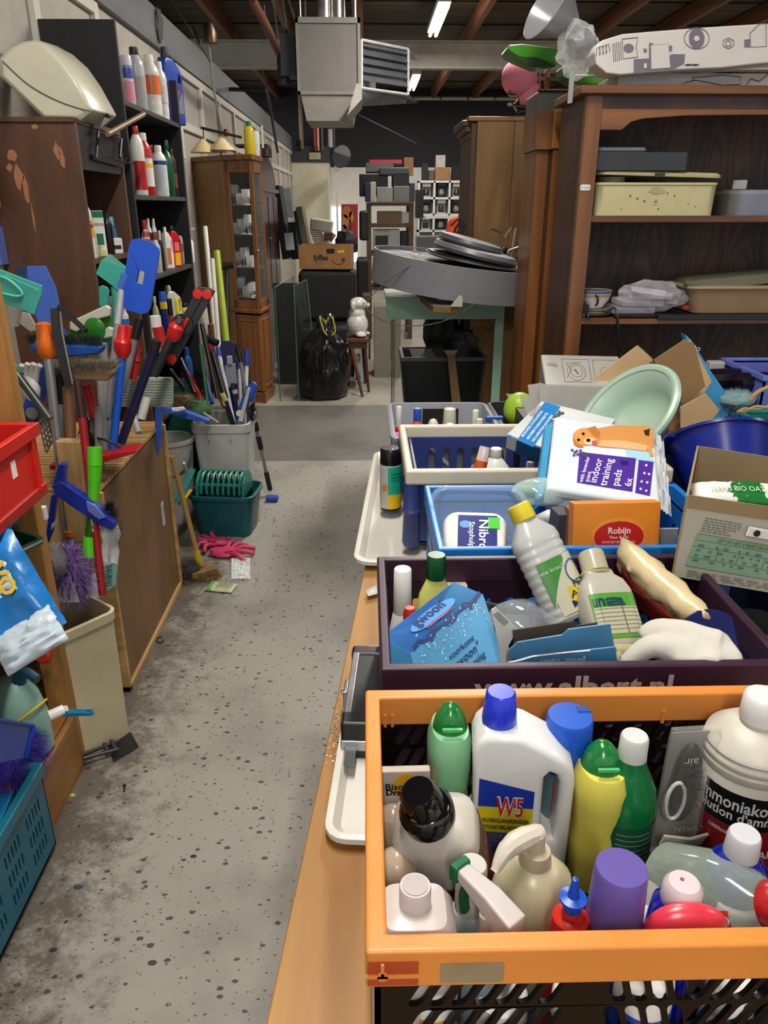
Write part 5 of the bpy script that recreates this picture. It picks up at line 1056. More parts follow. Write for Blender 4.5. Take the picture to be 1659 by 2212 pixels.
part(t,'backrest',box(cx-.29,cx+.3,8.0,8.42,zt-.5,zt),bkm,world=True,bevel=.05);part(t,'seat',box(cx-.3,cx+.3,7.6,8.4,.35,.5),bkm,world=True,bevel=.04)
for s_ in(-1,1):part(t,'armrest',box(cx+s_*.3-.05,cx+s_*.3+.05,7.6,8.3,.3,.66),bkm,world=True,bevel=.03)
for s_ in(-1,1):part(t,'leg',box(cx+s_*.25-.02,cx+s_*.25+.02,7.65,7.7,0,.36),bkm,world=True)
# glass panes
gg=clear('28342e',.03,.06,add=.2);gb=pl('0e1411',.3)
for i,(p,lb)in enumerate(((((593,621),(634,596),(644,866),(606,868)),'big greenish glass pane leaning beside the corner cabinet'),(((634,619),(662,604),(690,868),(646,868)),'pale green glass pane overlapping the black bag'))):
    a,b,c,d=[atY(x,y_,k)for(x,y_),k in zip(p,(6.75,7.1,6.6,6.6))];c.z=d.z=.0
    t=thing('glass_sheet',lb,'glass',d);part(t,'pane',slab(a,b,c,d,.008),gg,world=True);part(t,'ground_edge',G(tube([a,b],.005,4),tube([a,d],.005,4),tube([b,c],.005,4)),pl('3c5c4c',.2),world=True)
B3('dark_board','tall black board standing behind the glass panes','board',596,652,612,850,7.3,.03,'0b0c0c',floor=1)
# garbage bag
t=thing('garbage_bag','full black plastic garbage bag with a yellow drawstring','bag',atZ(705,868,0));c0=atZ(702,862,0)
def gbag():
    v,f=[],[];R_=[(0,0),(.2,.01),(.235,.06),(.22,.13),(.235,.2),(.215,.27),(.22,.34),(.2,.4),(.205,.46),(.16,.53),(.1,.6),(.06,.64),(.09,.7),(.03,.72)]
    P=lathe(R_,72);return[V(p)+V(p).normalized()*.06*NZ.noise(V(p)*6)+V((.05*(p[2]>.5)*(p[2]-.5)*2,0,0))+V((NZ.noise(V(p)*18)*.03,NZ.noise(V(p)*17)*.03,0))for p in P[0]],P[1]
part(t,'sack',G().add(gbag(),MX.Translation(c0+V((0,.12,0)))),pl('0c0c0d',.22,bump=1.0,bs=18,var=0),world=True,smooth=180)
for s_ in(-1,1):part(t,'drawstring',tube(spl([c0+V((.03,0,.66)),c0+V((.03+.05*s_,-.05,.73)),c0+V((.06+.05*s_,-.09,.62)),c0+V((.06+.02*s_,-.1,.58))]),.007),pl('8a8c2c',.4),world=True)
# stool with the wrapped dog statue
sw=wood('3c1e10','5e3018','z',12,.4)
t=thing('side_table','small brown table with splayed tapered legs under the white statue','table',atZ(780,850,0));zt=atY(770,728,6.9).z
xc=atY(772,728,6.95).x;part(t,'table_top',box(xc-.1,xc+.1,6.8,7.2,zt-.03,zt),sw,world=True,bevel=.004);part(t,'apron',box(xc-.08,xc+.09,6.83,7.17,zt-.09,zt-.03),sw,world=True)
for(tx,ty,q)in((xc-.06,6.85,(783,857)),(xc+.05,7.1,(789,828)),(xc-.06,7.15,(700,828)),(xc+.06,6.88,(790,850))):
    b=atZ(*q,0)if q[0]>720 else V((xc-.1,7.25,0));b=b if q!=(790,850)else V((xc+.1,6.95,0));part(t,'leg',tube([(tx,ty,zt-.06),b],[.022,.012],10),sw,world=True)
t=thing('dog_statue','white glossy dog shaped statue sitting on the small brown table','statue',M=T(xc,6.95,zt)@S(1.25,1.2,1));H_=atY(770,640,6.95).z-zt
gS=G(ball((0,0,H_*.3),(.08,.085,H_*.32)),ball((0,0,H_*.58),(.062,.065,H_*.2)),ball((.008,-.01,H_*.83),(.062,.06,H_*.16)),ball((.065,-.015,H_*.79),(.032,.035,H_*.075)),ball((-.03,-.06,H_*.78),(.016,.015,H_*.12)),ball((.03,-.07,H_*.06),(.04,.035,H_*.06)),ball((.05,.03,H_*.06),(.045,.035,H_*.06)),ball((.04,-.04,H_*.3),(.03,.03,H_*.26)))
o=part(t,'statue_body',gS,pl('b9b8b2',.15,bump=.5,bs=90,coat=.6),smooth=180);md=o.modifiers.new('r','REMESH');md.mode='VOXEL';md.voxel_size=.007;md.use_smooth_shade=True
sm=o.modifiers.new('s','SMOOTH');sm.iterations=6
part(t,'nose',ball((.096,-.02,H_*.8),.008),BLK);part(t,'eye',ball((.052,-.06,H_*.86),.006),BLK)
B3('carton','small white and blue carton on the floor behind the statue table','box',778,796,733,800,7.4,.3,'8c98a8',floor=1,bevel=.003)
# storage rack in the middle distance
t=thing('storage_rack','wooden rack crammed with electrical goods in the middle distance','rack',(atY(840,620,10).x,10,0));rw_=wood('3a2618','5a3e28','z',10,.6)
x0,x1=atY(797,500,10).x,atY(888,500,10).x;zt=atY(840,437,10).z
for x in(x0,x1):
    for yy in(10,10.6):part(t,'post',box(x-.03,x+.03,yy,yy+.05,0,zt),rw_,world=True)
RZs=[atY(840,p,10).z for p in(437,484,545,620)]
for z in RZs:part(t,'shelf_board',box(x0-.03,x1+.03,9.99,10.65,z-.04,z),rw_,world=True)
def onrack(name,l,cat,a,b,top,bot,y,d,c,**k):return B3(name,l,cat,a,b,top,bot,y,d,c,group='goods on the storage rack',**k)
onrack('television','black television lying across the top of the storage rack','television',776,838,376,424,10.05,.4,'0d0d0e',bevel=.01)
onrack('television','second black set turned slightly on top of the storage rack','television',848,884,373,405,10.0,.4,'121214',bevel=.01)
onrack('printer','grey printer on top of the black televisions','printer',790,850,352,372,10.1,.4,'5c5e5c',bevel=.01)
onrack('printer','dark grey flat machine stacked under the red tray','printer',820,884,362,378,10.0,.4,'3c3e40',bevel=.01)
onrack('red_tray','thin red and white package topmost of the rack pile','box',798,868,345,353,10.1,.3,'b03848')
onrack('brown_board','brown board standing at the right of the pile on the rack','board',873,893,340,380,10.4,.03,'7a5434')
for i,(a,b,tp,c,l)in enumerate(((788,800,395,'1c2450','dark blue bag'),(800,812,393,'b8b09c','white and orange bottle'),(814,848,404,'8c8c88','grey bundle of cables'),(850,885,402,'6c6a68','open box of metal bits'),(884,896,395,'2c2c2e','black appliance'))):onrack('clutter_item',l+' on the top board of the storage rack','clutter',a,b,tp,436,9.95,.3,c,bevel=.008)
onrack('cardboard_box','brown cardboard box on the second board of the rack','box',815,868,456,482,10.0,.4,'5c4428',bevel=.003);onrack('white_box','white carton end beside the brown box on the rack','box',868,884,458,482,10.0,.4,'9c9890',bevel=.003)
t=onrack('microwave_box','pale carton with a printed black oven on the third board of the rack','box',806,864,496,540,10.0,.4,'8f8c88',bevel=.003);part(t,'oven_print',box(-.14,.02,-.002,0,.05,.17),BLK);letters(t,'Heteluchtoven',(-.05,-.003,.23),(1,0,0),(0,0,1),.02,BLK,maxw=.25)
onrack('dark_suitcase','black case standing at the right of the oven carton','case',866,886,500,540,10.1,.3,'1c1a1a',bevel=.01);onrack('drawer_box','dark box on the lowest visible board of the rack','box',806,870,560,615,10.0,.4,'2a2420',bevel=.003)
B3('carton','plain grey carton on the floor behind the mint frame','box',808,866,662,735,7.6,.4,'6f6a5c',floor=1,bevel=.003,rough=.8)
B3('carton','brown carton at the foot of the storage rack','box',784,800,640,720,8.6,.4,'4a3a2a',floor=1)
B3('suitcase','black bags piled in front of the storage rack','bag',770,796,560,640,9.4,.5,'0f0e0f',bevel=.03,floor=1)
B3('suitcase','dark bag hanging left of the rack beside the painting','bag',776,796,455,520,9.7,.3,'15130f',bevel=.03)
# painting
t=thing('abstract_painting','red and orange abstract painting standing against the white wall','painting',atY(756,535,13.5));a,b,c,d=[atY(x,y_,13.5)for x,y_ in((737,441),(773,441),(773,540),(737,520))]
part(t,'canvas',slab(a,b,c,d,.03),pl('b8343c',.6),world=True);PX=lambda u,v_:a.lerp(b,u).lerp(d.lerp(c,u),v_)+V((0,-.004,0))
for col_,cu,cv,ru,rv,n_ in(('c07c34',.35,.2,.3,.16,8),('c8963c',.25,.45,.2,.2,7),('4c7a8c',.5,.75,.3,.1,6),('708c4c',.2,.62,.16,.1,6),('d8a83c',.6,.3,.14,.14,7),('2c3c5c',.55,.5,.06,.2,5)):
    part(t,'paint_patch',([PX(cu+ru*cos(2*pi*i/n_),cv+rv*sin(2*pi*i/n_))for i in range(n_)],[tuple(range(n_))]),pl(col_,.6),world=True)
# wall things
t=thing('dish_lamp','round grey dish lamp on the end wall under the dark ledge','lamp',atY(740,345,15.5));c0=atY(741,340,15.5);part(t,'dish',G(lathe([(.0,0),(.17,.02),(.2,.06),(.19,.06),(.0,.03)],28)).xf(MX.Translation(c0)@RZ(-30)@RX(80)),pl('54585c',.4),world=True);part(t,'bracket',cbox(tuple(atY(728,362,15.8)),(.09,.1,.16)),pl('b8b4a0'),world=True)
B3('white_pipe','thin white pipe running down the edge of the cream wall','pipe',726,730,365,520,16.0,.06,'c4c2b8')
# white cube shelving at the back wall
t=thing('cube_shelving','white cube shelving with coffee machines at the far wall','shelf',(1.2,16.4,0));wh=pl('d9d7d2',.4)
y=16.4;cell=atY(970,430,y).x-atY(937,430,y).x;xs=atY(905,430,y).x;zt=atY(950,391,y).z;n=6
for i in range(n+1):part(t,'upright',box(xs+i*cell-.02,xs+i*cell+.02,y,y+.38,zt-4*cell-.02,zt),wh,world=True)
for j in range(5):part(t,'shelf_board',box(xs-.02,xs+n*cell+.02,y,y+.38,zt-j*cell-.03,zt-j*cell+.01),wh,world=True)
part(t,'back',box(xs,xs+n*cell,y+.36,y+.38,zt-4*cell,zt),pl('aab4c0',.5),world=True);part(t,'foot',box(xs,xs+n*cell,y,y+.38,0,zt-4*cell),wh,world=True)  # pale blue panel added behind open cubes, its colour imitates bluish backlight
rd=random.Random(8)
def machine(x,z,c,l,s=1):
    t=thing('coffee_machine',l,'coffee machine',(x,y+.05,z),group='coffee machines on the white cube shelving');m=pl(c,.3)
    part(t,'column',box(-.09*s,.09*s,.12,.24,0,.27*s),m,bevel=.01);part(t,'brew_head',box(-.09*s,.09*s,0,.2,.19*s,.28*s),m,bevel=.015);part(t,'hot_plate',box(-.09*s,.09*s,0,.2,0,.025),m,bevel=.005)
    part(t,'jug',lathe([(.05,.03),(.065,.06),(.05,.13),(.04,.15),(0,.15)],16,cy=.07),pl('30302e' if c>'8' else '7c7c78',.1))
k=0
for j,z in enumerate([zt-(q+1)*cell+.012 for q in range(3)]):
    for i in range(5):
        k+=1;c=('b4aea0','111112','bdbab2','151516','3a3836')[(i+j)%5];nm={'b':'cream','1':'black','3':'dark grey'}[c[0]]
        machine(xs+cell*(i+.5),z,c,'%s filter coffee machine in the %s row, %s cube from the left'%(nm,('top','second','third')[j],('first','second','third','fourth','fifth')[i]))
for i,(a,b,tp,c,l)in enumerate(((912,925,352,'18181a','black and white blender on top of the white cubes'),(926,938,368,'5c4c44','small dark grinder on top of the white cubes'),(940,972,363,'9c7448','brown carton on top of the white cubes'),(977,994,357,'141416','black coffee maker on top of the white cubes'),(998,1012,359,'c4c2bc','white carton on top of the white cubes'))):B3('appliance',l,'appliance',a,b,tp,389,16.45,.25,c,bevel=.01)
B3('carton','white carton standing on the brown carton above the cubes','box',942,962,335,362,16.45,.2,'bfb8b0')
B3('black_speaker','tall black speaker box left of the white cubes','speaker',898,915,410,470,15.0,.3,'0f0f10')
B3('white_counter','long white counter running below the white cubes','counter',900,1010,466,472,15.2,.5,'c8c6c2')
B3('counter_boxes','grey machines stacked on the floor under the white counter','appliance',900,960,510,560,14.5,.4,'5a5c60',floor=1,bevel=.02)
# daylight from a shop window at the far left of the back wall
struct('window_1',box(1.75-2.6,1.75-2.0+.05,17.27,17.31,.5,1.6),pl('e8f0f8',.4,var=0,emit=1.6))
# ---- the person
def skin(par,name,pts,edges,mat,label=None,vox=0):
    me=bpy.data.meshes.new(name);me.from_pydata([p[:3]for p in pts],edges,[]);o=bpy.data.objects.new(name,me);COL.objects.link(o);o.parent=par;me.materials.append(mat)
    md=o.modifiers.new('k','SKIN');md.use_smooth_shade=True
    if not me.skin_vertices:me.attributes and None
    lay=me.skin_vertices[0]if len(me.skin_vertices)else None
    if lay:
        for i,p in enumerate(pts):lay.data[i].radius=(p[3],p[4]if len(p)>4 else p[3])
        lay.data[0].use_root=True
    o.modifiers.new('u','SUBSURF').levels=1;o.modifiers['u'].render_levels=1
    if label:o['label']=label
    return o
py_=12.6;pq=atY(1000,470,py_)
t=thing('person','person in an orange high visibility hooded jacket seen from behind, partly hidden','person',M=T(pq.x+.02,py_,0)@RZ(200))
skn=pl('8c5c48',.5);nav_=pl('1a2030',.8)
body=[(0,0,.95,.14,.1),(0,0,1.15,.13,.09),(0,0,1.35,.16,.1),(0,0,1.46,.08,.07),(0,-.01,1.54,.05),(0,-.02,1.62,.075,.085),(0,-.02,1.7,.07,.08)]
ed=[(0,1),(1,2),(2,3),(3,4),(4,5),(5,6)]
for s_ in(-1,1):
    b0=len(body);body+=[(.18*s_,0,1.4,.055),(.25*s_,0,1.14,.045),(.22*s_,-.16,.98,.035),(.2*s_,-.22,.95,.03)];ed+=[(2,b0),(b0,b0+1),(b0+1,b0+2),(b0+2,b0+3)]
    for q in range(4):f0=len(body);body+=[(.2*s_+(q-1.5)*.02,-.28,.94,.009),(.2*s_+(q-1.5)*.02,-.31,.92,.008)];ed+=[(b0+3,f0),(f0,f0+1)]
    f0=len(body);body+=[(.165*s_,-.25,.96,.01)];ed+=[(b0+3,f0)]
    b0=len(body);body+=[(.1*s_,0,.85,.085),(.11*s_,0,.48,.06),(.11*s_,0,.1,.045),(.11*s_,-.12,.05,.04)];ed+=[(0,b0),(b0,b0+1),(b0+1,b0+2),(b0+2,b0+3)]
skin(t,'body',body,ed,skn)
hv=pl('e04a14',.7,var=.04)
j=[(0,0,.88,.17,.13),(0,0,1.15,.17,.13),(0,0,1.36,.19,.13),(0,.02,1.47,.12,.1)];je=[(0,1),(1,2),(2,3)]
for s_ in(-1,1):b0=len(j);j+=[(.2*s_,0,1.38,.085),(.265*s_,0,1.13,.075),(.225*s_,-.14,.99,.055)];je+=[(2,b0),(b0,b0+1),(b0+1,b0+2)]
jk=skin(t,'jacket',j,je,hv)
for z in(.98,1.1):part(jk,'reflective_band',lathe([(.19,z),(.195,z+.01),(.195,z+.05),(.19,z+.06)],24,asp=.78),pl('8c8c90',.3))
part(jk,'hood',ball((0,.08,1.46),(.12,.07,.08)),hv)
tr=[(0,0,.92,.14,.11)];te=[]
for s_ in(-1,1):b0=len(tr);tr+=[(.1*s_,0,.82,.1),(.11*s_,0,.48,.08),(.11*s_,0,.1,.07)];te+=[(0,b0),(b0,b0+1),(b0+1,b0+2)]
skin(t,'trousers',tr,te,nav_)
part(t,'hair',ball((0,-.005,1.72),(.085,.1,.075),nz=.1),pl('15110f',.7));
for s_ in(-1,1):part(t,'ear',ball((.078*s_,-.02,1.66),(.012,.022,.03)),skn);part(t,'shoe',ball((.11*s_,-.07,.045),(.05,.14,.045)),BLK)
part(t,'face',G(ball((0,-.1,1.65),(.012,.02,.02)),ball((-.03,-.092,1.68),.01),ball((.03,-.092,1.68),.01),ball((0,-.095,1.61),(.025,.008,.006))),skn)
# ================================================================ right side: cupboards and what stands on them
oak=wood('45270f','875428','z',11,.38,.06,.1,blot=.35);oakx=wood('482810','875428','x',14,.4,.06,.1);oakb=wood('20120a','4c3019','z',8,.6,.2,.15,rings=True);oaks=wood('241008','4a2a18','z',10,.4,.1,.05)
OY=2.85;xl=atY(1262,470,OY).x-.028;xr=xl+1.6
t=thing('oak_bookcase','large dark oak bookcase with arched valance at the right','bookcase',(xl,OY,0))
zt=atY(1275,205,OY).z;D_=.36
part(t,'front_post',box(xl,xl+.055,OY,OY+.03,.06,zt),oak,world=True,bevel=.002)
part(t,'front_post',box(xr-.055,xr,OY,OY+.03,.06,zt),oak,world=True,bevel=.002)
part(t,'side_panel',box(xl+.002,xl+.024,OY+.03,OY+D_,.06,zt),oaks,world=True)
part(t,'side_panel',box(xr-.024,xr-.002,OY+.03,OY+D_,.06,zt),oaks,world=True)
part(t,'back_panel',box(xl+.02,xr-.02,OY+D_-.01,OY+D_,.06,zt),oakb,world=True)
part(t,'top_board',box(xl-.03,xr+.03,OY-.03,OY+D_+.01,zt,zt+.026),oakx,world=True,bevel=.004)
part(t,'cornice_rail',box(xl+.055,xr-.055,OY+.005,OY+.03,zt-.04,zt),oaks,world=True)
va=[(xl+.055,zt-.04),(xl+.055,zt-.105),(xl+.13,zt-.105),(xl+.16,zt-.08),(xl+.2,zt-.07),(xl+.35,zt-.06),(xl+.8,zt-.055),(xr-.3,zt-.06),(xr-.16,zt-.08),(xr-.13,zt-.105),(xr-.055,zt-.105),(xr-.055,zt-.04)]
part(t,'arched_valance',G().add(prism(va,-OY-.025,-OY-.005),RX(90)),oakx,world=True,bevel=.002)
SH=[atY(1290,466,OY).z,atY(1290,688,OY).z,.78,.4]
for z in SH:part(t,'shelf_board',box(xl+.03,xr-.03,OY+.005,OY+D_-.01,z-.022,z),oakx,world=True,bevel=.002)
part(t,'base',box(xl,xr,OY,OY+D_,0,.07),oaks,world=True)
p=atY(1264,405,OY);tg=part(t,'price_tag',G().add(shape(rrect(-.018,.018,-.0095,.0095,.006),(),.0012),MX.Translation(p+V((0,-.002,0)))@RX(90)),pl('d8d6d6',.5),world=True)
letters(t,'€ 12,50',(p.x-xl,-.0032,p.z),(1,0,0),(0,0,1),.007,pl('50505c'))
# middle and pine cupboards behind
mw=wood('58320f','8c5622','z',10,.35,.08,.08,blot=.2)
y=3.32;xm0,xm1=atY(1152,500,y).x,atY(1215,500,y).x;zt2=atY(1180,237,y).z;zc=atY(1180,322,y).z
t=thing('brown_cupboard','mid brown cupboard corner with a boxy top behind the oak bookcase','cupboard',(xm0,y,0))
part(t,'top_box',box(xm0+.05,xm1+.1,y,y+.3,zc,zt2),wood('6e4414','9c6826','z',6,.3,.2,.05,blot=.2),world=True,bevel=.006);part(t,'top_side',box(xm0-.01,xm0+.05,y+.02,y+.3,zc,zt2),mw,world=True)
part(t,'pilaster',box(xm0+.06,xm1+.02,y+.01,y+.04,0,zc),mw,world=True,bevel=.003);part(t,'inner_post',box(xm0,xm0+.05,y+.04,y+.3,0,zc),mw,world=True,bevel=.003);part(t,'body',box(xm0+.03,xm1+.1,y+.05,y+.3,0,zc),wood('2c160a','4a2812','z',10,.35),world=True)
y=4.62;xp0,xp1=atY(1026,400,y).x,atY(1160,400,y).x;zp=atY(1090,257,y).z
pn=wood('6a4a22','a07840','z',9,.5,.12,.08,blot=.5)
t=thing('pine_cupboard','tall knotty pine cupboard with a moulded cornice behind the drum shade','cupboard',(xp0,y,0))
for i in range(2):w_=(xp1-xp0+.06)/2;part(t,'plank',box(xp0+i*w_+.001,xp0+(i+1)*w_-.001,y,y+.02,0,zp-.01),pn,world=True,bevel=.002)
part(t,'side_panel',box(xp0-.03,xp0,y+.01,y+.5,0,zp-.02),wood('3c2814','5a4020','z',9,.5),world=True,bevel=.003)
for k in range(3):part(t,'cornice',box(xp0-.04-.02*k,xp1,y+.06-.0*k,y+.5,zp-.09+.03*k,zp-.06+.03*k),wood('3c2814','5c4020','y',9,.5),world=True,bevel=.006)
part(t,'top_board',box(xp0-.05,xp1+.06,y-.01,y+.5,zp-.01,zp+.012),pn,world=True,bevel=.003)
part(t,'lower_trim',box(xp0,xp1,y-.015,y,.93,.97),pn,world=True)
# ball lamp, cone shade and junk on the cupboards
t=thing('foam_ball','pink textured foam ball shape on the pine cupboard','ball',atY(1125,215,4.7));c0=atY(1122,168,4.7);pkm=pl('b8687c',.8,bump=.5,bs=160)
part(t,'foam',G(ball(c0,(.1,.09,.095)),ball(c0+V((.055,0,-.075)),(.06,.055,.075))),pkm,world=True,smooth=180);
t=thing('black_lamp','small black twisted wire lamp base under the pink ball','lamp',atY(1118,250,4.7));zb=zp+.012
c0=atY(1118,248,4.7);part(t,'base',cyl(.06,0,.012),BLK).location=(0,0,zb-c0.z)
part(t,'flex',tube(spl([c0+V((.07*sin(i*1.7)*(1-i/14),.04*cos(i*2.1),.02+i*.012))for i in range(12)],4),.006,6),BLK,world=True);part(t,'arm',tube(spl([atY(1108,196,4.7),atY(1118,215,4.7),atY(1110,225,4.7),atY(1116,240,4.7)]),.004),pl('a0a0a0',.3,.9),world=True);part(t,'socket',cbox(tuple(atY(1106,196,4.68)),(.04,.04,.05)),BLK,world=True,bevel=.006)
y=3.5
t=thing('grey_tray','grey plastic drawer on the brown cupboard behind the foam ball','tray',atY(1195,240,y));a_,b_=atY(1160,242,y),atY(1228,197,y);part(t,'body',box(a_.x,b_.x,y,y+.25,zt2,b_.z),pl('6c706e',.4),world=True,bevel=.006);part(t,'rim',tube([(a_.x,y-.005,b_.z),(b_.x+.02,y-.005,b_.z)],.006),pl('2c2c2c'),world=True)
t=thing('copper_frame','copper coloured metal frame standing on the grey drawer','frame',atY(1185,197,3.55));cop=pl('9c5c44',.3,.8)
part(t,'rail',G(*[tube([atY(x0_,y0_,3.5),atY(x1_,y1_,3.5)],.004,6)for x0_,y0_,x1_,y1_ in((1162,195,1262,193),(1166,152,1166,196),(1166,152,1240,160),(1178,156,1178,194))]),cop,world=True);part(t,'chrome_bar',tube([atY(1160,170,3.48),atY(1220,170,3.48)],.004),pl('c4c4c4',.2,.9),world=True);part(t,'perforated_strip',box(-.008,.008,-.002,.002,0,.09),cop).matrix_parent_inverse=MX.Translation(V((-.02,-.06,0)))
t=thing('green_basin','bright green plastic lounger basin lying upside down on the cupboards','basin',atY(1200,165,3.3));grn=pl('3f8c18',.3)
ol=[(1097,97),(1130,94),(1200,104),(1212,122),(1200,146),(1160,140),(1118,122),(1098,110)];part(t,'upper_shell',poly3(ol,3.3,.16),grn,world=True,bevel=.012);part(t,'lower_shell',poly3([(1215,140),(1290,148),(1318,165),(1312,186),(1250,184),(1215,165)],3.28,.12),pl('3a7c16',.3),world=True,bevel=.012)
part(t,'dark_opening',poly3([(1110,122),(1160,124),(1200,140),(1180,148),(1140,142)],3.29,.01),pl('12330a',.5),world=True)
t=thing('cone_shade','grey glossy cone lamp shade tipped over the green basin','lamp shade',atY(1230,100,3.1));A,B=atY(1245,68,3.1),atY(1188,28,3.1);B=A+(B-A).normalized()*.135+V((0,-.04,0))
part(t,'cone',G(lathe([(.018,0),(.03,.012),(.115,.145),(.112,.147),(.028,.016),(0,.008)],36)).xf(fr(A,B)),pl('9c9ca0',.25,.15),world=True,smooth=50)
t=thing('wrapped_lamp','black lamp fitting wrapped in clear film beside the cone shade','lamp',atY(1255,150,3.05));part(t,'fitting',G(ball(atY(1255,95,3.05),(.05,.04,.045),nz=.5,ns=3),ball(atY(1280,110,3.05),(.03,.03,.025),nz=.3)),pl('0e0e10',.3,bump=.5),world=True)
part(t,'film',ball(atY(1250,110,3.03),(.07,.05,.085),30,20,nz=.35,ns=2.5),clear('f0f0f0',.05,.18,.5),world=True)
single('plastic_strap','flat translucent strap hanging down in front of the bookcase corner','strap',slab(*[atY(x,y_,2.8)for x,y_ in((1231,153),(1242,155),(1236,222),(1226,224))],.003),pl('8c8c88',.25))
single('black_rod','thin white rod lying across the top left of the bookcase','rod',tube([atY(1242,163,2.95),atY(1318,164,2.95)],.004),pl('b8b8bc',.3))
# printed white sheet, and the patterned box below it, on top of the bookcase
cw=pl('c4bdb6',.55,var=.03);ink=pl('6c6470',.6)
t=thing('foam_sheet','long white card sleeve printed with grey car parts on top of the oak bookcase','card sleeve',atY(1480,160,2.8));y=2.8
ol=[(1300,87),(1345,73),(1400,68),(1530,58),(1760,44),(1760,128),(1620,140),(1560,147),(1470,151),(1340,162),(1310,158),(1288,140),(1284,112)]
part(t,'sleeve',poly3(ol,y,.1),cw,world=True,bevel=.006)
I=lambda pts,m=ink,dy=-.0015,nm='print':part(t,nm,([atY(x,y_,y+dy)for x,y_ in pts],[tuple(range(len(pts)))]),m,world=True)
LN=lambda pts,r=.0012:part(t,'print_line',tube([atY(x,y_,y-.001)for x,y_ in pts],r,4),ink,world=True)
I([(1369,128),(1402,126),(1402,93),(1410,93),(1410,125),(1449,120),(1449,117),(1480,117),(1478,137),(1450,152),(1369,159)])
I([(1391,137),(1397,137),(1397,147),(1391,147)],cw,-.003);I([(1406,98),(1444,95),(1448,146),(1407,149)],cw,-.003)
LN([(1406,98),(1444,95),(1448,146),(1407,149),(1406,98)]);LN([(1344,84),(1378,81),(1374,102),(1378,123),(1346,127),(1344,84)]);I(oval(1358,104,11,10));I([(1390,105),(1397,105),(1397,113),(1390,113)]);I([(1441,100),(1452,98),(1452,110),(1441,111)])
for k in range(5):LN([(1324+k*4,94-k),(1326+k*4,134-k)],.0012)
for k in range(4):LN(spl([(1288+7*k,122-2*k,0),(1290+7*k,100-2*k,0),(1296+7*k,100-2*k,0),(1298+7*k,118-2*k,0)],3)and[(1288+7*k,122-2*k),(1289+7*k,103-2*k),(1294+7*k,101-2*k),(1297+7*k,118-2*k)])
I(oval(1505,83,17,22));I(oval(1505,83,6,6),cw,-.003);LN(oval(1505,83,27,23)+[(1532,83)]);LN(oval(1573,94,6,6,12)+[(1579,94)]);LN([(1573,82),(1585,88),(1585,99),(1573,105),(1562,99),(1562,88),(1573,82)]);LN([(1620,72),(1640,52),(1655,50),(1655,100),(1622,102),(1620,72)]);I([(1608,86),(1620,84),(1620,102),(1608,102)])
for cx in(1485,1500):I([(cx-8,141),(cx,138),(cx+12,139),(cx+5,142)],BLK,-.002,'tear')
B3('patterned_box','flat box with grey technical drawings under the white card sleeve','box',1335,1760,158,188,2.86,.25,'a09890',bevel=.003)
t=bpy.data.objects[-1]if 0 else[o for o in COL.objects if o.name.startswith('patterned_box')][0]
for pts,r in(([(1495,168),(1520,166),(1560,162),(1600,166),(1600,182),(1560,184),(1520,176),(1495,172)],.0012),([(1478,186),(1480,178),(1500,174)],.0012),([(1610,188),(1622,170),(1640,176),(1659,160)],.0015)):part(t,'print_line',tube([atY(x,y_,2.858)for x,y_ in pts],r,4),pl('4c4654'),world=True)
# bookcase contents
y=2.87;cream=pl('b6ac80',.35,var=.03,dirt=.1)
z0=SH[0];a,b=atY(1286,440,y),atY(1550,440,y);w,h=b.x-a.x,atY(1400,394,y).z-z0
t=thing('bread_tin','old cream enamel bread tin with a loose lid in the bookcase','tin',((a.x+b.x)/2,y+.11,z0))
part(t,'tin_body',loft([([(p[0]*.985,p[1])for p in rr_(w,.2,.03,0,6)],0),(rr_(w,.2,.03,0,6),h*.9),(rr_(w,.2,.03,.004,6),h*.93),(rr_(w,.2,.03,.004,6),h),(rr_(w,.2,.03,-.004,6),h),(rr_(w,.2,.03,-.004,6),.01)]),cream,smooth=50)
part(t,'lid',G().add(loft([(rr_(w,.2,.03,.004,6),0),(rr_(w,.2,.03,.006,6),.008),(rr_(w*.98,.19,.03,0,6),.016)]),T(.006,0,h+.02)@RY(1.6)),cream,smooth=50)
part(t,'round_insert',lathe([(.05,h-.01),(.05,h+.02)],24,cx=-w*.32),pl('9c9474',.4));part(t,'lid_catch',box(-.018,.018,-.112,-.1,h+.022,h+.03),pl('4c4a44',.3,.8),bevel=.002)
part(t,'keyhole_plate',G(G().add(lathe([(.012,0),(.01,.002),(.008,.001),(0,.001)],16),T(0,-.1,h*.42)@RX(90))),cream);part(t,'keyhole',G().add(cyl(.003,0,.0025),T(0,-.1,h*.42)@RX(90)),BLK)
part(t,'vent_arch',G(G().add(shape([(-.03,0),(-.018,.014),(0,.018),(.018,.014),(.03,0),(.015,-.006),(0,-.008),(-.015,-.006)],(),.002),T(0,-.101,h*.72)@RX(90)),box(-.002,.002,-.104,-.1,h*.68,h*.86)),pl('a09870',.4))
part(t,'chip',G(*[G().add(cyl(.0025+.001*(i%3),0,.0006,seg=6),T(-.12+.29*((i*7)%11)/11,-.1003,h*(.2+.55*((i*5)%7)/7))@RX(90))for i in range(9)]),pl('6a5a38',.7),kind='stuff')
t=thing('grey_box','flat dark grey box lying on the cream bread tin','box',(a.x+.15,y+.1,z0+h+.035));b2=atY(1484,350,y);zb,zh=atY(1400,372,y).z,atY(1400,328,y).z
part(t,'box',box(a.x-.01,b2.x,y,y+.22,zb+.004,zh),pl('2e3033',.5),world=True,bevel=.003)
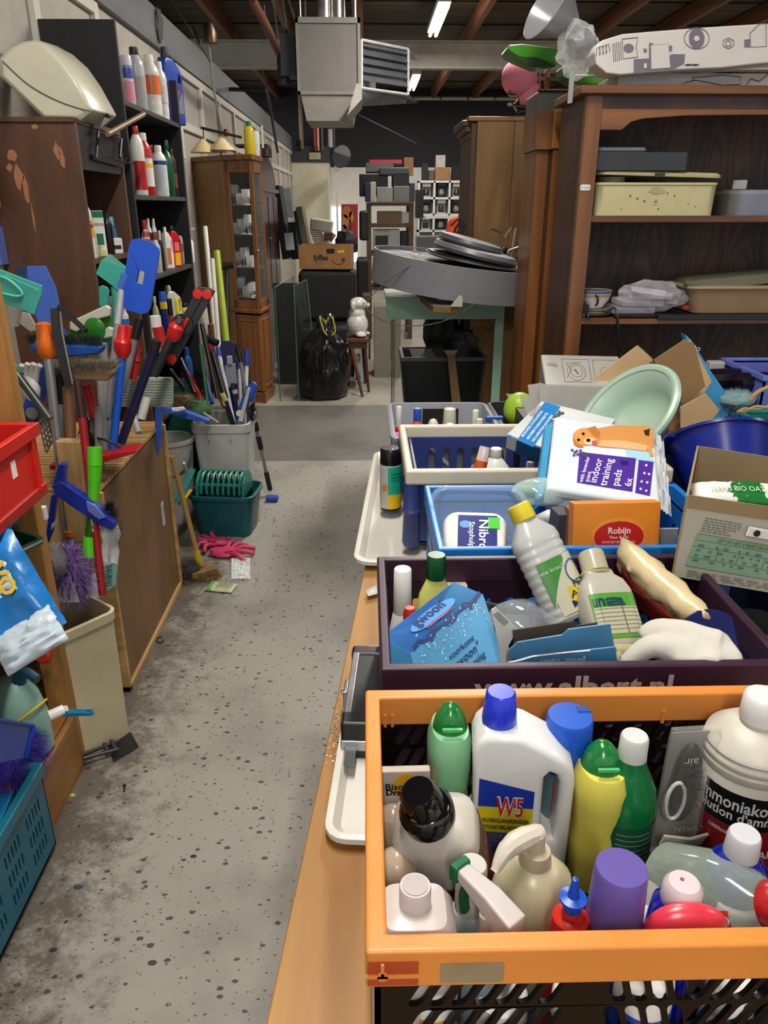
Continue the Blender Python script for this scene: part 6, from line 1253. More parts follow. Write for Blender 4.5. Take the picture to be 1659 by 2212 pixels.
single('metal_lid','pale silver tray lid topmost on the dark grey box','lid',loft([([(p[0]+a.x+.07,p[1]+y+.12)for p in rr_(.2,.18,.02)],zh),([(p[0]+a.x+.07,p[1]+y+.12)for p in rr_(.21,.19,.02)],zh+.006),([(p[0]+a.x+.07,p[1]+y+.12)for p in rr_(.2,.18,.02)],zh+.016)]),pl('8c8e98',.3,.5))
a=atY(1557,440,y);t=thing('silver_tin','brushed silver cake tin beside the bread tin','tin',(a.x+.16,y+.16,z0));h2=atY(1600,408,y).z-z0
part(t,'tin_body',lathe([(.0,0),(.15,0),(.15,h2*.85)],40),pl('7c7c80',.25,.9));part(t,'tin_lid',lathe([(.154,h2*.8),(.154,h2-.003),(.15,h2),(0,h2)],40),pl('8c8c88',.25,.9))
bottle('glass_tumbler','small clear glass on the silver cake tin','glass',(a.x+.14,y+.18,z0+h2),(a.x+.14,y+.18,z0+h2+.045),.05,clear(alpha=.3),None,'can')
z1=SH[1]
t=thing('black_tray','flat black tray on the second shelf of the bookcase','tray',(1.25,y+.1,z1));part(t,'tray',box(atY(1325,680,y).x,xr-.06,y-.02,y+.2,z1+.003,z1+.012),BLK,world=True,bevel=.003);part(t,'front_edge',box(atY(1415,680,y).x,xr-.06,y-.035,y-.02,z1-.004,z1+.016),pl('141518',.3),world=True,bevel=.002)
px=atY(1295,640,y);t=thing('tea_cup','white cup with blue and orange bands on stacked saucers','cup',(px.x,y+.05,z1));pw=pl('cfccc4',.2)
for k in range(3):part(t,'saucer',lathe([(.03,.002+.009*k),(.062,.012+.009*k),(.064,.014+.009*k),(.03,.006+.009*k),(0,.005+.009*k)],28),pw)
zc_=.03;cup=[(.022,zc_),(.03,zc_+.006),(.048,zc_+.03),(.058,zc_+.066),(.056,zc_+.066),(.046,zc_+.032),(0,zc_+.01)]
part(t,'cup',lathe(cup,32),pw,smooth=60);part(t,'blue_band',lathe([(.0572,zc_+.056),(.0588,zc_+.065)],32),pl('4c5c74'));part(t,'orange_band',lathe([(.0542,zc_+.045),(.0562,zc_+.052)],32),pl('b8845c'))
part(t,'handle',tube(spl([(-.015,-.05,zc_+.05),(-.012,-.07,zc_+.045),(-.01,-.068,zc_+.025),(-.01,-.046,zc_+.014)]),.004),BLK)
t=thing('power_plug','black power plug and cable hanging down from the second shelf','cable',atY(1270,680,2.84));part(t,'plug',cbox(tuple(atY(1266,668,2.83)),(.018,.02,.035)),BLK,world=True,bevel=.004)
for dx in(-4,5):part(t,'pin',tube([atY(1266+dx,675,2.83),atY(1265+dx,684,2.83)],.002),pl('a8a8a8',.2,.9),world=True)
part(t,'cord',tube(spl([atY(1270,680,2.84),atY(1300,678,2.83),atY(1325,665,2.83),atY(1333,680,2.81),atY(1335,710,2.81),atY(1336,780,2.82)]),.0045),BLK,world=True)
t=thing('clear_trays','pile of clear plastic clamshell packs wrapped in film on the second shelf','packaging',atY(1395,668,y));fl_=clear('c8c4cc',.08,.3,.5)
for k,(x0_,x1_,t_,b_)in enumerate(((1325,1420,640,668),(1345,1440,622,650),(1360,1460,604,634))):P,Q_=atY(x0_,b_,y),atY(x1_,t_,y);part(t,'clamshell',G().add(box(P.x,Q_.x,y,y+.14,z1+.012+.026*k,z1+.036+.026*k),None),fl_,world=True,bevel=.006)
part(t,'film',ball(atY(1410,640,y+.05),(.12,.09,.055),30,20,nz=.3,ns=2.5),clear('e0dce4',.05,.12,.5),world=True);part(t,'paper_slip',slab(*[atY(*p_,y-.02)for p_ in((1362,618),(1440,628),(1436,640),(1366,630))],.002),pl('b4a8b4',.4),world=True)
single('red_bit','small red cap beside the clear packs on the shelf','cap',cyl(.014,0,.012),pl('8c2028')).matrix_world=MX.Translation(atY(1481,667,2.86))
t=thing('beige_case','beige plastic case with an open khaki lid on the second shelf','case',(1.2,y+.1,z1+.016));bg=pl('8c7254',.5,dirt=.1);kh=pl('5c5a48',.45)
a=atY(1490,650,y);tz=atY(1560,622,y).z
part(t,'case_bottom',loft([([(p[0]+a.x+.27,p[1]+y+.1)for p in rr_(.5,.2,.03)],z1+.016),([(p[0]+a.x+.27,p[1]+y+.1)for p in rr_(.56,.24,.03)],tz)]),bg,world=True);part(t,'rim',loft([([(p[0]+a.x+.27,p[1]+y+.1)for p in rr_(.58,.26,.03)],tz),([(p[0]+a.x+.27,p[1]+y+.1)for p in rr_(.58,.26,.03)],tz+.008)]),pl('9c8a68',.5),world=True)
part(t,'lid',G(loft([([(p[0],p[1])for p in rr_(.56,.22,.03)],0),(rr_(.5,.18,.03),.035)])).xf(T(a.x+.27,y+.12,tz+.012)@RY(-5)),kh,world=True,bevel=.004);part(t,'lid_hinge',G(tube([atY(1478,610,y),atY(1510,618,y)],.012)),kh,world=True)
# ---------------------------------------------------------------- the mint frame and the drum shade in the middle
mt=pl('96bfa6',.4,var=.02);y=4.2;a,b=atY(834,645,y),atY(1092,638,y);x0,x1=a.x,b.x;zt_=(a.z+b.z)/2;zb_=atY(960,690,y).z;xpst=atY(1066,760,y).x
t=thing('aquarium','glass tank with a mint green front frame holding a black crate','aquarium',(x0,y,0))
part(t,'front_rail',box(x0,x1,y,y+.02,zb_,zt_),mt,world=True,bevel=.002);part(t,'front_post',box(xpst,x1,y,y+.02,0,zb_-.001),mt,world=True,bevel=.002)
part(t,'top_board',box(x0,x1,y+.02,y+.5,zt_-.02,zt_-.004),pl('6c6c64',.5),world=True)
gk=clear('1c2422',.04,.1,.3)
part(t,'glass_front',box(x0+.035,xpst,y+.005,y+.011,.3,zb_),gk,world=True);part(t,'glass_side',box(x0+.035,x0+.043,y+.02,y+.5,.0,zb_),clear('6c7c74',.04,.1,.25),world=True)
part(t,'glass_edge',G(box(x0+.03,x0+.036,y,y+.01,0,zb_),box(x0+.06,x0+.064,y+.45,y+.455,0,zb_)),pl('3c443c',.2),world=True);part(t,'back_board',box(x0+.28,x1,y+.5,y+.51,.0,zt_-.02),pl('14120f',.6),world=True)
part(t,'hinge_screw',G(*[tube([atY(x,y0_,y-.004),atY(x,y0_+9,y-.004)],.004,6)for x,y0_ in((992,690),(1063,688))]),pl('8c8c88',.3,.8),world=True)
t=thing('black_crate','big black plastic crate with a grey rim standing inside the mint framed tank','crate',atY(960,862,y+.2));a,b=atY(868,780,y+.1),atY(1050,780,y+.1);cz=atY(960,775,y+.1).z
part(t,'body',G().add(tubshape(b.x-a.x,.36,.42,.03,.86,.002,.004,.03),T((a.x+b.x)/2,y+.27,cz-.42)),pl('0d0f12',.4),world=True);part(t,'rim',G().add(ringbox(a.x-.005,b.x+.005,y+.085,y+.455,cz-.012,cz+.01,.02)),pl('5c5c58',.5),world=True,bevel=.003);part(t,'hand_grip',G().add(shape(rrect(-.06,.06,-.015,.015,.012),[rrect(-.052,.052,-.008,.008,.007)],.006),T((a.x+b.x)/2-.05,y+.09,cz-.09)@RX(90)),pl('1c1f22',.3),world=True)
part(t,'paper',G(slab((a.x+.06,y+.12,cz+.005),(a.x+.2,y+.12,cz),(a.x+.18,y+.25,cz+.03),(a.x+.05,y+.25,cz+.03),.003)),pl('8c8880',.6),world=True)
single('black_box','dark crate support the black crate stands on in the tank','block',box(x0+.1,xpst-.02,y+.12,y+.42,0,cz-.42),pl('0b0b0c',.6))
c1=(a.x+b.x)/2+.0;t=thing('black_bags','folded black bag standing in the black crate behind the tank glass','bag',(c1,y+.3,cz));part(t,'bag',G(ball((c1-.02,y+.28,cz+.13),(.09,.07,.13),nz=.3),ball((c1+.12,y+.3,cz+.05),(.1,.08,.08),nz=.4)),pl('101216',.45,bump=.5),world=True)
part(t,'bag_trim',G(tube(spl([(c1-.1,y+.2,cz+.02),(c1-.08,y+.2,cz+.16),(c1-.02,y+.2,cz+.22)]),.003),tube([(c1-.08,y+.2,cz+.1),(c1+.06,y+.2,cz+.1)],.003)),pl('4c4e54',.3,.5),world=True)
t=thing('wooden_mallet','long wooden mallet handle leaning against the tank','mallet',atY(985,872,4.15));part(t,'handle',poly3([(966,768),(983,765),(996,875),(977,875)],4.12,.03),wood('5c4424','86683c','z',16,.6),world=True,bevel=.004);part(t,'head',poly3([(958,757),(990,757),(982,768),(966,768)],4.125,.02),pl('7c7a74',.5),world=True)
t=thing('chipboard_plank','chipboard plank with white brackets lying over the mint rail','plank',atY(940,660,4.0));zk=zt_+.004;cen=[atY(903,634,4.5),atY(955,632,4.5),atZ(990,663,zk),atZ(936,663,zk)]
pa=[V((p_.x,p_.y,zk))for p_ in(cen[3],cen[2],atZ(960,634,zk),atZ(900,634,zk))];part(t,'board',slab(*pa,.003),pl('8c8a84',.5),world=True);pa2=[p_-V((0,0,.026))for p_ in pa];part(t,'chip_core',slab(*pa2,.025),pl('8a6636',.8,var=.2,bump=.5,bs=200),world=True)
for px_,py_2 in((956,646),(985,659)):c0=atZ(px_,py_2,zk+.01);part(t,'bracket',G().add(prism([(-.03,0),(.03,0),(.03,.045),(.018,.055),(.01,.05)],0,.02),MX.Translation(V((c0.x,c0.y,zk+.003)))@RX(90)),pl('b8b4a4',.4),world=True,bevel=.003)
# drum shade
dg=pl('808185',.55,.1,var=.03);c0=atY(978,590,4.19);A=atY(805,568,4.19);Bq=atY(1158,610,4.19);r_=(Bq-A).length/2
M=MX.Translation(c0+V((0,0,-.085)))@RY(7.5)@RX(2)
t=thing('drum_shade','huge grey drum lamp shade lying tilted over the mint framed tank','lamp shade',M=M)
h=.16;part(t,'drum',lathe([(r_,0),(r_,h),(r_-.006,h),(r_-.006,.004)],72),dg,smooth=60);part(t,'top_disc',lathe([(r_-.01,h-.02),(0,h-.02)],48),pl('4c4d50',.5));part(t,'bottom_disc',lathe([(r_-.01,.01),(0,.01)],48),pl('5c5d60',.5))
part(t,'cord',tube(spl([(-.22,-.36,h),(-.38,-.33,.02),(-.45,-.34,-.1),(-.3,-.42,-.15),(-.08,-.46,-.1),(.1,-.42,.03),(.2,-.38,h)]),.0025,6),pl('5c5c5c',.5))
for i,(rr2,hh,ox,c,l)in enumerate(((.24,.02,.02,'1c1d1f','black flat disc under the grey lids on the drum shade'),(.22,.035,.03,'86888c','grey round metal lid lying on the drum shade'),(.17,.03,-.0,'66686c','smaller dark grey lid topmost on the drum shade'))):
    m2=M@T(ox+.05,-.05,h+[.0,.03,.075][i])@RY([3,6,7][i]);o=thing('round_lid',l,'lid',M=m2);part(o,'disc',lathe([(0,0),(rr2*.96,0),(rr2,hh*.4),(rr2*.97,hh),(rr2*.7,hh*1.2),(0,hh*1.3)],44),pl(c,.4,.3),smooth=30);part(o,'rim',tube([(rr2*cos(a),rr2*sin(a),hh*.4)for a in[2*pi*i_/40 for i_ in range(40)]],.004,6,closed=True),pl('7c7d80',.3,.5))
t=thing('wire_coat_rack','black and chrome bent wire hooks sticking up behind the drum shade','hook rack',atY(1000,540,4.5));dkw=pl('1c1414',.4)
for ps,m_ in(([(972,522),(985,492),(995,475),(988,474),(973,488)],dkw),([(975,525),(990,500),(1003,483),(1000,478),(990,488)],dkw),([(985,528),(1000,500),(1005,486),(988,486)],dkw),([(1060,540),(1058,500),(1062,494),(1082,502)],pl('8c8478',.3,.9)),([(1102,560),(1114,492),(1105,492),(1090,512)],pl('a8a49c',.2,.9)),([(1090,560),(1100,540),(1138,527)],pl('8c8478',.3,.9)),([(1070,545),(1085,560),(1120,558)],dkw)):part(t,'hook',tube([atY(x,y_,4.45)for x,y_ in ps],.006,8),m_,world=True)
part(t,'ball_end',ball(atY(1088,541,4.4),.022),BLK,world=True);part(t,'wire',tube(spl([atY(905,548,4.4),atY(940,560,4.35),atY(1000,565,4.3),atY(1080,575,4.25)]),.003,6),BLK,world=True)
single('white_lever','curved white plastic strip lying on the right of the lids','strip',tube(spl([atY(1063,556,4.3),atY(1085,562,4.25),atY(1105,576,4.2),atY(1125,580,4.2)]),.008),WHT)
single('wood_tip','pale wedge standing on the left rim of the drum shade','wedge',poly3([(893,538),(898,538),(905,547),(893,546)],4.2,.02),pl('b0a080'))
# black objects behind the table on the right
B3('flat_screen','black flat screen leaning upright right of the mint frame','screen',1108,1158,700,880,3.9,.05,'0c0c0e',floor=1,rough=.25,bevel=.004)
B3('flat_screen','second black panel just behind, with a pale reflection','screen',1122,1160,690,860,4.1,.04,'111113',floor=1,rough=.2,bevel=.004)
B3('box_filler','brown carton deep behind the mint framed tank','box',1090,1140,640,700,4.55,.05,'4a2c18')
# ================================================================ the table and everything on it
tw=wood('805526','b28440','y',9,.5,.07,.1,blot=.35);TZ=.74
t=thing('table','long wooden table with a stained light brown top along the aisle','table',(.5,1.4,0))
xe=lambda y:-.176+.095*y
tp=[(xe(.15),.15),(1.3,.15),(1.3,2.77),(xe(2.77),2.77)]
part(t,'table_top',prism(tp,TZ-.03,TZ),tw,world=True,bevel=.003);part(t,'apron',prism([(xe(.2)+.04,.2),(1.26,.2),(1.26,2.72),(xe(2.7)+.04,2.72)],TZ-.11,TZ-.03),wood('5a3a20','7c5430','y',10),world=True)
for x,y in((-.07,.25),(1.2,.25),(.16,2.64),(1.2,2.64)):part(t,'leg',box(x,x+.06,y,y+.06,0,TZ-.03),tw,world=True,bevel=.003)
def Ztub(name,label,cat,x0,x1,y0,y1,z0,z1,m,**k):
    rot=k.pop('rot',0);t=thing(name,label,cat,M=T((x0+x1)/2,(y0+y1)/2,z0)@RZ(rot));part(t,'body',tubshape(x1-x0,y1-y0,z1-z0,**k),m,smooth=45);return t
tray=pl('cecac0',.35,var=.03,dirt=.05)
a,b=atZ(728,1835,TZ+.02),atZ(800,1425,TZ+.02)
Ztub('plastic_tray','flat white plastic tray sticking out from under the orange crate','tray',a.x+.005,a.x+.36,a.y+.01,b.y+.03,TZ+.001,TZ+.024,tray,rot=-4.5,r=.025,taper=.94,lip=.006)
a,b=atZ(788,1225,TZ+.02),atZ(840,1000,TZ+.02)
Ztub('plastic_tray','white plastic tray carrying the green and yellow spray can','tray',a.x+.01,a.x+.45,a.y+.01,b.y+.1,TZ+.001,TZ+.028,tray,rot=-4,r=.035,taper=.93,lip=.008)
t=thing('flat_steel_strip','grey flat metal strip lying along the left of the crates','strip',atZ(780,1560,TZ+.03));part(t,'strip',slab(*[atZ(x,y,TZ+.028)for x,y in((772,1425),(800,1428),(765,1655),(742,1655))],-.004),pl('77797a',.3,.7,dirt=.2),world=True)
t=thing('aluminium_case','black case with aluminium edges squeezed left of the purple crate','case',M=T(.005,1.13,TZ+.002)@RZ(-4));part(t,'shell',box(-.04,.06,-.11,.12,.0,.07),pl('101214',.4),bevel=.004)
for y0,y1 in((-.115,-.08),(.095,.125)):part(t,'corner_guard',box(-.046,.06,y0,y1,.0,.074),BLK,bevel=.006)
al=pl('a8a8aa',.25,.85);part(t,'edge_profile',G(box(-.045,-.035,-.1,.11,.03,.045),box(-.046,.06,-.118,-.108,.02,.04),box(-.043,-.03,-.1,.11,.066,.073)),al,bevel=.002);part(t,'latch',G(box(-.052,-.044,-.01,.03,.02,.06),tube([(-.052,0,.05),(-.056,.02,.04)],.004)),al,bevel=.002)
single('paper_scrap','torn white paper scrap on the table beside the black case','paper',quad(*[atZ(x,y,TZ+.012)for x,y in((790,1275),(818,1262),(818,1282),(795,1288))]),pl('c4c0b8',.7),solid=.001)
rd=random.Random(77);g=G()
for i in range(170):
    q=atZ(rd.gauss(722,14),rd.gauss(1590,45),TZ);r=rd.uniform(.0008,.0022);g.add(box(q.x-r,q.x+r,q.y-r,q.y+r,TZ,TZ+.0015))if q.x>xe(q.y)+.004 else None
single('spilled_grains','white and brown grains spilled along the table edge','grains',g,pl('b8a890',.6,var=.4),kind='stuff')
# crates
def slant(L,h):
    out=[];n=int(L*.92/.0205)
    for i in range(n):
        x=-L*.44+(i+.5)*.0205
        if i%13 in(7,8):continue
        for r in range(4):out.append(slot(x,h-.03-.039*r,.0138,.034,.45 if i%13<7 else-.25))
    return out
def sq(n,rows,w,hh,z0=.3,dz=.2):
    return lambda L,h:[rrect(-L*.42+L*.84*(i+.5)/n-w/2,-L*.42+L*.84*(i+.5)/n+w/2,h*(z0+dz*r)-hh/2,h*(z0+dz*r)+hh/2,w*.3)for i in range(n)for r in range(rows)]
orr=pl('d4843a',.35,var=.04);blkp=pl('060607',.45,var=0,spec=.25)
t=crate('folding_crate','orange rimmed black folding crate of cleaning bottles at the front of the table',-.006,.574,.478,.876,TZ+.025,.982,blkp,orr,.02,.047,slant,slant)
part(t,'corner_socket',box(-.288,-.242,-.2005,-.1985,.176,.205),pl('a8401c',.4));part(t,'socket_bar',G(box(-.29,-.242,-.203,-.2,.188,.191),box(-.276,-.273,-.203,-.2,.19,.205),G().add(lathe([(.005,0),(.005,.003),(.0025,.003)],12),T(-.2745,-.2,.1895)@RX(90))),orr)
lb=part(t,'worn_label',G().add(shape(rrect(-.042,.016,-.0125,.0125,.003),(),.001),T(-.2+.02,-.1995,.189)@RX(90)),pl('8a7a5c',.6,var=.2))
for x in(-.265,-.255,-.03,.12):part(t,'clip_tab',box(x,x+.004,.176,.181,.17,.19),orr)
pur_=pl('2b1426',.4,var=.05)
t=crate('fold_crate','dark purple crate with white lettering holding boxes and bottles',.016,.62,.925,1.305,TZ+.002,.982,pur_,pl('33182c',.4,var=.05,dirt=.06),.016,.05,sq(11,3,.018,.03),sq(6,3,.02,.03))
letters(t,'www.albert.nl',(-.02,-.1935,.208),(1,0,0),(0,0,1),.036,pl('a8a0a4',.5),maxw=.36,bold=.03)
bl_=pl('1a6ab8',.35,var=.04)
t=crate('shopping_crate','bright blue plastic crate with white lettering in the middle of the table',.135,.745,1.335,1.70,TZ+.002,.982,bl_,pl('2076c6',.35,var=.03),.014,.045,sq(12,2,.03,.018,.35,.22),sq(8,3,.02,.02))
letters(t,'Beste Albert Heijn',(0.03,-.1865,.213),(1,0,0),(0,0,1),.014,pl('b8c4d4',.5),maxw=.33,bold=.03);part(t,'logo',tube([(.24+.012*cos(R(a)),-.1865,.212+.012*sin(R(a)))for a in range(0,360,60)],.001,4,closed=True),pl('b8c4d4'))
wr_=pl('c4bca8',.35,var=.02);nb=pl('2c3a72',.35)
t=crate('laundry_crate','cream rimmed blue slotted crate with round corner pillars behind the blue one',.095,.78,1.80,2.24,TZ+.03,.985,nb,wr_,.022,.042,lambda L,h:[slot(-L*.42+L*.84*(i+.5)/12,h*.5,.02,h*.62)for i in range(12)],None,inset=.03,bev=.008)
for x in(-.325,.325):
    for y in(-.2,.2):part(t,'corner_pillar',lathe([(.02,0),(.024,.01),(.021,.09),(.026,.1),(.021,.11),(.021,.175)],16,cx=x,cy=y),nb)
part(t,'side_bar',tube([(-.325,-.2,.1),(-.325,.2,.1)],.012),nb)
gt=Ztub('grey_tub','pale grey tub of small bottles at the far end of the table','tub',.085,.43,2.275,2.73,TZ+.002,.93,pl('8c9098',.4,var=.04),r=.03,taper=.86,lip=.01)
Ztub('black_tub','dark grey tub beside the pale grey tub','tub',.45,.78,2.3,2.74,TZ+.002,.93,pl('26292c',.4),r=.03,taper=.88,lip=.01)
single('lime_ball','lime green plastic ball in the dark grey tub','ball',ball(atY(1122,885,2.5),(.055,.05,.06)),pl('94b82c',.4),loc=atY(1122,900,2.5))
def bz(px,py,z,z0=TZ+.035,dx=0,dy=0):q=atZ(px,py,z);return(q.x+dx,q.y+dy,z0),q
# spray can on the tray
A,B=bz(843,972,.95,TZ+.03);q=atY(842,1160,B.y)
A=V((B.x+.001,B.y,TZ+.03));w=.063
t=bottle('spray_can','green, yellow and white spray can with black cap standing on the white tray','spray can',A,V((A[0],A[1],.957)),w,pl('b4b6b4',.3,.2),pl('0e0e10',.25),'can',labs=[(-106,20,.28,.73,'18987a'),(-106,20,.04,.28,'d0a818'),(-150,-110,.04,.7,'a8a8a0'),(-140,-110,.34,.44,'c8762c'),(-150,20,.0,.045,'15150f')])
part(t,'flame_mark',G(ball((-.016,-.026,.083),(.003,.002,.006))),BLK);part(t,'print',G(*[patch(surf(BP['can'][0],w,.187,2,1),-90,-15,z,z+.0022,.0017)for z in(.095,.105,.115)]),pl('0a5c48'));part(t,'white_nick',box(.004,.008,-.02,-.012,.1865,.188),WHT)
# grey tub contents
GB=[(862,878,.97,.026,'b8a8a4','c8c8c4','cone','small clear bottle with red collar and white dropper in the grey tub'),(902,882,.965,.034,'cc4a1a','1c4ca8','squat','orange bottle with ribbed blue cap in the grey tub'),(936,905,.95,.034,'c0bcb0','ccc8b8','flip','cream flip cap bottle with its lid open'),(972,882,.968,.055,'c8c4bc','c8c4b0','cone','white sloping shouldered bottle in the grey tub'),(972,915,.95,.03,'b8b4ac','c4c0b4','squat','short white capped bottle before the sloping one'),(1028,886,.96,.03,'c4c0b4','ccc8bc','cone','narrow cream nozzle bottle in the grey tub'),(1036,905,.95,.028,'c0bcb0','ccc8bc','squat','small cream bottle before the nozzle bottle')]
for px,py,z,w,bc,cc,kd,l in GB:A,B=bz(px,py,z,TZ+.012);t=bottle('small_bottle',l,'bottle',A,B,w*1.6,pl(bc,.35),pl(cc,.35),kd,group='bottles in the grey tub')
q=atZ(862,925,.91);single('red_collar','red screw collar on the dropper bottle in the grey tub','collar',cyl(.0155,.895,.912).__class__((lathe([(.0135,.895),(.0155,.896),(.0155,.912),(.0135,.913)],20,cx=q.x+0,cy=q.y))),pl('b8201c'))
single('pink_puff','pink plastic lid lying at the front of the grey tub','lid',ball(atY(862,942,2.35),(.03,.025,.012)),pl('c85c98',.4));single('blue_clip','blue plastic clip at the right of the grey tub','clip',cbox(tuple(atY(1068,905,2.5)),(.06,.02,.02)),pl('1c4ca8',.4),bevel=.004)
single('black_card','black flat pack leaning at the back of the grey tub','card',box(.2,.33,2.66,2.67,.78,.925),BLK)
# laundry crate contents
A,B=bz(1072,968,.97,.79);bottle('cleaning_bottle','white bottle with ribbed cap in the cream rimmed crate','bottle',A,B,.085,WHT,WHT,'jug',ridges=0)
A,B=atY(1030,1040,1.93),atY(1048,965,1.95);t=bottle('roll_on_tube','orange tube with a clear cap leaning in the cream rimmed crate','tube',A,B,.034,pl('cc5018',.35),clear('e8dcd8',.1,.5),([(.9,0),(1,.05),(1,.6)],[(1,.5),(.95,.55),(.85,.98),(.8,1)]));A,B=bz(1145,998,.94,.79);bottle('cleaning_bottle','white round cap showing low in the cream rimmed crate','bottle',A,B,.04,WHT,WHT,'squat')
single('white_tubes','bent white pipe seen through the slots of the cream rimmed crate','pipe',tube(spl([(.2,2.26,.9),(.3,2.27,.82),(.42,2.26,.9),(.44,2.26,.8)]),.006),WHT)
# blue crate contents
t=thing('clear_tray','clear plastic food tray leaning in the blue crate','packaging',atY(1030,1120,1.5));M=MX.Translation(V(atY(1035,1158,1.5)))@RZ(-4)@RX(-32);part(t,'tray',G().add(tubshape(.2,.15,.035,.03,.88,.008,.0015),M@T(0,.07,.04)@RX(100)),clear('c8dcec',.06,.16,.5),world=True,smooth=50)
t=thing('descaler_bottle','white bottle with dark blue label lying in the front of the blue crate','bottle',M=MX.Translation(atY(1025,1160,1.42))@RZ(-6)@RX(48));ww=.13;part(t,'body',loft([([(p[0],p[1])for p in rr_(ww*.9,.07,.02,0,6)],-.035),(rr_(ww,.1,.03,0,6),-.02),(rr_(ww,.1,.03,0,6),.01),(rr_(ww*.92,.09,.03,0,6),.02)]),WHT,bevel=.004,smooth=60)
part(t,'blue_label',box(-.035,.045,-.045,.04,.0195,.021),pl('0c1c74',.3));letters(t,'Nibro',(.018,-.002,.0215),(0,-1,0),(1,0,0),.019,pl('d8dce8'),maxw=.07,bold=.02);letters(t,'Stophulp',(-.006,-.002,.0215),(0,-1,0),(1,0,0),.011,pl('d8dce8'),maxw=.06,bold=.02);part(t,'light_blob',G().add(cyl(.01,0,.001),T(-.02,.02,.021)@S(1.2,.8,1)),pl('5c9cd8'));part(t,'green_price_sticker',box(.026,.05,.012,.036,.0215,.0222),pl('3cc41c',.4))
A,B=atY(1040,1170,1.48),atY(1048,1118,1.5);bottle('white_tube','white and red capped tube behind the blue labelled bottle','tube',A,B,.035,pl('c43a28',.4),WHT,'can')
t=thing('detergent_box','orange detergent box with a red oval logo in the blue crate','box',M=MX.Translation(atY(1330,1195,1.39))@RZ(2)@RX(-12));w,h=.18,.105;part(t,'carton',box(-w/2,w/2,0,.035,0,h),pl('dc8424',.4,var=.08),bevel=.002)
part(t,'red_oval',G().add(shape(oval(0,0,.052,.032),(),.001),T(.005,-.0006,.034)@RX(90)),pl('b81c18',.35));part(t,'pale_ring',G().add(shape(oval(0,0,.057,.038),[oval(0,0,.052,.033)],.001),T(.005,-.0005,.034)@RX(90)),pl('e08c3c',.35));letters(t,'Robijn',(.005,-.0014,.048),(1,0,0),(0,0,1),.013,pl('e4dcd4'),bold=.02);letters(t,'Fleur & Fijn',(.005,-.0014,.034),(1,0,0),(0,0,1),.006,pl('e4dcd4'));part(t,'print',scribble((.005,-.0014,.024),(1,0,0),(0,0,1),.07,.006,2,4),pl('e4c4b4'))
B3('grey_carton','grey printed carton between clear tray and orange box','box',1203,1232,1112,1190,1.46,.05,'3c3c48',bevel=.002,rz=8);B3('striped_carton','thin colourful carton edge touching the orange box','box',1230,1242,1110,1190,1.43,.05,'8c5c4c');B3('white_card','white paper behind the orange box in the blue crate','paper',1405,1462,1142,1190,1.42,.004,'b8bcc0')
A,B=atY(1165,1125,1.56),atY(1203,1108,1.5);bottle('pink_capped_tube','small tube with a round pink cap behind the leaning clear bottle','tube',A,B,.03,WHT,pl('c85a88',.3),'squat')
t=thing('green_clear_bottle','clear packaging with a green base under the training pads','packaging',atY(1180,1075,1.62));part(t,'dome',G(ball(atY(1175,1062,1.6),(.075,.05,.03)),ball(atY(1250,1090,1.6),(.08,.05,.03))),clear('c4dcd0',.05,.25),world=True);part(t,'green_base',poly3([(1130,1062),(1190,1066),(1240,1084),(1235,1096),(1170,1088)],1.62,.04),pl('0c6430',.3),world=True);part(t,'grey_tray',poly3([(1180,1085),(1300,1085),(1300,1130),(1190,1125)],1.66,.02),pl('1c3040',.3),world=True)
# purple crate contents
A,B=bz(870,1228,1.0);bottle('nail_bottle','white bottle with straight white cap at the left of the purple crate','bottle',A,B,.048,WHT,WHT,([(.9,0),(1,.03),(1,.45),(.72,.6),(.6,.62)],[(.68,.6),(.7,.62),(.66,.99),(.6,1)]))
A,B=bz(943,1198,1.01);bottle('dish_soap','pale yellow bottle with dark green flip cap in the purple crate','bottle',A,B,.072,pl('dcdc78',.3),pl('0c4c28',.3),([(.9,0),(1,.03),(1,.5),(.85,.66),(.5,.78),(.46,.82)],[(.48,.8),(.5,.82),(.5,.97),(.44,1)]),asp=.7)
A,B=bz(968,1210,.985,dx=.0);bottle('cream_roll','cream round tub standing behind the yellow bottle','tub',A,(B.x,A[1],.985),.08,pl('b4a894',.5),None,'can')
single('red_cap_tube','small red cap showing between the white bottle and the blue box','cap',G(lathe([(.011,.78),(.011,.955),(.008,.965),(0,.965)],18,cx=atZ(885,1318,.96).x,cy=atZ(885,1318,.96).y)),pl('c03020',.35))
# dishwasher salt box: oblong block, top edge seen
bb=pl('1f68d0',.3,var=.06)
P0,P1,P2=atY(822,1378,1.07),atY(980,1257,1.2),atY(1044,1284,1.16);P3=P0+(P2-P1);dn=atY(1102,1460,1.08)-P2
t=thing('salt_box','big bright blue dishwasher salt box leaning in the purple crate','box',(P0.x+.1,P0.y+.05,.8))
part(t,'top_face',slab(P0,P3,P2,P1,-.002),bb,world=True)
v=[P0,P1,P2,P3]+[p+dn for p in(P0,P1,P2,P3)];part(t,'carton',(v,[(0,1,2,3),(4,7,6,5),(0,4,5,1),(1,5,6,2),(2,6,7,3),(3,7,4,0)]),pl('4c98c8',.3,var=.12),world=True,bevel=.001)
xd=(P1-P0).normalized();yd=(P1-P2).normalized();nn=xd.cross(yd);iw=_wm(t).inverted();ctr=(P0+P1+P2+P3)/4+nn*(.001 if nn.z>0 else-.001)
part(t,'pale_glow_print',([ctr+xd*(.055*cos(R(a)))+yd*(.015*sin(R(a)))+nn*.0012 for a in range(0,360,20)],[tuple(range(18))]),pl('4c90d4',.3,var=0),world=True)
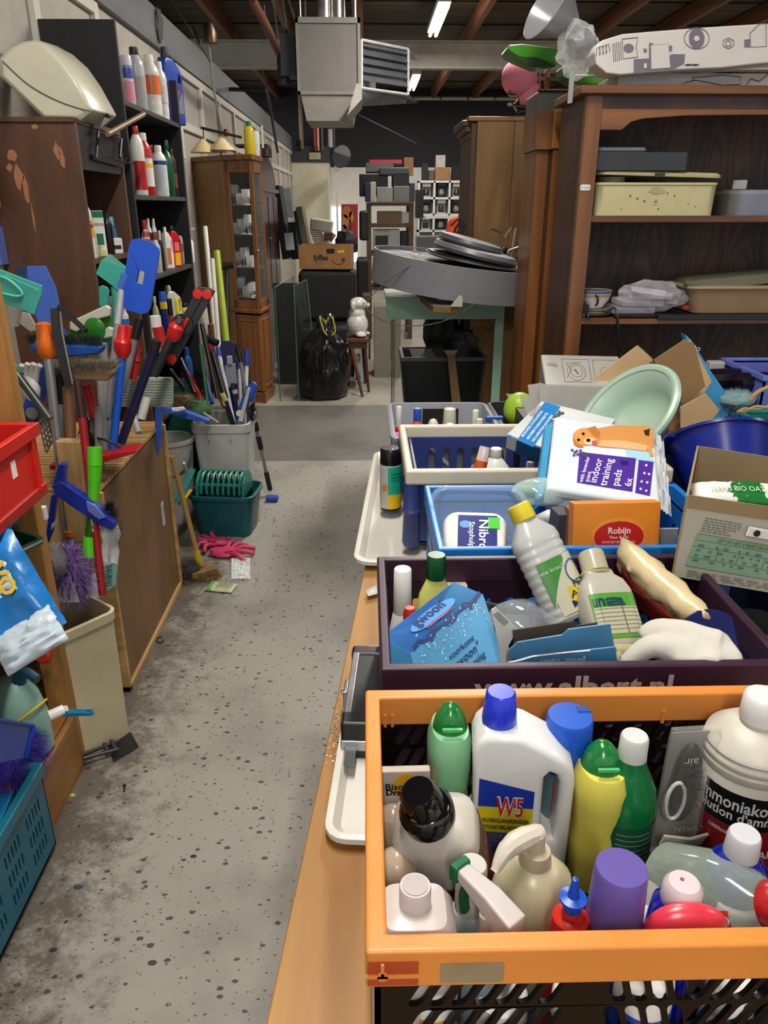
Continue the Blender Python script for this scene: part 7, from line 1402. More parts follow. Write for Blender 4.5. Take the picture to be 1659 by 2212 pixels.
letters(t,'gwoon°',iw@(ctr+yd*.008+nn*.002),xd,yd,.019,pl('141c60',.4),maxw=.09,bold=.02);letters(t,'vaatwaszout',iw@(ctr-yd*.012+nn*.002),xd,yd,.01,pl('b83048',.4),maxw=.09)
fn=(P2-P3).normalized();fy=-dn.normalized();fnn=fn.cross(fy);fc=(P3+P2)/2+dn*.5
rd=random.Random(4);g=G();g2=G()
for i in range(150):
    u=rd.uniform(-.085,.085);vv=.055+rd.gauss(0,.012);r=rd.uniform(.0007,.0022);c_0=fc+fn*u+fy*(vv-.0)+fnn*.001;(g if i%3 else g2).add(([c_0+fn*r*cos(a)+fy*r*sin(a)for a in(0,1,2,3,4,5)],[(0,1,2,3,4,5)]))
part(t,'bubble_print',g,pl('a8c8e0',.3),world=True,kind='stuff');part(t,'splash_print',([fc+fn*(.088*(2*i/12-1))+fy*(.07+.006*sin(i*1.7))+fnn*.0008 for i in range(13)]+[fc+fn*(.088*(2*i/12-1))+fy*(.08+.004*sin(i*2.3))+fnn*.0008 for i in range(12,-1,-1)],[tuple(range(26))]),pl('1c3c74',.3),world=True)
for s_,u,vv,hh,c in(('voorkomt',.0,.025,.011,'10204c'),('gwoon°',.005,.008,.015,'141c60'),('kalkaanslag',.01,-.01,.011,'10204c')):letters(t,s_,iw@(fc+fn*(u+.01)+fy*vv+fnn*.001),fn,fy,hh,pl(c),bold=.01)
# flattened blue carton, card, disc packaging
bm2=pl('4c84ac',.45,var=.05);t=thing('torn_carton','torn light blue tablet carton lying across the front of the purple crate','box',atY(1210,1440,.97))
part(t,'back_flap',poly3([(1108,1362),(1240,1342),(1245,1352),(1290,1345),(1295,1362),(1110,1395)],1.03,.002),pl('4a4034',.8),world=True);part(t,'upper_face',poly3([(1100,1404),(1118,1388),(1215,1372),(1228,1360),(1318,1348),(1328,1400),(1100,1425)],1.0,.003),bm2,world=True);part(t,'front_face',poly3([(1098,1432),(1150,1418),(1240,1408),(1330,1398),(1336,1452),(1290,1442),(1100,1440)],.96,.003),pl('3e78a4',.45,var=.05),world=True);part(t,'white_edge',tube([atY(x,y,.958)for x,y in((1098,1431),(1125,1426),(1150,1418),(1185,1414),(1240,1408),(1275,1405))],.0012,5),WHT,world=True)
iw=_wm(t).inverted();A,B=atY(1180,1428,.956),atY(1250,1424,.956);letters(t,'gwoon° classic',iw@((A+B)/2+V((0.0,-.002,0))),A-B,(0,0,-1),.008,pl('a8bccc'),maxw=.09,bold=.01,lift=-.001 if 0 else .001);letters(t,'vaatwastabletten',iw@((A+B)/2+V((-.01,-.002,.011))),A-B,(0,0,-1),.006,pl('7c3c6c'),maxw=.07)
t=thing('carton_inner','white torn carton flap with a barcode beside the blue salt box','card',atY(1090,1420,1.05));part(t,'flap',poly3([(1062,1318),(1070,1312),(1118,1360),(1098,1395),(1108,1440),(1085,1440)],1.04,.002),WHT,world=True);part(t,'barcode',G(*[tube([atY(1066+k*3,1330+k*3,1.038),atY(1078+k*3,1322+k*3,1.038)],.0006,4)for k in range(8)]),BLK,world=True)
t=thing('blister_pack','grey hanging card with a clear round blister in the purple crate','packaging',atY(1110,1350,1.2));part(t,'card',poly3([(1045,1300),(1155,1322),(1150,1358),(1060,1345)],1.2,.003),pl('4c4a44',.6),world=True);part(t,'hang_hole',poly3([(1060,1310),(1078,1308),(1096,1316),(1090,1322),(1070,1320)],1.198,.002),BLK,world=True);part(t,'print',scribble(_wm(t).inverted()@atY(1112,1340,1.19),(1,0,-.25),(0,.2,1),.055,.012,4,3),pl('8c8a80'));part(t,'blister',ball(atY(1140,1335,1.16),(.07,.06,.022)),clear('a8b0b8',.05,.15),world=True)
# leaning dish soap bottle
A,B=atY(1235,1335,1.16),atY(1118,1090,1.26);t=bottle('dish_soap','clear ribbed bottle with yellow cap leaning over the purple crate','bottle',A,B,.092,pl('c8c8c4',.22,trans=.3,var=.02),pl('d0bc20',.4),([(.9,0),(1,.03),(1,.66),(.95,.72),(.52,.83),(.46,.86)],[(.46,.86),(.48,.87),(.46,.99),(.4,1)]),ridges=9,n=2.3,asp=.7,hint=(1,.35,0))
sf=surf([(.9,0),(1,.03),(1,.66)],.092,(B-A).length,2.3,.7);L_=(B-A).length
part(t,'label',patch(sf,-125,25,.05*L_,.5*L_,.0012),pl('b8b49c',.4));part(t,'green_label',gridf(lambda a_,b_:sf(R(-135+62*a_*(1-.7*b_*0)),L_*(.5-.36*b_*(1-a_*.9)),.0018),8,6),pl('3c7a34',.4))
part(t,'lemon_print',patch(sf,-92,-70,.1*L_,.24*L_,.0018),pl('c4b01c'));part(t,'blue_swirl',tube([sf(R(-55+26*cos(a)),L_*(.34+.1*sin(a)),.002)for a in[R(20*i)for i in range(16)]],.0012,4),pl('2c3c8c'))
for s_,z_,tt,c in(('FEZA',.25,-50,'1c2c1c'),('AFWAS',.18,-52,'141c3c'),('MIDDEL',.11,-52,'141c3c')):part(t,'lettering',wraptext(sf,s_,tt,L_*z_,.012,.0022,rr=.04),pl(c))
part(t,'lettering',wraptext(sf,'Groene kracht',-115,L_*.42,.007,.0024,rr=.04),pl('a8bca0'))
A,B=atY(1335,1405,1.08),atY(1275,1195,1.22);t=bottle('cleaner_bottle','clear square bottle with green table label leaning in the purple crate','bottle',A,B,.094,pl('c8c4b4',.2,trans=.35,var=.02),pl('c4bca0',.25,trans=.3),([(.95,0),(1,.03),(1,.55),(.85,.66),(.6,.73),(.56,.78)],[(.56,.78),(.5,.8),(.5,.98),(.46,1)]),n=4,asp=.7,hint=(1,.25,0));L_=(B-A).length
sf=surf([(.95,0),(1,.03),(1,.55)],.094,L_,4,.7);part(t,'label',patch(sf,-138,-40,.06*L_,.5*L_,.001),pl('4c8c28',.4));part(t,'table_print',patch(sf,-132,-46,.1*L_,.36*L_,.0016),pl('a8a48c',.5));part(t,'table_lines',G(*[patch(sf,-130,-48,z*L_,z*L_+.001,.002,10,1)for z in(.14,.18,.22,.26,.3,.34)],*[patch(sf,a_,a_+1.2,.1*L_,.36*L_,.002,1,4)for a_ in(-110,-88,-66)]),pl('5c6448'));part(t,'lettering',wraptext(sf,'una',-105,L_*.43,.02,.002,rr=.05,bold=.03),pl('0c3c4c'))
single('collar_ring','pale ring around the neck of the square bottle','ring',G(tube([V((.026*cos(a),.02*sin(a),L_*.77))for a in[2*pi*i/24 for i in range(24)]],.004,8,closed=True)).xf(t.matrix_world),pl('a8a070',.3))
t=thing('sugar_bag','long cream plastic bag of soft contents leaning right in the purple crate','bag',atY(1430,1300,1.2));A,B=atY(1500,1340,1.12),atY(1335,1190,1.28);M=fr(A,B,(1,.3,.3));L_=(B-A).length
part(t,'bag',G().add(G().add(pillow(.27,.085,.055,24,12,.18,2),RY(90)),M@T(0,0,L_*.42)@S(1,1,.8)),pl('c8b68c',.28,var=.06,bump=.35,bs=40),world=True,smooth=60);part(t,'print',scribble(_wm(t).inverted()@atY(1395,1290,1.155),atY(1480,1345,1.1)-atY(1350,1262,1.2),(.4,0,1),.14,.007,1,5),pl('3c2c14'));part(t,'red_base',G().add(G().add(pillow(.22,.06,.04),RY(90)),M@T(-.025,.02,L_*.4)@S(.6,1,.7)),pl('641008',.5),world=True)
# white gloves: crumpled cloth
gv=pl('c0bcb2',.85,bump=.2,bs=60,var=.03)
t=thing('cloth_gloves','crumpled white cloth gloves lying over the front rim of the purple crate','gloves',atY(1470,1430,.98));y=.98
part(t,'glove',G(ball(atY(1510,1410,y),(.06,.05,.03),26,18,.4,1.6,3),tube(spl([atY(1545,1400,.98),atY(1480,1372,1.0),atY(1420,1362,1.02),atY(1388,1382,1.02)]),[.03,.03,.028,.026,.025,.024,.024,.023,.022,.021,.02,.02,.019,.019,.018,.018,.017,.016,.012]),tube(spl([atY(1560,1432,.97),atY(1480,1416,.97),atY(1410,1395,.98),atY(1345,1440,.98)]),[.03,.03,.029,.028,.027,.026,.025,.024,.023,.022,.021,.02,.019,.018,.017,.016,.015,.013,.01]),tube(spl([atY(1590,1430,.965),atY(1540,1436,.962),atY(1480,1430,.965)]),.02)),gv,world=True,smooth=180,subd=1)
o=[c for c in t.children][0];md=o.modifiers.new('r','REMESH');md.mode='VOXEL';md.voxel_size=.004;md.use_smooth_shade=True;o.modifiers.new('s','SMOOTH').iterations=8;o.modifiers.remove(o.modifiers['u'])
single('yellow_cloth_edge','pale cloth corner between the torn carton and the gloves','cloth',G(pillow(.06,.05,.01,wr=.6)).xf(MX.Translation(atY(1350,1425,1.02))@RX(50)),pl('a8a078',.8))
single('blue_dish','round dark blue dish behind the white gloves','dish',G(lathe([(.04,0),(.06,.012),(.058,.014),(0,.006)],30)).xf(MX.Translation(atY(1540,1395,1.06))@RX(40)),pl('141c50',.3))
# right edge: open carton and what is around it
kr=pl('8c7654',.8,var=.04);cwt=pl('a8a494',.6,var=.04);y=1.22
a,b,c,d=atY(1455,1243,y),atY(1790,1300,y),atY(1800,1118,y),atY(1487,1072,y);bk=V((atY(1508,975,1.42).x-d.x,.2,.0))
t=thing('open_carton','open cardboard carton with a green printed panel at the right edge','box',a)
part(t,'front_panel',slab(a,b,c,d,.004),cwt,world=True);part(t,'kraft_flap',slab(*[p+V((0,-.002,0))for p in(d.lerp(a,.13),c.lerp(b,.13),c+V((0,0,.004)),d+V((0,0,.004)))],.003),kr,world=True)
e,f_,g_,h_=[p+bk for p in(a,b,c,d)];up=V((0,0,.03));part(t,'back_panel',slab(e,f_,g_+up,h_+up,.004),kr,world=True);part(t,'left_panel',slab(a,d,h_+up,e,.004),kr,world=True);part(t,'base',slab(a,b,f_,e,.004),kr,world=True)
xd=(b-a).normalized();yd=(d-a);yd=(yd-xd*yd.dot(xd)).normalized();wl,hl=(b-a).length,(d-a).length;iw=_wm(t).inverted();nrm=xd.cross(yd);W2=lambda u,v_,k=.001:a+xd*u+yd*v_+nrm*(k+.0046)
pn_=lambda nm,u0,u1,v0,v1,m,k:part(t,nm,quad(W2(u0,v0,k),W2(u1,v0,k),W2(u1,v1,k),W2(u0,v1,k)),m,world=True)
pn_('green_panel',.012,.24,hl*.16,hl*.58,pl('7c9c7c',.6),.001);BL_=pl('3c4438',.6)
for v_ in(.16,.28,.42,.5,.58):pn_('panel_line',.012,.24,hl*v_,hl*v_+.0008,BL_,.0016)
for u in(.06,.1,.15,.19):pn_('panel_line',u,u+.0008,hl*.28,hl*.42,BL_,.0016)
letters(t,'LET OP HET ETIKET IN UW TEXTIEL',iw@W2(.12,hl*.54,.0012),xd,yd,.006,BL_,maxw=.15);part(t,'print',scribble(iw@W2(.05,hl*.7),xd,yd,.07,.03,6,3),pl('6c6a60'));part(t,'print',scribble(iw@W2(.13,hl*.075),xd,yd,.22,.014,4,6),pl('6c6a60'));part(t,'print',scribble(iw@W2(.12,hl*.35,.0018),xd,yd,.2,.04,4,8,fill=.35),pl('4c6a7c'))
part(t,'white_strap',slab(W2(.095,hl*.66,.003),W2(.26,hl*.66,.003),W2(.26,hl*.78,.003),W2(.095,hl*.78,.003),.004),WHT,world=True,bevel=.002);part(t,'strap_hole',G().add(cyl(.006,0,.001),fr(W2(.112,hl*.72,.008),W2(.112,hl*.72,.02))),BLK,world=True)
t=thing('cereal_bag','white and green plastic pack lying inside the open carton','packet',M=MX.Translation(atY(1590,1072,1.3))@RZ(-6)@RX(30));part(t,'pack',pillow(.16,.06,.04),WHT,smooth=60);part(t,'green_band',G().add(pillow(.11,.061,.042),T(.01,0,0)),pl('1c6c2c',.3),smooth=60);letters(t,'HANS BIO OATS',(.0,0,.0225),(1,0,0),(0,1,0),.012,pl('c8d4c0'),maxw=.1)
# the dark blue basin
bz2=pl('10207c',.3,var=.05);q=atY(1548,930,1.95);r_=(atY(1655,930,1.95)-atY(1440,930,1.95)).x/2
t=thing('blue_basin','deep royal blue round plastic basin behind the open carton','basin',(q.x,1.95,.93));MB_=T(q.x,1.93,q.z-.02)@RX(-38);part(t,'bowl',G().add(lathe([(.0,-.16),(r_*.7,-.16),(r_*.95,0),(r_*1.02,0),(r_*1.02,.008),(r_*.93,.006),(r_*.68,-.154),(0,-.154)],48),MB_),bz2,world=True)
for s_ in(-1,1):part(t,'grip',G().add(cbox((s_*r_*1.03,0,0),(.03,.07,.01)),MB_),bz2,world=True,bevel=.004)
t=crate('storage_basket','dark basket of odds and ends under the blue basin at the right edge',.8,1.25,1.2,2.2,TZ+.002,.925,pl('14263c',.4),pl('182c44',.4),.014,.03)
q=atY(1640,1330,1.1);single('smoked_glass','dark smoked glass jar right of the purple crate','jar',lathe([(.04,TZ+.03),(.05,TZ+.05),(.05,.93),(.045,.95),(.045,TZ+.06),(0,TZ+.05)],28,cx=q.x,cy=q.y),pl('2c302c',.1))
# training pads bag, uni box, mint basin, envelopes
def onplane(px,py,P,n):r=_ray(px,py);return C0+r*((P-C0).dot(n)/r.dot(n))
P=V((.38,1.66,1.06));n=V((.05,-.32,.94)).normalized();c4=[onplane(x,y,P,n)for x,y in((1182,1052),(1428,1092),(1412,925),(1200,898))]
t=thing('training_pads','white plastic pack of puppy training pads with a golden dog picture','packet',(P.x,P.y,.98));
def padw(o,k):cc=sum(c4,V())/4;return[cc+(p-cc)*k-n*o for p in c4]
part(t,'pack',loft([(padw(0,.97),0),(padw(.006,1.01),0),(padw(.045,1.02),0),(padw(.052,.96),0)]),pl('ccd6dc',.18,var=.03,bump=.12,bs=30),world=True,bevel=.006);part(t,'blue_side',loft([(padw(.02,1.03)[3:]+padw(.02,1.03)[:1]+[padw(.05,1.05)[0],padw(.05,1.05)[3]],0),([p+V((-.016,0,-.012))for p in padw(.02,1.03)[3:]+padw(.02,1.03)[:1]+[padw(.05,1.05)[0],padw(.05,1.05)[3]]],0)]),pl('3c94c4',.4),world=True)
part(t,'crumpled_end',G(gridf(lambda a_,b_:c4[1].lerp(c4[2],b_)+V((.0+.035*a_,.0,0))-n*(.005+.03*a_)+V((0,0,1))*.018*NZ.noise(V((a_*5,b_*8,1))),10,14)),clear('e4e8ec',.05,.45),world=True)
PP=lambda px,py,k=.001:onplane(px,py,P+n*k,n)
pr=lambda nm,pts,c,k=.0012:part(t,nm,([PP(x,y,k)for x,y in pts],[tuple(range(len(pts)))]),pl(c,.3,var=.02),world=True)
pr('purple_panel',[(1252,976),(1374,990),(1366,1062),(1246,1042)],'4a2c90');pr('icon_panel',[(1380,993),(1412,997),(1404,1071),(1372,1064)],'4a2c90');pr('blue_mat_print',[(1350,970),(1400,976),(1414,1000),(1356,990)],'9cc8d8')
for pts,c,k in(([(1262,930),(1330,918),(1400,920),(1413,930),(1412,965),(1400,975),(1340,968),(1300,966),(1280,962)],'c88a4c',.0014),([(1300,950),(1350,952),(1400,962),(1395,974),(1340,968),(1290,962)],'d8a878',.0016),(oval(1265,943,28,19),'d09050',.0018),([(1268,925),(1286,920),(1298,936),(1292,948),(1280,940)],'b4703a',.002),([(1237,946),(1250,958),(1262,966),(1250,966),(1240,960)],'b4703a',.002),(oval(1274,953,13,8),'e4c8a0',.0022),(oval(1271,951,5,4),'201814',.0026),(oval(1260,937,3.4,3),'181210',.0026),(oval(1250,950,3.4,3),'181210',.0026),(oval(1284,956,6,5),'c84c5c',.0026),([(1398,962),(1406,960),(1412,985),(1404,985)],'d09050',.002),([(1390,930),(1404,926),(1402,942),(1394,940)],'3c2418',.002)):pr('dog_print',pts,c,k)
for k_ in range(7):pr('lavender_print',oval(1236+k_*6%26,972+(k_*5)%14,3.5,2.6,8),'5c4480',.002)
pr('lavender_stalk',[(1246,978),(1262,980),(1280,988),(1262,986)],'3c4c50',.0018)
iw=_wm(t).inverted();xd=(PP(1300,990)-PP(1285,1045));yd=PP(1250,1010)-PP(1300,1016)
for s_,(cx,cy),hh,mw in(('with lavender',(1262,1014),.009,.08),('scent',(1270,1030),.009,.04),('indoor',(1287,1016),.017,.1),('training',(1309,1020),.017,.1),('pads',(1332,1032),.017,.075),('6x',(1357,1042),.015,.04)):letters(t,s_,iw@PP(cx,cy,.0022),xd,yd,hh,pl('dcd8e8'),maxw=mw,bold=.012,wd=1.5)
pr('small_dog_icon',[(1340,994),(1358,996),(1356,1006),(1350,1003),(1342,1004)],'2c1860',.002)
for ix,iy in((1396,1005),(1392,1022),(1386,1040),(1398,1042),(1384,1056),(1396,1060),(1402,1024)):pr('icon',oval(ix,iy,3,3,7),'c8c0dc',.002)
s0,s1=PP(1205,1058),PP(1380,1088);part(t,'front_print',([s0-n*.018,s1-n*.018,s1-n*.024,s0-n*.024],[(0,1,2,3)]),pl('8c90a0'),world=True)
P=V((.3,1.9,1.04));n=V((-.05,-.45,.9)).normalized();t=thing('vacuum_bag_box','white and blue vacuum bag box tilted behind the training pads','box',(P.x,P.y,.98));PP=lambda px,py,k=0:onplane(px,py,P+n*k,n)
cc=[(1095,938),(1168,868),(1262,890),(1210,975)];part(t,'carton',slab(*[PP(*p)for p in[(1095,938),(1170,866),(1330,905),(1262,1000)]],.05),pl('c0c2c2',.5),world=True,bevel=.002)
pr('blue_band',[(1117,950),(1177,868),(1211,878),(1152,966)],'1c74b8',.0008);pr('side_blue',[(1098,942),(1100,938),(1110,944),(1108,948)],'1c74b8',.001)
iw=_wm(t).inverted();xd=PP(1190,880)-PP(1135,952);yd=PP(1130,920)-PP(1170,935)
for i,s_ in enumerate(('MICROVEZEL STOFZUIGERZAK','MICROFIBRE STAUBSAUGERBEUTEL','SACS ASPIRATEUR MICROFIBRE')):letters(t,s_,iw@PP(1150+i*11,915+i*5,.0015),xd,yd,.007,pl('c8dce8'),maxw=.12,bold=.03)
letters(t,'Uni-Bag',iw@PP(1196,905,.0012),xd,yd,.017,pl('28303c'),maxw=.1,bold=.02);part(t,'print',scribble(iw@PP(1158,888,.001),xd,yd,.05,.02,5,2),pl('6c7074'));part(t,'blue_side',slab(*[PP(x,y)-n*.001+V((0,-.002,0))for x,y in((1116,950),(1262,1001),(1262,1001),(1116,950))][:2]+[PP(1262,1001)-n*.049+V((0,-.002,0)),PP(1116,950)-n*.049+V((0,-.002,0))],.0015),pl('0c4468',.5),world=True)
wc=pl('b4b2aa',.55,var=.03);t=thing('white_carton','white carton with line drawings standing behind the mint basin','box',atY(1250,880,2.45));v=[atY(1178,900,2.4),atY(1345,912,2.4),atY(1345,838,2.4),atY(1180,832,2.4)];b_=[atY(x,y,2.72)for x,y in((1170,768),(1335,772))]
part(t,'front_face',slab(*v,.003),wc,world=True);part(t,'top_face',slab(v[3],v[2],b_[1],b_[0],.003),wc,world=True);part(t,'side_face',slab(v[0],v[3],b_[0],b_[0]-V((0,0,.12)),.003),pl('8c8a84',.6),world=True)
TP=lambda u,k:v[3].lerp(v[2],u).lerp(b_[0].lerp(b_[1],u),k)+V((0,-.001,.004))
for pts in([(.25,.1),(.25,.85),(.6,.85),(.6,.1),(.25,.1)],[(.42+.08*cos(R(a)),.45+.2*sin(R(a)))for a in range(0,361,30)],[(.42+.12*cos(R(a)),.42+.28*sin(R(a)))for a in range(0,361,30)],[(.65,.1),(.65,.85),(.95,.85)],[(.8+.07*cos(R(a)),.4+.2*sin(R(a)))for a in range(0,361,40)],[(.28,.2),(.36,.5),(.3,.7),(.5,.75)]):part(t,'line_drawing',tube([TP(*p)for p in pts],.0008,4),pl('5c5a54'),world=True)
part(t,'arrow_mark',tube([TP(.4,.5),TP(.44,.35)],.002,4),BLK,world=True);part(t,'print',scribble(_wm(t).inverted()@TP(.12,.6),(1,0,0),(0,1,.3),.035,.05,5,3),pl('7c7a74'))
single('carton_flaps','torn white carton flaps left of the white carton','card',G(slab(*[atY(x,y,2.3)for x,y in((1122,852),(1150,864),(1160,918),(1145,912))],.002),slab(*[atY(x,y,2.35)for x,y in((1140,832),(1168,828),(1182,900),(1150,905))],.002),slab(*[atY(x,y,2.28)for x,y in((1165,826),(1182,832),(1185,905),(1168,895))],.002)),wc)
P_=[atY(*p)for p in((1248,905,2.05),(1430,940,2.05),(1400,815,2.3))];mb=pl('a0b8a6',.3,var=.02)
t=thing('mint_basin','pale mint oval plastic basin lying tipped open towards the left','basin',V(atY(1350,930,2.1)));M=MX.Translation(atY(1352,893,2.1))@RY(-48)@RX(24)@S(1.12,1.12,1.12)
part(t,'bowl',G().add(lathe([(0,-.09),(.07,-.088),(.105,-.05),(.13,0),(.142,.002),(.145,-.006),(.138,-.012),(.11,-.06),(.07,-.098),(0,-.1)],48,asp=.8),M),mb,world=True,smooth=60);part(t,'rim',G().add(tube([(.142*cos(a),.114*sin(a),-.003)for a in[2*pi*i/48 for i in range(48)]],.011,8,closed=True),M),mb,world=True)
kf=[pl('c4a478',.7,var=.04),pl('8c6c44',.75,var=.04),pl('bc9c70',.7,var=.04)]
for i,(pts,y,l)in enumerate((([(1263,832),(1378,746),(1410,775),(1410,822),(1275,868)],2.45,'brown paper envelope bag leaning at the left of the stack'),([(1405,780),(1440,795),(1472,905),(1455,930),(1420,930),(1395,830)],2.4,'darker brown cardboard sleeve between the paper bags'),([(1412,778),(1480,733),(1500,742),(1524,835),(1474,873)],2.35,'large smooth brown paper bag in the middle of the stack'),([(1480,742),(1492,735),(1538,824),(1520,850),(1475,876)],2.42,'brown paper bag behind the large smooth one'),([(1470,880),(1525,850),(1555,886),(1535,912),(1470,925)],2.3,'folded brown paper bag at the foot of the stack'))):single('paper_bag',l,'paper bag',poly3(pts,y,.006),kf[(i*2)%3 if i!=1 else 1],group='brown paper bags behind the mint basin',bevel=.001)
sb=pl('3f92c4',.3,var=.06);t=thing('blue_packet','tall light blue cat litter packet leaning behind the paper bags','packet',atY(1560,900,2.5));part(t,'pack',poly3([(1480,722),(1494,735),(1535,800),(1608,905),(1470,912),(1495,800)],2.5,.04),sb,world=True,bevel=.004);part(t,'print',tube([atY(x,y,2.49)for x,y in((1554,890),(1566,878),(1582,876),(1582,886),(1574,896))],.0025,6),BLK,world=True);part(t,'eye_print',ball(atY(1575,902,2.3),(.014,.004,.01)),BLK,world=True);letters(t,'oo',_wm(t).inverted()@(atY(1505,750,2.49)),(1,0,-.5),(.5,0,1),.02,WHT)
crate('shallow_crate','periwinkle blue crate at the right edge beyond the paper bags',atY(1550,812,2.78).x,1.55,2.45,2.78,.93,atY(1600,812,2.45).z,pl('5a68b4',.4),pl('6674c4',.4),.014,.02)
t=crate('shallow_basket','teal plastic basket with fine mesh at the right edge',atY(1592,880,2.42).x,1.5,2.2,2.42,.93,atY(1640,884,2.42).z,pl('1c7c70',.4),pl('22887c',.4),.01,.015,sq(22,5,.008,.01,.15,.17),None)
single('wicker_handle','pale twisted wicker handle rising from the teal basket','handle',G(*[tube([p+V((.004*cos(k*pi+i*.9),0,.004*sin(k*pi+i*.9)))for i,p in enumerate(spl([atY(1585,886,2.3),atY(1620,880,2.3),atY(1690,860,2.3),atY(1650,835,2.3),atY(1622,862,2.3)]if 0 else[atY(1596,888,2.25),atY(1640,880,2.25),atY(1720,878,2.25)]))],.005,6)for k in(0,1)],tube(spl([atY(1620,865,2.3),atY(1640,845,2.3),atY(1690,825,2.3)]),.007,8)),pl('a88c5c',.6))
c0=atY(1592,862,2.5);t=thing('fluffy_cloth','pale blue fluffy cloth lying by the teal basket','cloth',c0);part(t,'fibres',G(ball(c0,(.06,.05,.03),nz=.3),strands(c0,(.06,.05,.035),1200,.012,.0005,31)),pl('7a9c9c',.8),world=True,kind='stuff')
B3('white_packets','white crumpled packets at the back of the right table corner','packet',1532,1566,782,812,2.7,.04,'a8a8a8',bevel=.006);single('wine_bottles','dark green and violet rolls lying in the periwinkle crate','roll',G(tube([(1.12,2.6,1.04),(1.32,2.62,1.04)],.035),tube([(1.28,2.55,1.04),(1.5,2.55,1.04)],.035)),pl('1a1220',.3))
B3('support_box','plain dark box holding up the cartons behind the cream rimmed crate','box',1130,1440,905,1010,2.3,.35,'3a3530',floor=0)
# ================================================================ bottles in the front crate
OG='bottles in the orange rimmed crate';FZ=TZ+.032
def cz_(px,py,z,dx=0,dy=0):q=atZ(px,py,z);return V((q.x+dx,q.y+dy,FZ)),q
cif=([(.85,0),(1,.03),(1,.34),(.88,.45),(1,.62),(1,.76),(.82,.84)],[(.84,.8),(.8,.85),(.62,.93),(.35,.98),(.12,1)])
A,B=cz_(974,1518,1.0);t=bottle('cream_cleaner','mint green scouring cream bottle with dark green cap at the back left','bottle',A,B,.058,pl('7cb48a',.32,var=.02),pl('0c6a2a',.25,coat=.4),cif,n=2.6,asp=1.45,labs=[(140,235,.25,.66,'b8b09c')],group=OG)
sf=surf(cif[0],.058,B.z-FZ,2.6,1.45);part(t,'cap_clip',cbox((0,-.027,(B.z-FZ)*.9),(.026,.004,.004)),pl('4cb46c',.3));part(t,'lettering',wraptext(sf,'Cif',198,(B.z-FZ)*.5,.022,.0016,rr=.03,bold=.02),pl('2c3018'));part(t,'red_mark',patch(sf,190,212,.13,.142,.0017),pl('a82018'))
A,B=cz_(1080,1484,1.045);w,h=.124,B.z-FZ;wj=pl('d4d4d2',.28,var=.01,coat=.2)
t=jug('floor_cleaner_jug','big white floor cleaner jug with royal blue cap and red lettering',MX.Translation(A+V((.034,-.012,0)))@RZ(-6),w,h,.07,wj,pl('1430c4',.28,coat=.3),.34,hole=[(.19,.62),(.19,.32),(.24,.27),(.33,.27),(.34,.34),(.34,.6),(.3,.64),(.24,.65)],capx=-.275,capseg=(.82,1.0),
        outline=[(-.46,0),(.46,0),(.5,.04),(.5,.6),(.46,.69),(.3,.75),(-.02,.83),(-.12,.84),(-.42,.84),(-.5,.8),(-.54,.74),(-.52,.6),(-.5,.3),(-.5,.03)],group=OG,bev=.075)
Ly=-.0358;LBX=lambda nm,x0,x1,z0,z1,c,k=0:part(t,nm,([(x*w,Ly-.0003*k,z*h)for x,z in((x0,z0),(x1,z0),(x1,z1),(x0,z1+.06 if nm=='blue_top' else z1))],[(0,1,2,3)]),pl(c,.3,var=.05))
LBX('blue_label',-.46,.1,.1,.3,'2c5c94');LBX('yellow_label',-.46,.1,.3,.45,'c4b41c');LBX('blue_top',-.46,.1,.45,.55,'10309c')
letters(t,'W5',(-.14*w,Ly-.001,.46*h),(1,0,0),(0,0,1),.03,pl('d8ccd0'),maxw=.034,bold=.05);letters(t,'W5',(-.14*w,Ly-.0016,.46*h),(1,0,0),(0,0,1),.03,pl('b81c24'),maxw=.034,bold=.01)
letters(t,'VLOERGLANSREINIGER',(-.17*w,Ly-.001,.375*h),(1,0,0),(0,0,1),.006,BLK,maxw=.06,bold=.02);letters(t,'NETTOYANT BRILLANT POUR SOLS',(-.17*w,Ly-.001,.335*h),(1,0,0),(0,0,1),.006,BLK,maxw=.064,bold=.02);part(t,'print',scribble((-.16*w,Ly-.001,.27*h),(1,0,0),(0,0,1),.05,.014,3,5),pl('b84848'))
A,B=cz_(1232,1545,.995);t=bottle('aerosol_can','aerosol can with a wide bright blue cap behind the white jug','spray can',A,B,.062,pl('5c7c84',.3),pl('1450b8',.28),([(.95,0),(1,.02),(1,.66)],[(1.02,.66),(1.03,.67),(.96,.985),(.9,1)]),labs=[(-130,-60,.38,.62,'a81c20'),(-120,-60,.1,.3,'30302c')],group=OG);part(t,'cap_notch',cbox((.02,.012,B.z-FZ-.003),(.016,.012,.008)),pl('0c3484'))
A,B=cz_(1305,1602,.985);t=bottle('cream_cleaner','yellow scouring cream bottle with dark green cap right of the jug','bottle',A,B,.064,pl('cfc654',.32,var=.02),pl('0f6c2c',.22,coat=.4),cif,n=2.6,asp=1.35,group=OG);part(t,'cap_clip',cbox((0,-.027,(B.z-FZ)*.9),(.026,.004,.004)),pl('4cb46c',.3))
A,B=cz_(1372,1588,1.0);t=bottle('cleaning_bottle','round green bottle with a white screw cap beside the yellow one','bottle',A,B,.076,pl('0e6a36',.22,var=.04),pl('c4c4c0',.35),([(.9,0),(1,.03),(1,.56),(.92,.66),(.6,.78),(.5,.82),(.48,.86)],[(.46,.84),(.47,.85),(.45,.985),(.4,1)]),labs=[(-130,-20,.1,.5,'1c5238')],group=OG);sf=surf(BP['round'][0],.076,B.z-FZ,2,1);part(t,'print',G(*[patch(sf,-120,-40-8*(k%3),.04+.008*k,.042+.008*k,.0016,10,1)for k in range(9)]),pl('6c8c7c'))
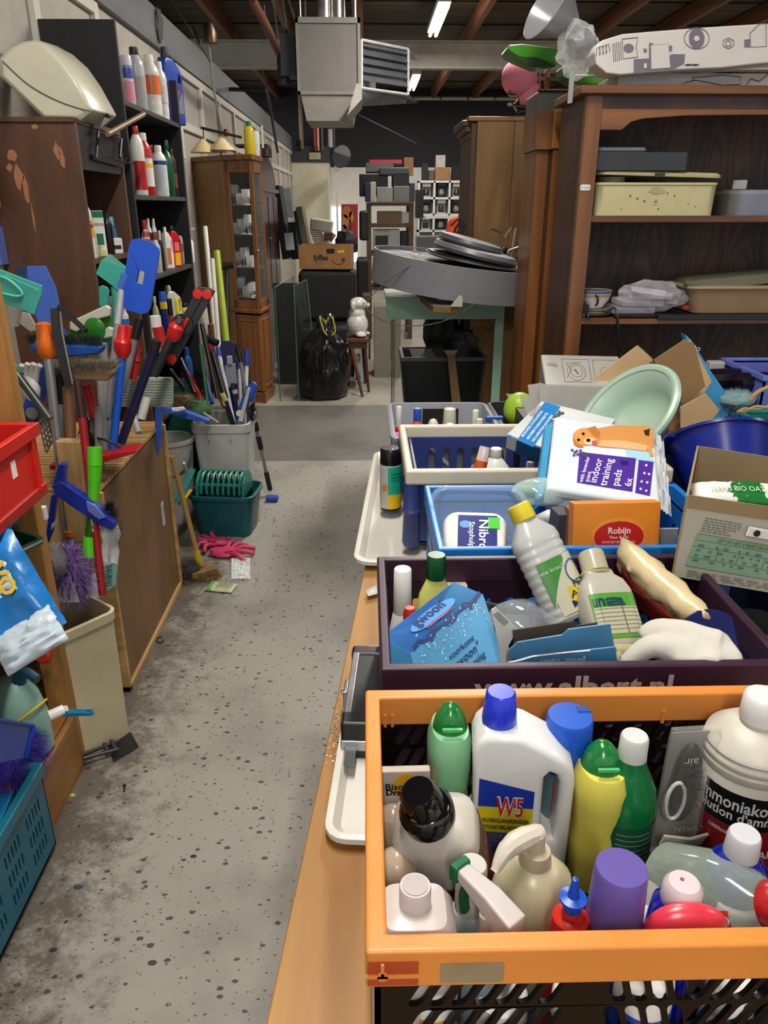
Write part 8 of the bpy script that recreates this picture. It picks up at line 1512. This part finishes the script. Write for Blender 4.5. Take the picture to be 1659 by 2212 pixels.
A,B=cz_(1505,1572,.985);h=B.z-FZ;t=thing('hairbrush','black hairbrush in a clear zip pouch standing in the crate','brush',M=MX.Translation(A)@RZ(4),group=OG)
part(t,'brush_pad',ball((0,0,h*.58),(.02,.009,.065)),BLK);part(t,'bristles',strands((0,-.004,h*.58),(.016,.01,.055),260,.012,.0006,44,keep=lambda d:d.y<0),BLK,kind='stuff');part(t,'card',box(-.026,.026,.011,.0125,.01,h*.93),pl('8c8a84',.5));part(t,'handle_loop',tube([(-.018+.012*cos(a),-.012,h*.5+.03*sin(a))for a in[R(20*i)for i in range(18)]],.0025,6,closed=True),WHT)
part(t,'pouch',loft([(rr_(.058,.03,.008),0),(rr_(.062,.034,.01),h*.3),(rr_(.062,.03,.01),h*.9),(rr_(.066,.008,.003),h)]),clear('d8d8cc',.05,.06,.35));part(t,'zip',G(*[tube([(-.034,-.02-.002*k,h*(.2+.03*k)),(0,-.026-.002*k,h*(.19+.03*k)),(.034,-.02-.002*k,h*(.2+.03*k))],.0022,6)for k in range(4)]),pl('a8a89c',.3))
letters(t,"L'OREAL",(.002,-.0185,h*.3),(-1,0,0),(0,0,-1),.008,pl('b8b8b8'),maxw=.045);letters(t,'air',(-.01,-.0178,h*.82),(-1,0,0),(0,0,-1),.012,pl('c8c8c8'))
A,B=cz_(1652,1500,1.03);h=B.z-FZ;ap=[(.92,0),(1,.02),(1,.6),(.97,.61),(1,.63),(1,.655),(.96,.665),(1,.68),(.99,.7),(.94,.715),(.97,.73),(.94,.75),(.6,.82),(.36,.84),(.36,.87)]
t=bottle('ammonia_bottle','large white ammonia bottle with black and dark red label at the right','bottle',A,B,.125,pl('bcb6aa',.4,dirt=.12),WHT,(ap,[(.38,.86),(.4,.87),(.38,.985),(.34,1)]),labs=[(-165,-10,.36,.56,'0c1012'),(-165,-10,.12,.36,'7c1418')],group=OG,seg=40);sf=surf(ap,.125,h,2,1)
for s_,z,hh,tt in(('ammoniakoplossing',.5,.018,-105),("solution d'ammoniaque",.43,.014,-105),('DE PARE',.22,.012,-95),('1000ml',.32,.006,-140)):part(t,'lettering',wraptext(sf,s_,tt,z*h,hh,.0018,rr=.0625,bold=.02,maxarc=140),pl('c8c8c4'))
# left column
t=thing('glue_packet','white and yellow drain cleaner sachet at the back left of the crate','packet',atZ(870,1690,.93));y=atZ(872,1668,.935).y
part(t,'sachet',poly3([(815,1668),(930,1665),(932,1800),(815,1800)],y,.012),pl('b8aca0',.5,var=.1),world=True,bevel=.002);part(t,'yellow_disc',poly3(oval(878,1700,30,28),y-.0008,.0006),pl('c89a20'),world=True);iw=_wm(t).inverted();letters(t,'Bison',iw@(atY(858,1697,y)+V((0,-.0016,0))),(1,0,0),(0,0,1),.01,BLK,bold=.02);letters(t,'Drain',iw@(atY(858,1709,y)+V((0,-.0016,0))),(1,0,0),(0,0,1),.009,BLK,bold=.04)
A,B=cz_(850,1745,.93);bottle('shampoo_bottle','glossy taupe bottle lying below the drain cleaner sachet','bottle',A,B,.055,pl('8c7868',.2),pl('8c7868',.2),([(.9,0),(1,.04),(1,.75),(.9,.88),(.6,.95)],[(.6,.95),(.3,.99),(.1,1)]),group=OG)
A,B=cz_(858,1838,.92);bottle('shampoo_bottle','glossy beige bottle in front of the taupe one','bottle',A,B,.05,pl('b09c84',.2),pl('b09c84',.2),([(.9,0),(1,.04),(1,.8),(.9,.9),(.6,.95)],[(.6,.95),(.3,.99),(.1,1)]),group=OG)
B=atZ(902,1708,1.005);A=atZ(980,1880,.83);t=bottle('vinegar_bottle','cloudy bottle with a glossy black cap and maroon label tilted left','bottle',A,B,.1,pl('c0bab0',.28,var=.03),pl('0a0a0b',.12,coat=.5),([(.95,0),(1,.03),(1,.55),(.95,.62),(.55,.72)],[(.5,.68),(.62,.7),(.64,.79),(.54,.83),(.48,.84),(.45,.95),(.36,1)]),n=4,asp=.8,hint=(1,-.2,.3),group=OG);L_=(B-A).length
sf=surf([(.95,0),(1,.03),(1,.55)],.1,L_,4,.8);part(t,'label',patch(sf,-60,40,.02,.48*L_,.001),pl('6c4c3c',.4));part(t,'maroon_label',patch(sf,-140,40,.0,.2*L_,.0016),pl('5c1420',.35));part(t,'blue_badge',patch(sf,-110,-80,.01,.13*L_,.0022),pl('2c6c8c',.3));part(t,'lettering',wraptext(sf,'Vloerzeep zwart',-20,.33*L_,.008,.002,rr=.05,vert=False),pl('b8a898'))
A,B=cz_(897,1912,1.0);t=bottle('jerry_bottle','white square shouldered bottle with a round white cap at the front left','bottle',A,B,.086,pl('b8aeaa',.3,var=.03),pl('c0b8b8',.3),([(.95,0),(1,.03),(1,.68),(.93,.8),(.7,.88),(.38,.9)],[(.38,.86),(.36,.9),(.36,.985),(.34,1)]),n=5,asp=.9,group=OG);sf=surf([(.95,0),(1,.03),(1,.6)],.086,B.z-FZ,4,.9);part(t,'blue_label',patch(sf,-35,35,.02,.13,.001),pl('8ca4b8',.4));part(t,'cap_recess',G(lathe([(.0125,B.z-FZ+.0002),(.0125,B.z-FZ+.001),(0,B.z-FZ+.001)],20)),pl('a89c9c',.4));part(t,'orange_print',patch(sf,150,215,.02,.13,.001),pl('b88464',.4))
A,B=cz_(1020,1866,.955);bottle('lotion_bottle','slim white bottle with a tall round white cap behind the spray head','bottle',A,B,.045,pl('a8b4b4',.3),pl('bdbab2',.35),([(.9,0),(1,.03),(1,.6),(.8,.66)],[(.74,.64),(.76,.66),(.72,.985),(.66,1)]),group=OG)
t=thing('spray_bottle','white trigger spray bottle with dark green trigger at the front','spray bottle',M=MX.Translation(atZ(1062,1950,.962))@RZ(-52)@S(.68,1,1),group=OG);o0=t.matrix_world.translation;hb_=o0.z-FZ;ww=pl('c0b6b4',.3)
part(t,'head',G().add(loft([([(-.062,-.009),(-.062,.009),(-.062,.009),(-.062,-.009)],0)][:0]+[([(-.062,-.008,.0),(-.062,.008,.0),(-.062,.008,.014),(-.062,-.008,.014)],0),([(.0,-.012,-.01),(.0,.012,-.01),(.0,.011,.014),(.0,-.011,.014)],0),([(.05,-.015,-.03),(.05,.015,-.03),(.05,.012,.006),(.05,-.012,.006)],0)])),ww,bevel=.003)
part(t,'trigger',G(tube(spl([(-.045,0,.0),(-.055,0,-.02),(-.05,0,-.045)]),[.006]*12+[.003]),),pl('0c5034',.3));part(t,'nozzle_clip',box(-.074,-.058,-.011,.011,-.004,.017),pl('0c5c34',.3),bevel=.003);part(t,'neck',cyl(.014,-.06,-.01),ww);part(t,'body',lathe([(.035,-hb_),(.037,-hb_+.01),(.036,-.1),(.018,-.06),(.016,-.055)],24,cx=.01),pl('8ca0a0',.25))
A,B=cz_(1158,1830,.955);h=B.z-FZ;t=bottle('pump_bottle','cream coloured pump bottle with its nozzle pointing at us to the left','bottle',A,V((A.x,A.y,B.z-.0)),.098,pl('b4ac8c',.3,var=.03),None,([(.9,0),(1,.04),(1,.55),(.85,.78),(.5,.88),(.3,.9)],[(.1,1)]),asp=.85,group=OG)
part(t,'collar',lathe([(.017,h*.86),(.018,h*.9),(.016,h*.98),(.01,h*.99),(.008,h*1.1)],20),pl('b8ac90',.3));part(t,'nozzle',tube(spl([(.006,.006,h*1.08),(-.016,-.004,h*1.09),(-.036,-.016,h*1.07),(-.05,-.03,h*.99)]),[.009,.01,.011,.011,.011,.012,.012,.012,.012,.012,.011,.01,.01,.009,.008,.007,.006,.005,.005]),pl('c4bcac',.28));part(t,'grip_ribs',G(*[tube([(.03+.006*k,-.03+.004*k,h*.15),(.028+.006*k,-.028+.004*k,h*.65)],.004,6)for k in range(3)]),pl('ada488',.3))
A,B=cz_(1240,1925,.975);t=bottle('glue_bottle','small red bottle with a pointed blue nozzle','bottle',A,V((B.x,B.y,.955)),.04,pl('c42414',.3),pl('c42414',.3),([(.95,0),(1,.03),(1,.86),(.9,.92),(.5,.95)],[(.5,.95),(.3,1)]),group=OG);hh=.955-FZ;part(t,'blue_nozzle',lathe([(.009,hh-.004),(.0095,hh+.008),(.0135,hh+.009),(.0135,hh+.012),(.006,hh+.014),(.003,hh+.036),(0,hh+.037)],20),pl('1048b4',.3))
A,B=cz_(1343,1873,1.005);t=bottle('aerosol_can','purple capped deodorant can with a dark blue body','spray can',A,B,.057,pl('22244c',.3,.3),pl('5c4c94',.32,var=.02),([(.95,0),(1,.02),(1,.6)],[(1.0,.6),(1.01,.61),(.9,.985),(.85,1)]),group=OG);part(t,'pale_line',patch(surf([(1,0),(1,1)],.053,.2,2,1),-140,-60,.075,.0765,.0012),pl('a8a8c0'));part(t,'lettering',wraptext(surf([(1,0),(1,1)],.053,.2,2,1),'DEO',-130,.1,.012,.0014,rr=.027),pl('a8a8c0'))
A,B=cz_(1478,1905,.975);t=bottle('shower_gel','deep blue bottle with a white flip cap near the front rim','bottle',A,B,.062,pl('0c149c',.15,coat=.4),pl('c8bcc0',.3),([(.9,0),(1,.04),(1,.68),(.86,.84),(.5,.9)],[(.62,.86),(.64,.88),(.62,.97),(.52,.99),(.48,1)]),group=OG);part(t,'red_dot',ball((-.001,.003,B.z-FZ+.0005),(.002,.002,.001)),pl('b01c50'))
A,B=cz_(1610,1800,.975);t=bottle('shower_gel','royal blue bottle with a white cap and pale stripe at the right','bottle',A,B,.068,pl('0c1c9c',.12,coat=.4),pl('c0c0c4',.3),([(.9,0),(1,.04),(1,.6),(.9,.78),(.5,.87)],[(.52,.84),(.54,.86),(.5,.985),(.45,1)]),labs=[(-140,-20,.5,.56,'8cb8d8')],group=OG)
A,B=atZ(1425,1905,.87),atZ(1690,1960,.94);t=bottle('clear_bottle','large clear grey bottle lying on its side with a red label and red cap','bottle',A,B,.1,clear('98a498',.08,.42,.4),pl('a81c20',.3),([(.8,0),(1,.05),(1,.45),(.85,.7),(.5,.88),(.46,.9)],[(.46,.88),(.48,.9),(.48,.98),(.44,1)]),hint=(0,-1,.3),asp=.8,group=OG);L_=(B-A).length;sf=surf([(.8,0),(1,.05),(1,.45),(.85,.7),(.5,.88)],.1,L_,2,.8)
part(t,'red_label',patch(sf,-30,30,.62*L_,.74*L_,.0012),pl('b42420',.3));part(t,'lettering',wraptext(sf,'2x',0,.67*L_,.02,.002,rr=.04,bold=.03),pl('d8ccc8'));part(t,'green_contents',ball((0,0,L_*.3),(.04,.03,L_*.22)),pl('24382c',.3))
q=atZ(1485,1985,.955);t=thing('scoop_cap','translucent red dosing cap lying at the front rim of the crate','cap',q,group=OG);part(t,'dome',G(ball(q+V((0,.0,-.012)),(.042,.016,.03))),clear('e8384c',.3,.75,.2),world=True)
for i,(x,y,w,z,c,l)in enumerate(((.06,.515,.05,.9,'c87c1c','white and orange bottle showing through the front slots at the left'),(.2,.51,.045,.88,'1c1c1e','black ribbed tube showing through the front slots'),(.27,.515,.06,.9,'1c3c8c','blue and yellow bottle behind the front slots'),(.36,.515,.05,.88,'b8b4b0','white tube behind the front slots, right of centre'),(.44,.52,.05,.9,'b0b8c0','pale blue printed tube behind the front slots'),(.5,.52,.05,.9,'b82420','red and white tin behind the front slots at the right'),(.13,.52,.055,.87,'bcb8b4','plain white bottle behind the front slots'),(.4,.6,.06,.9,'bdb9b0','white bottle deep in the middle of the crate'),(.3,.62,.07,.88,'9c9c98','grey bottle deep in the crate behind the purple cap'))):bottle('packed_bottle',l,'bottle',(x,y,FZ),(x,y,z),w,pl(c,.35),WHT,'can',labs=[(-140,-40,.1,.4,('d8cfc0','c8c428','b0a8a0')[i%3])],group=OG)
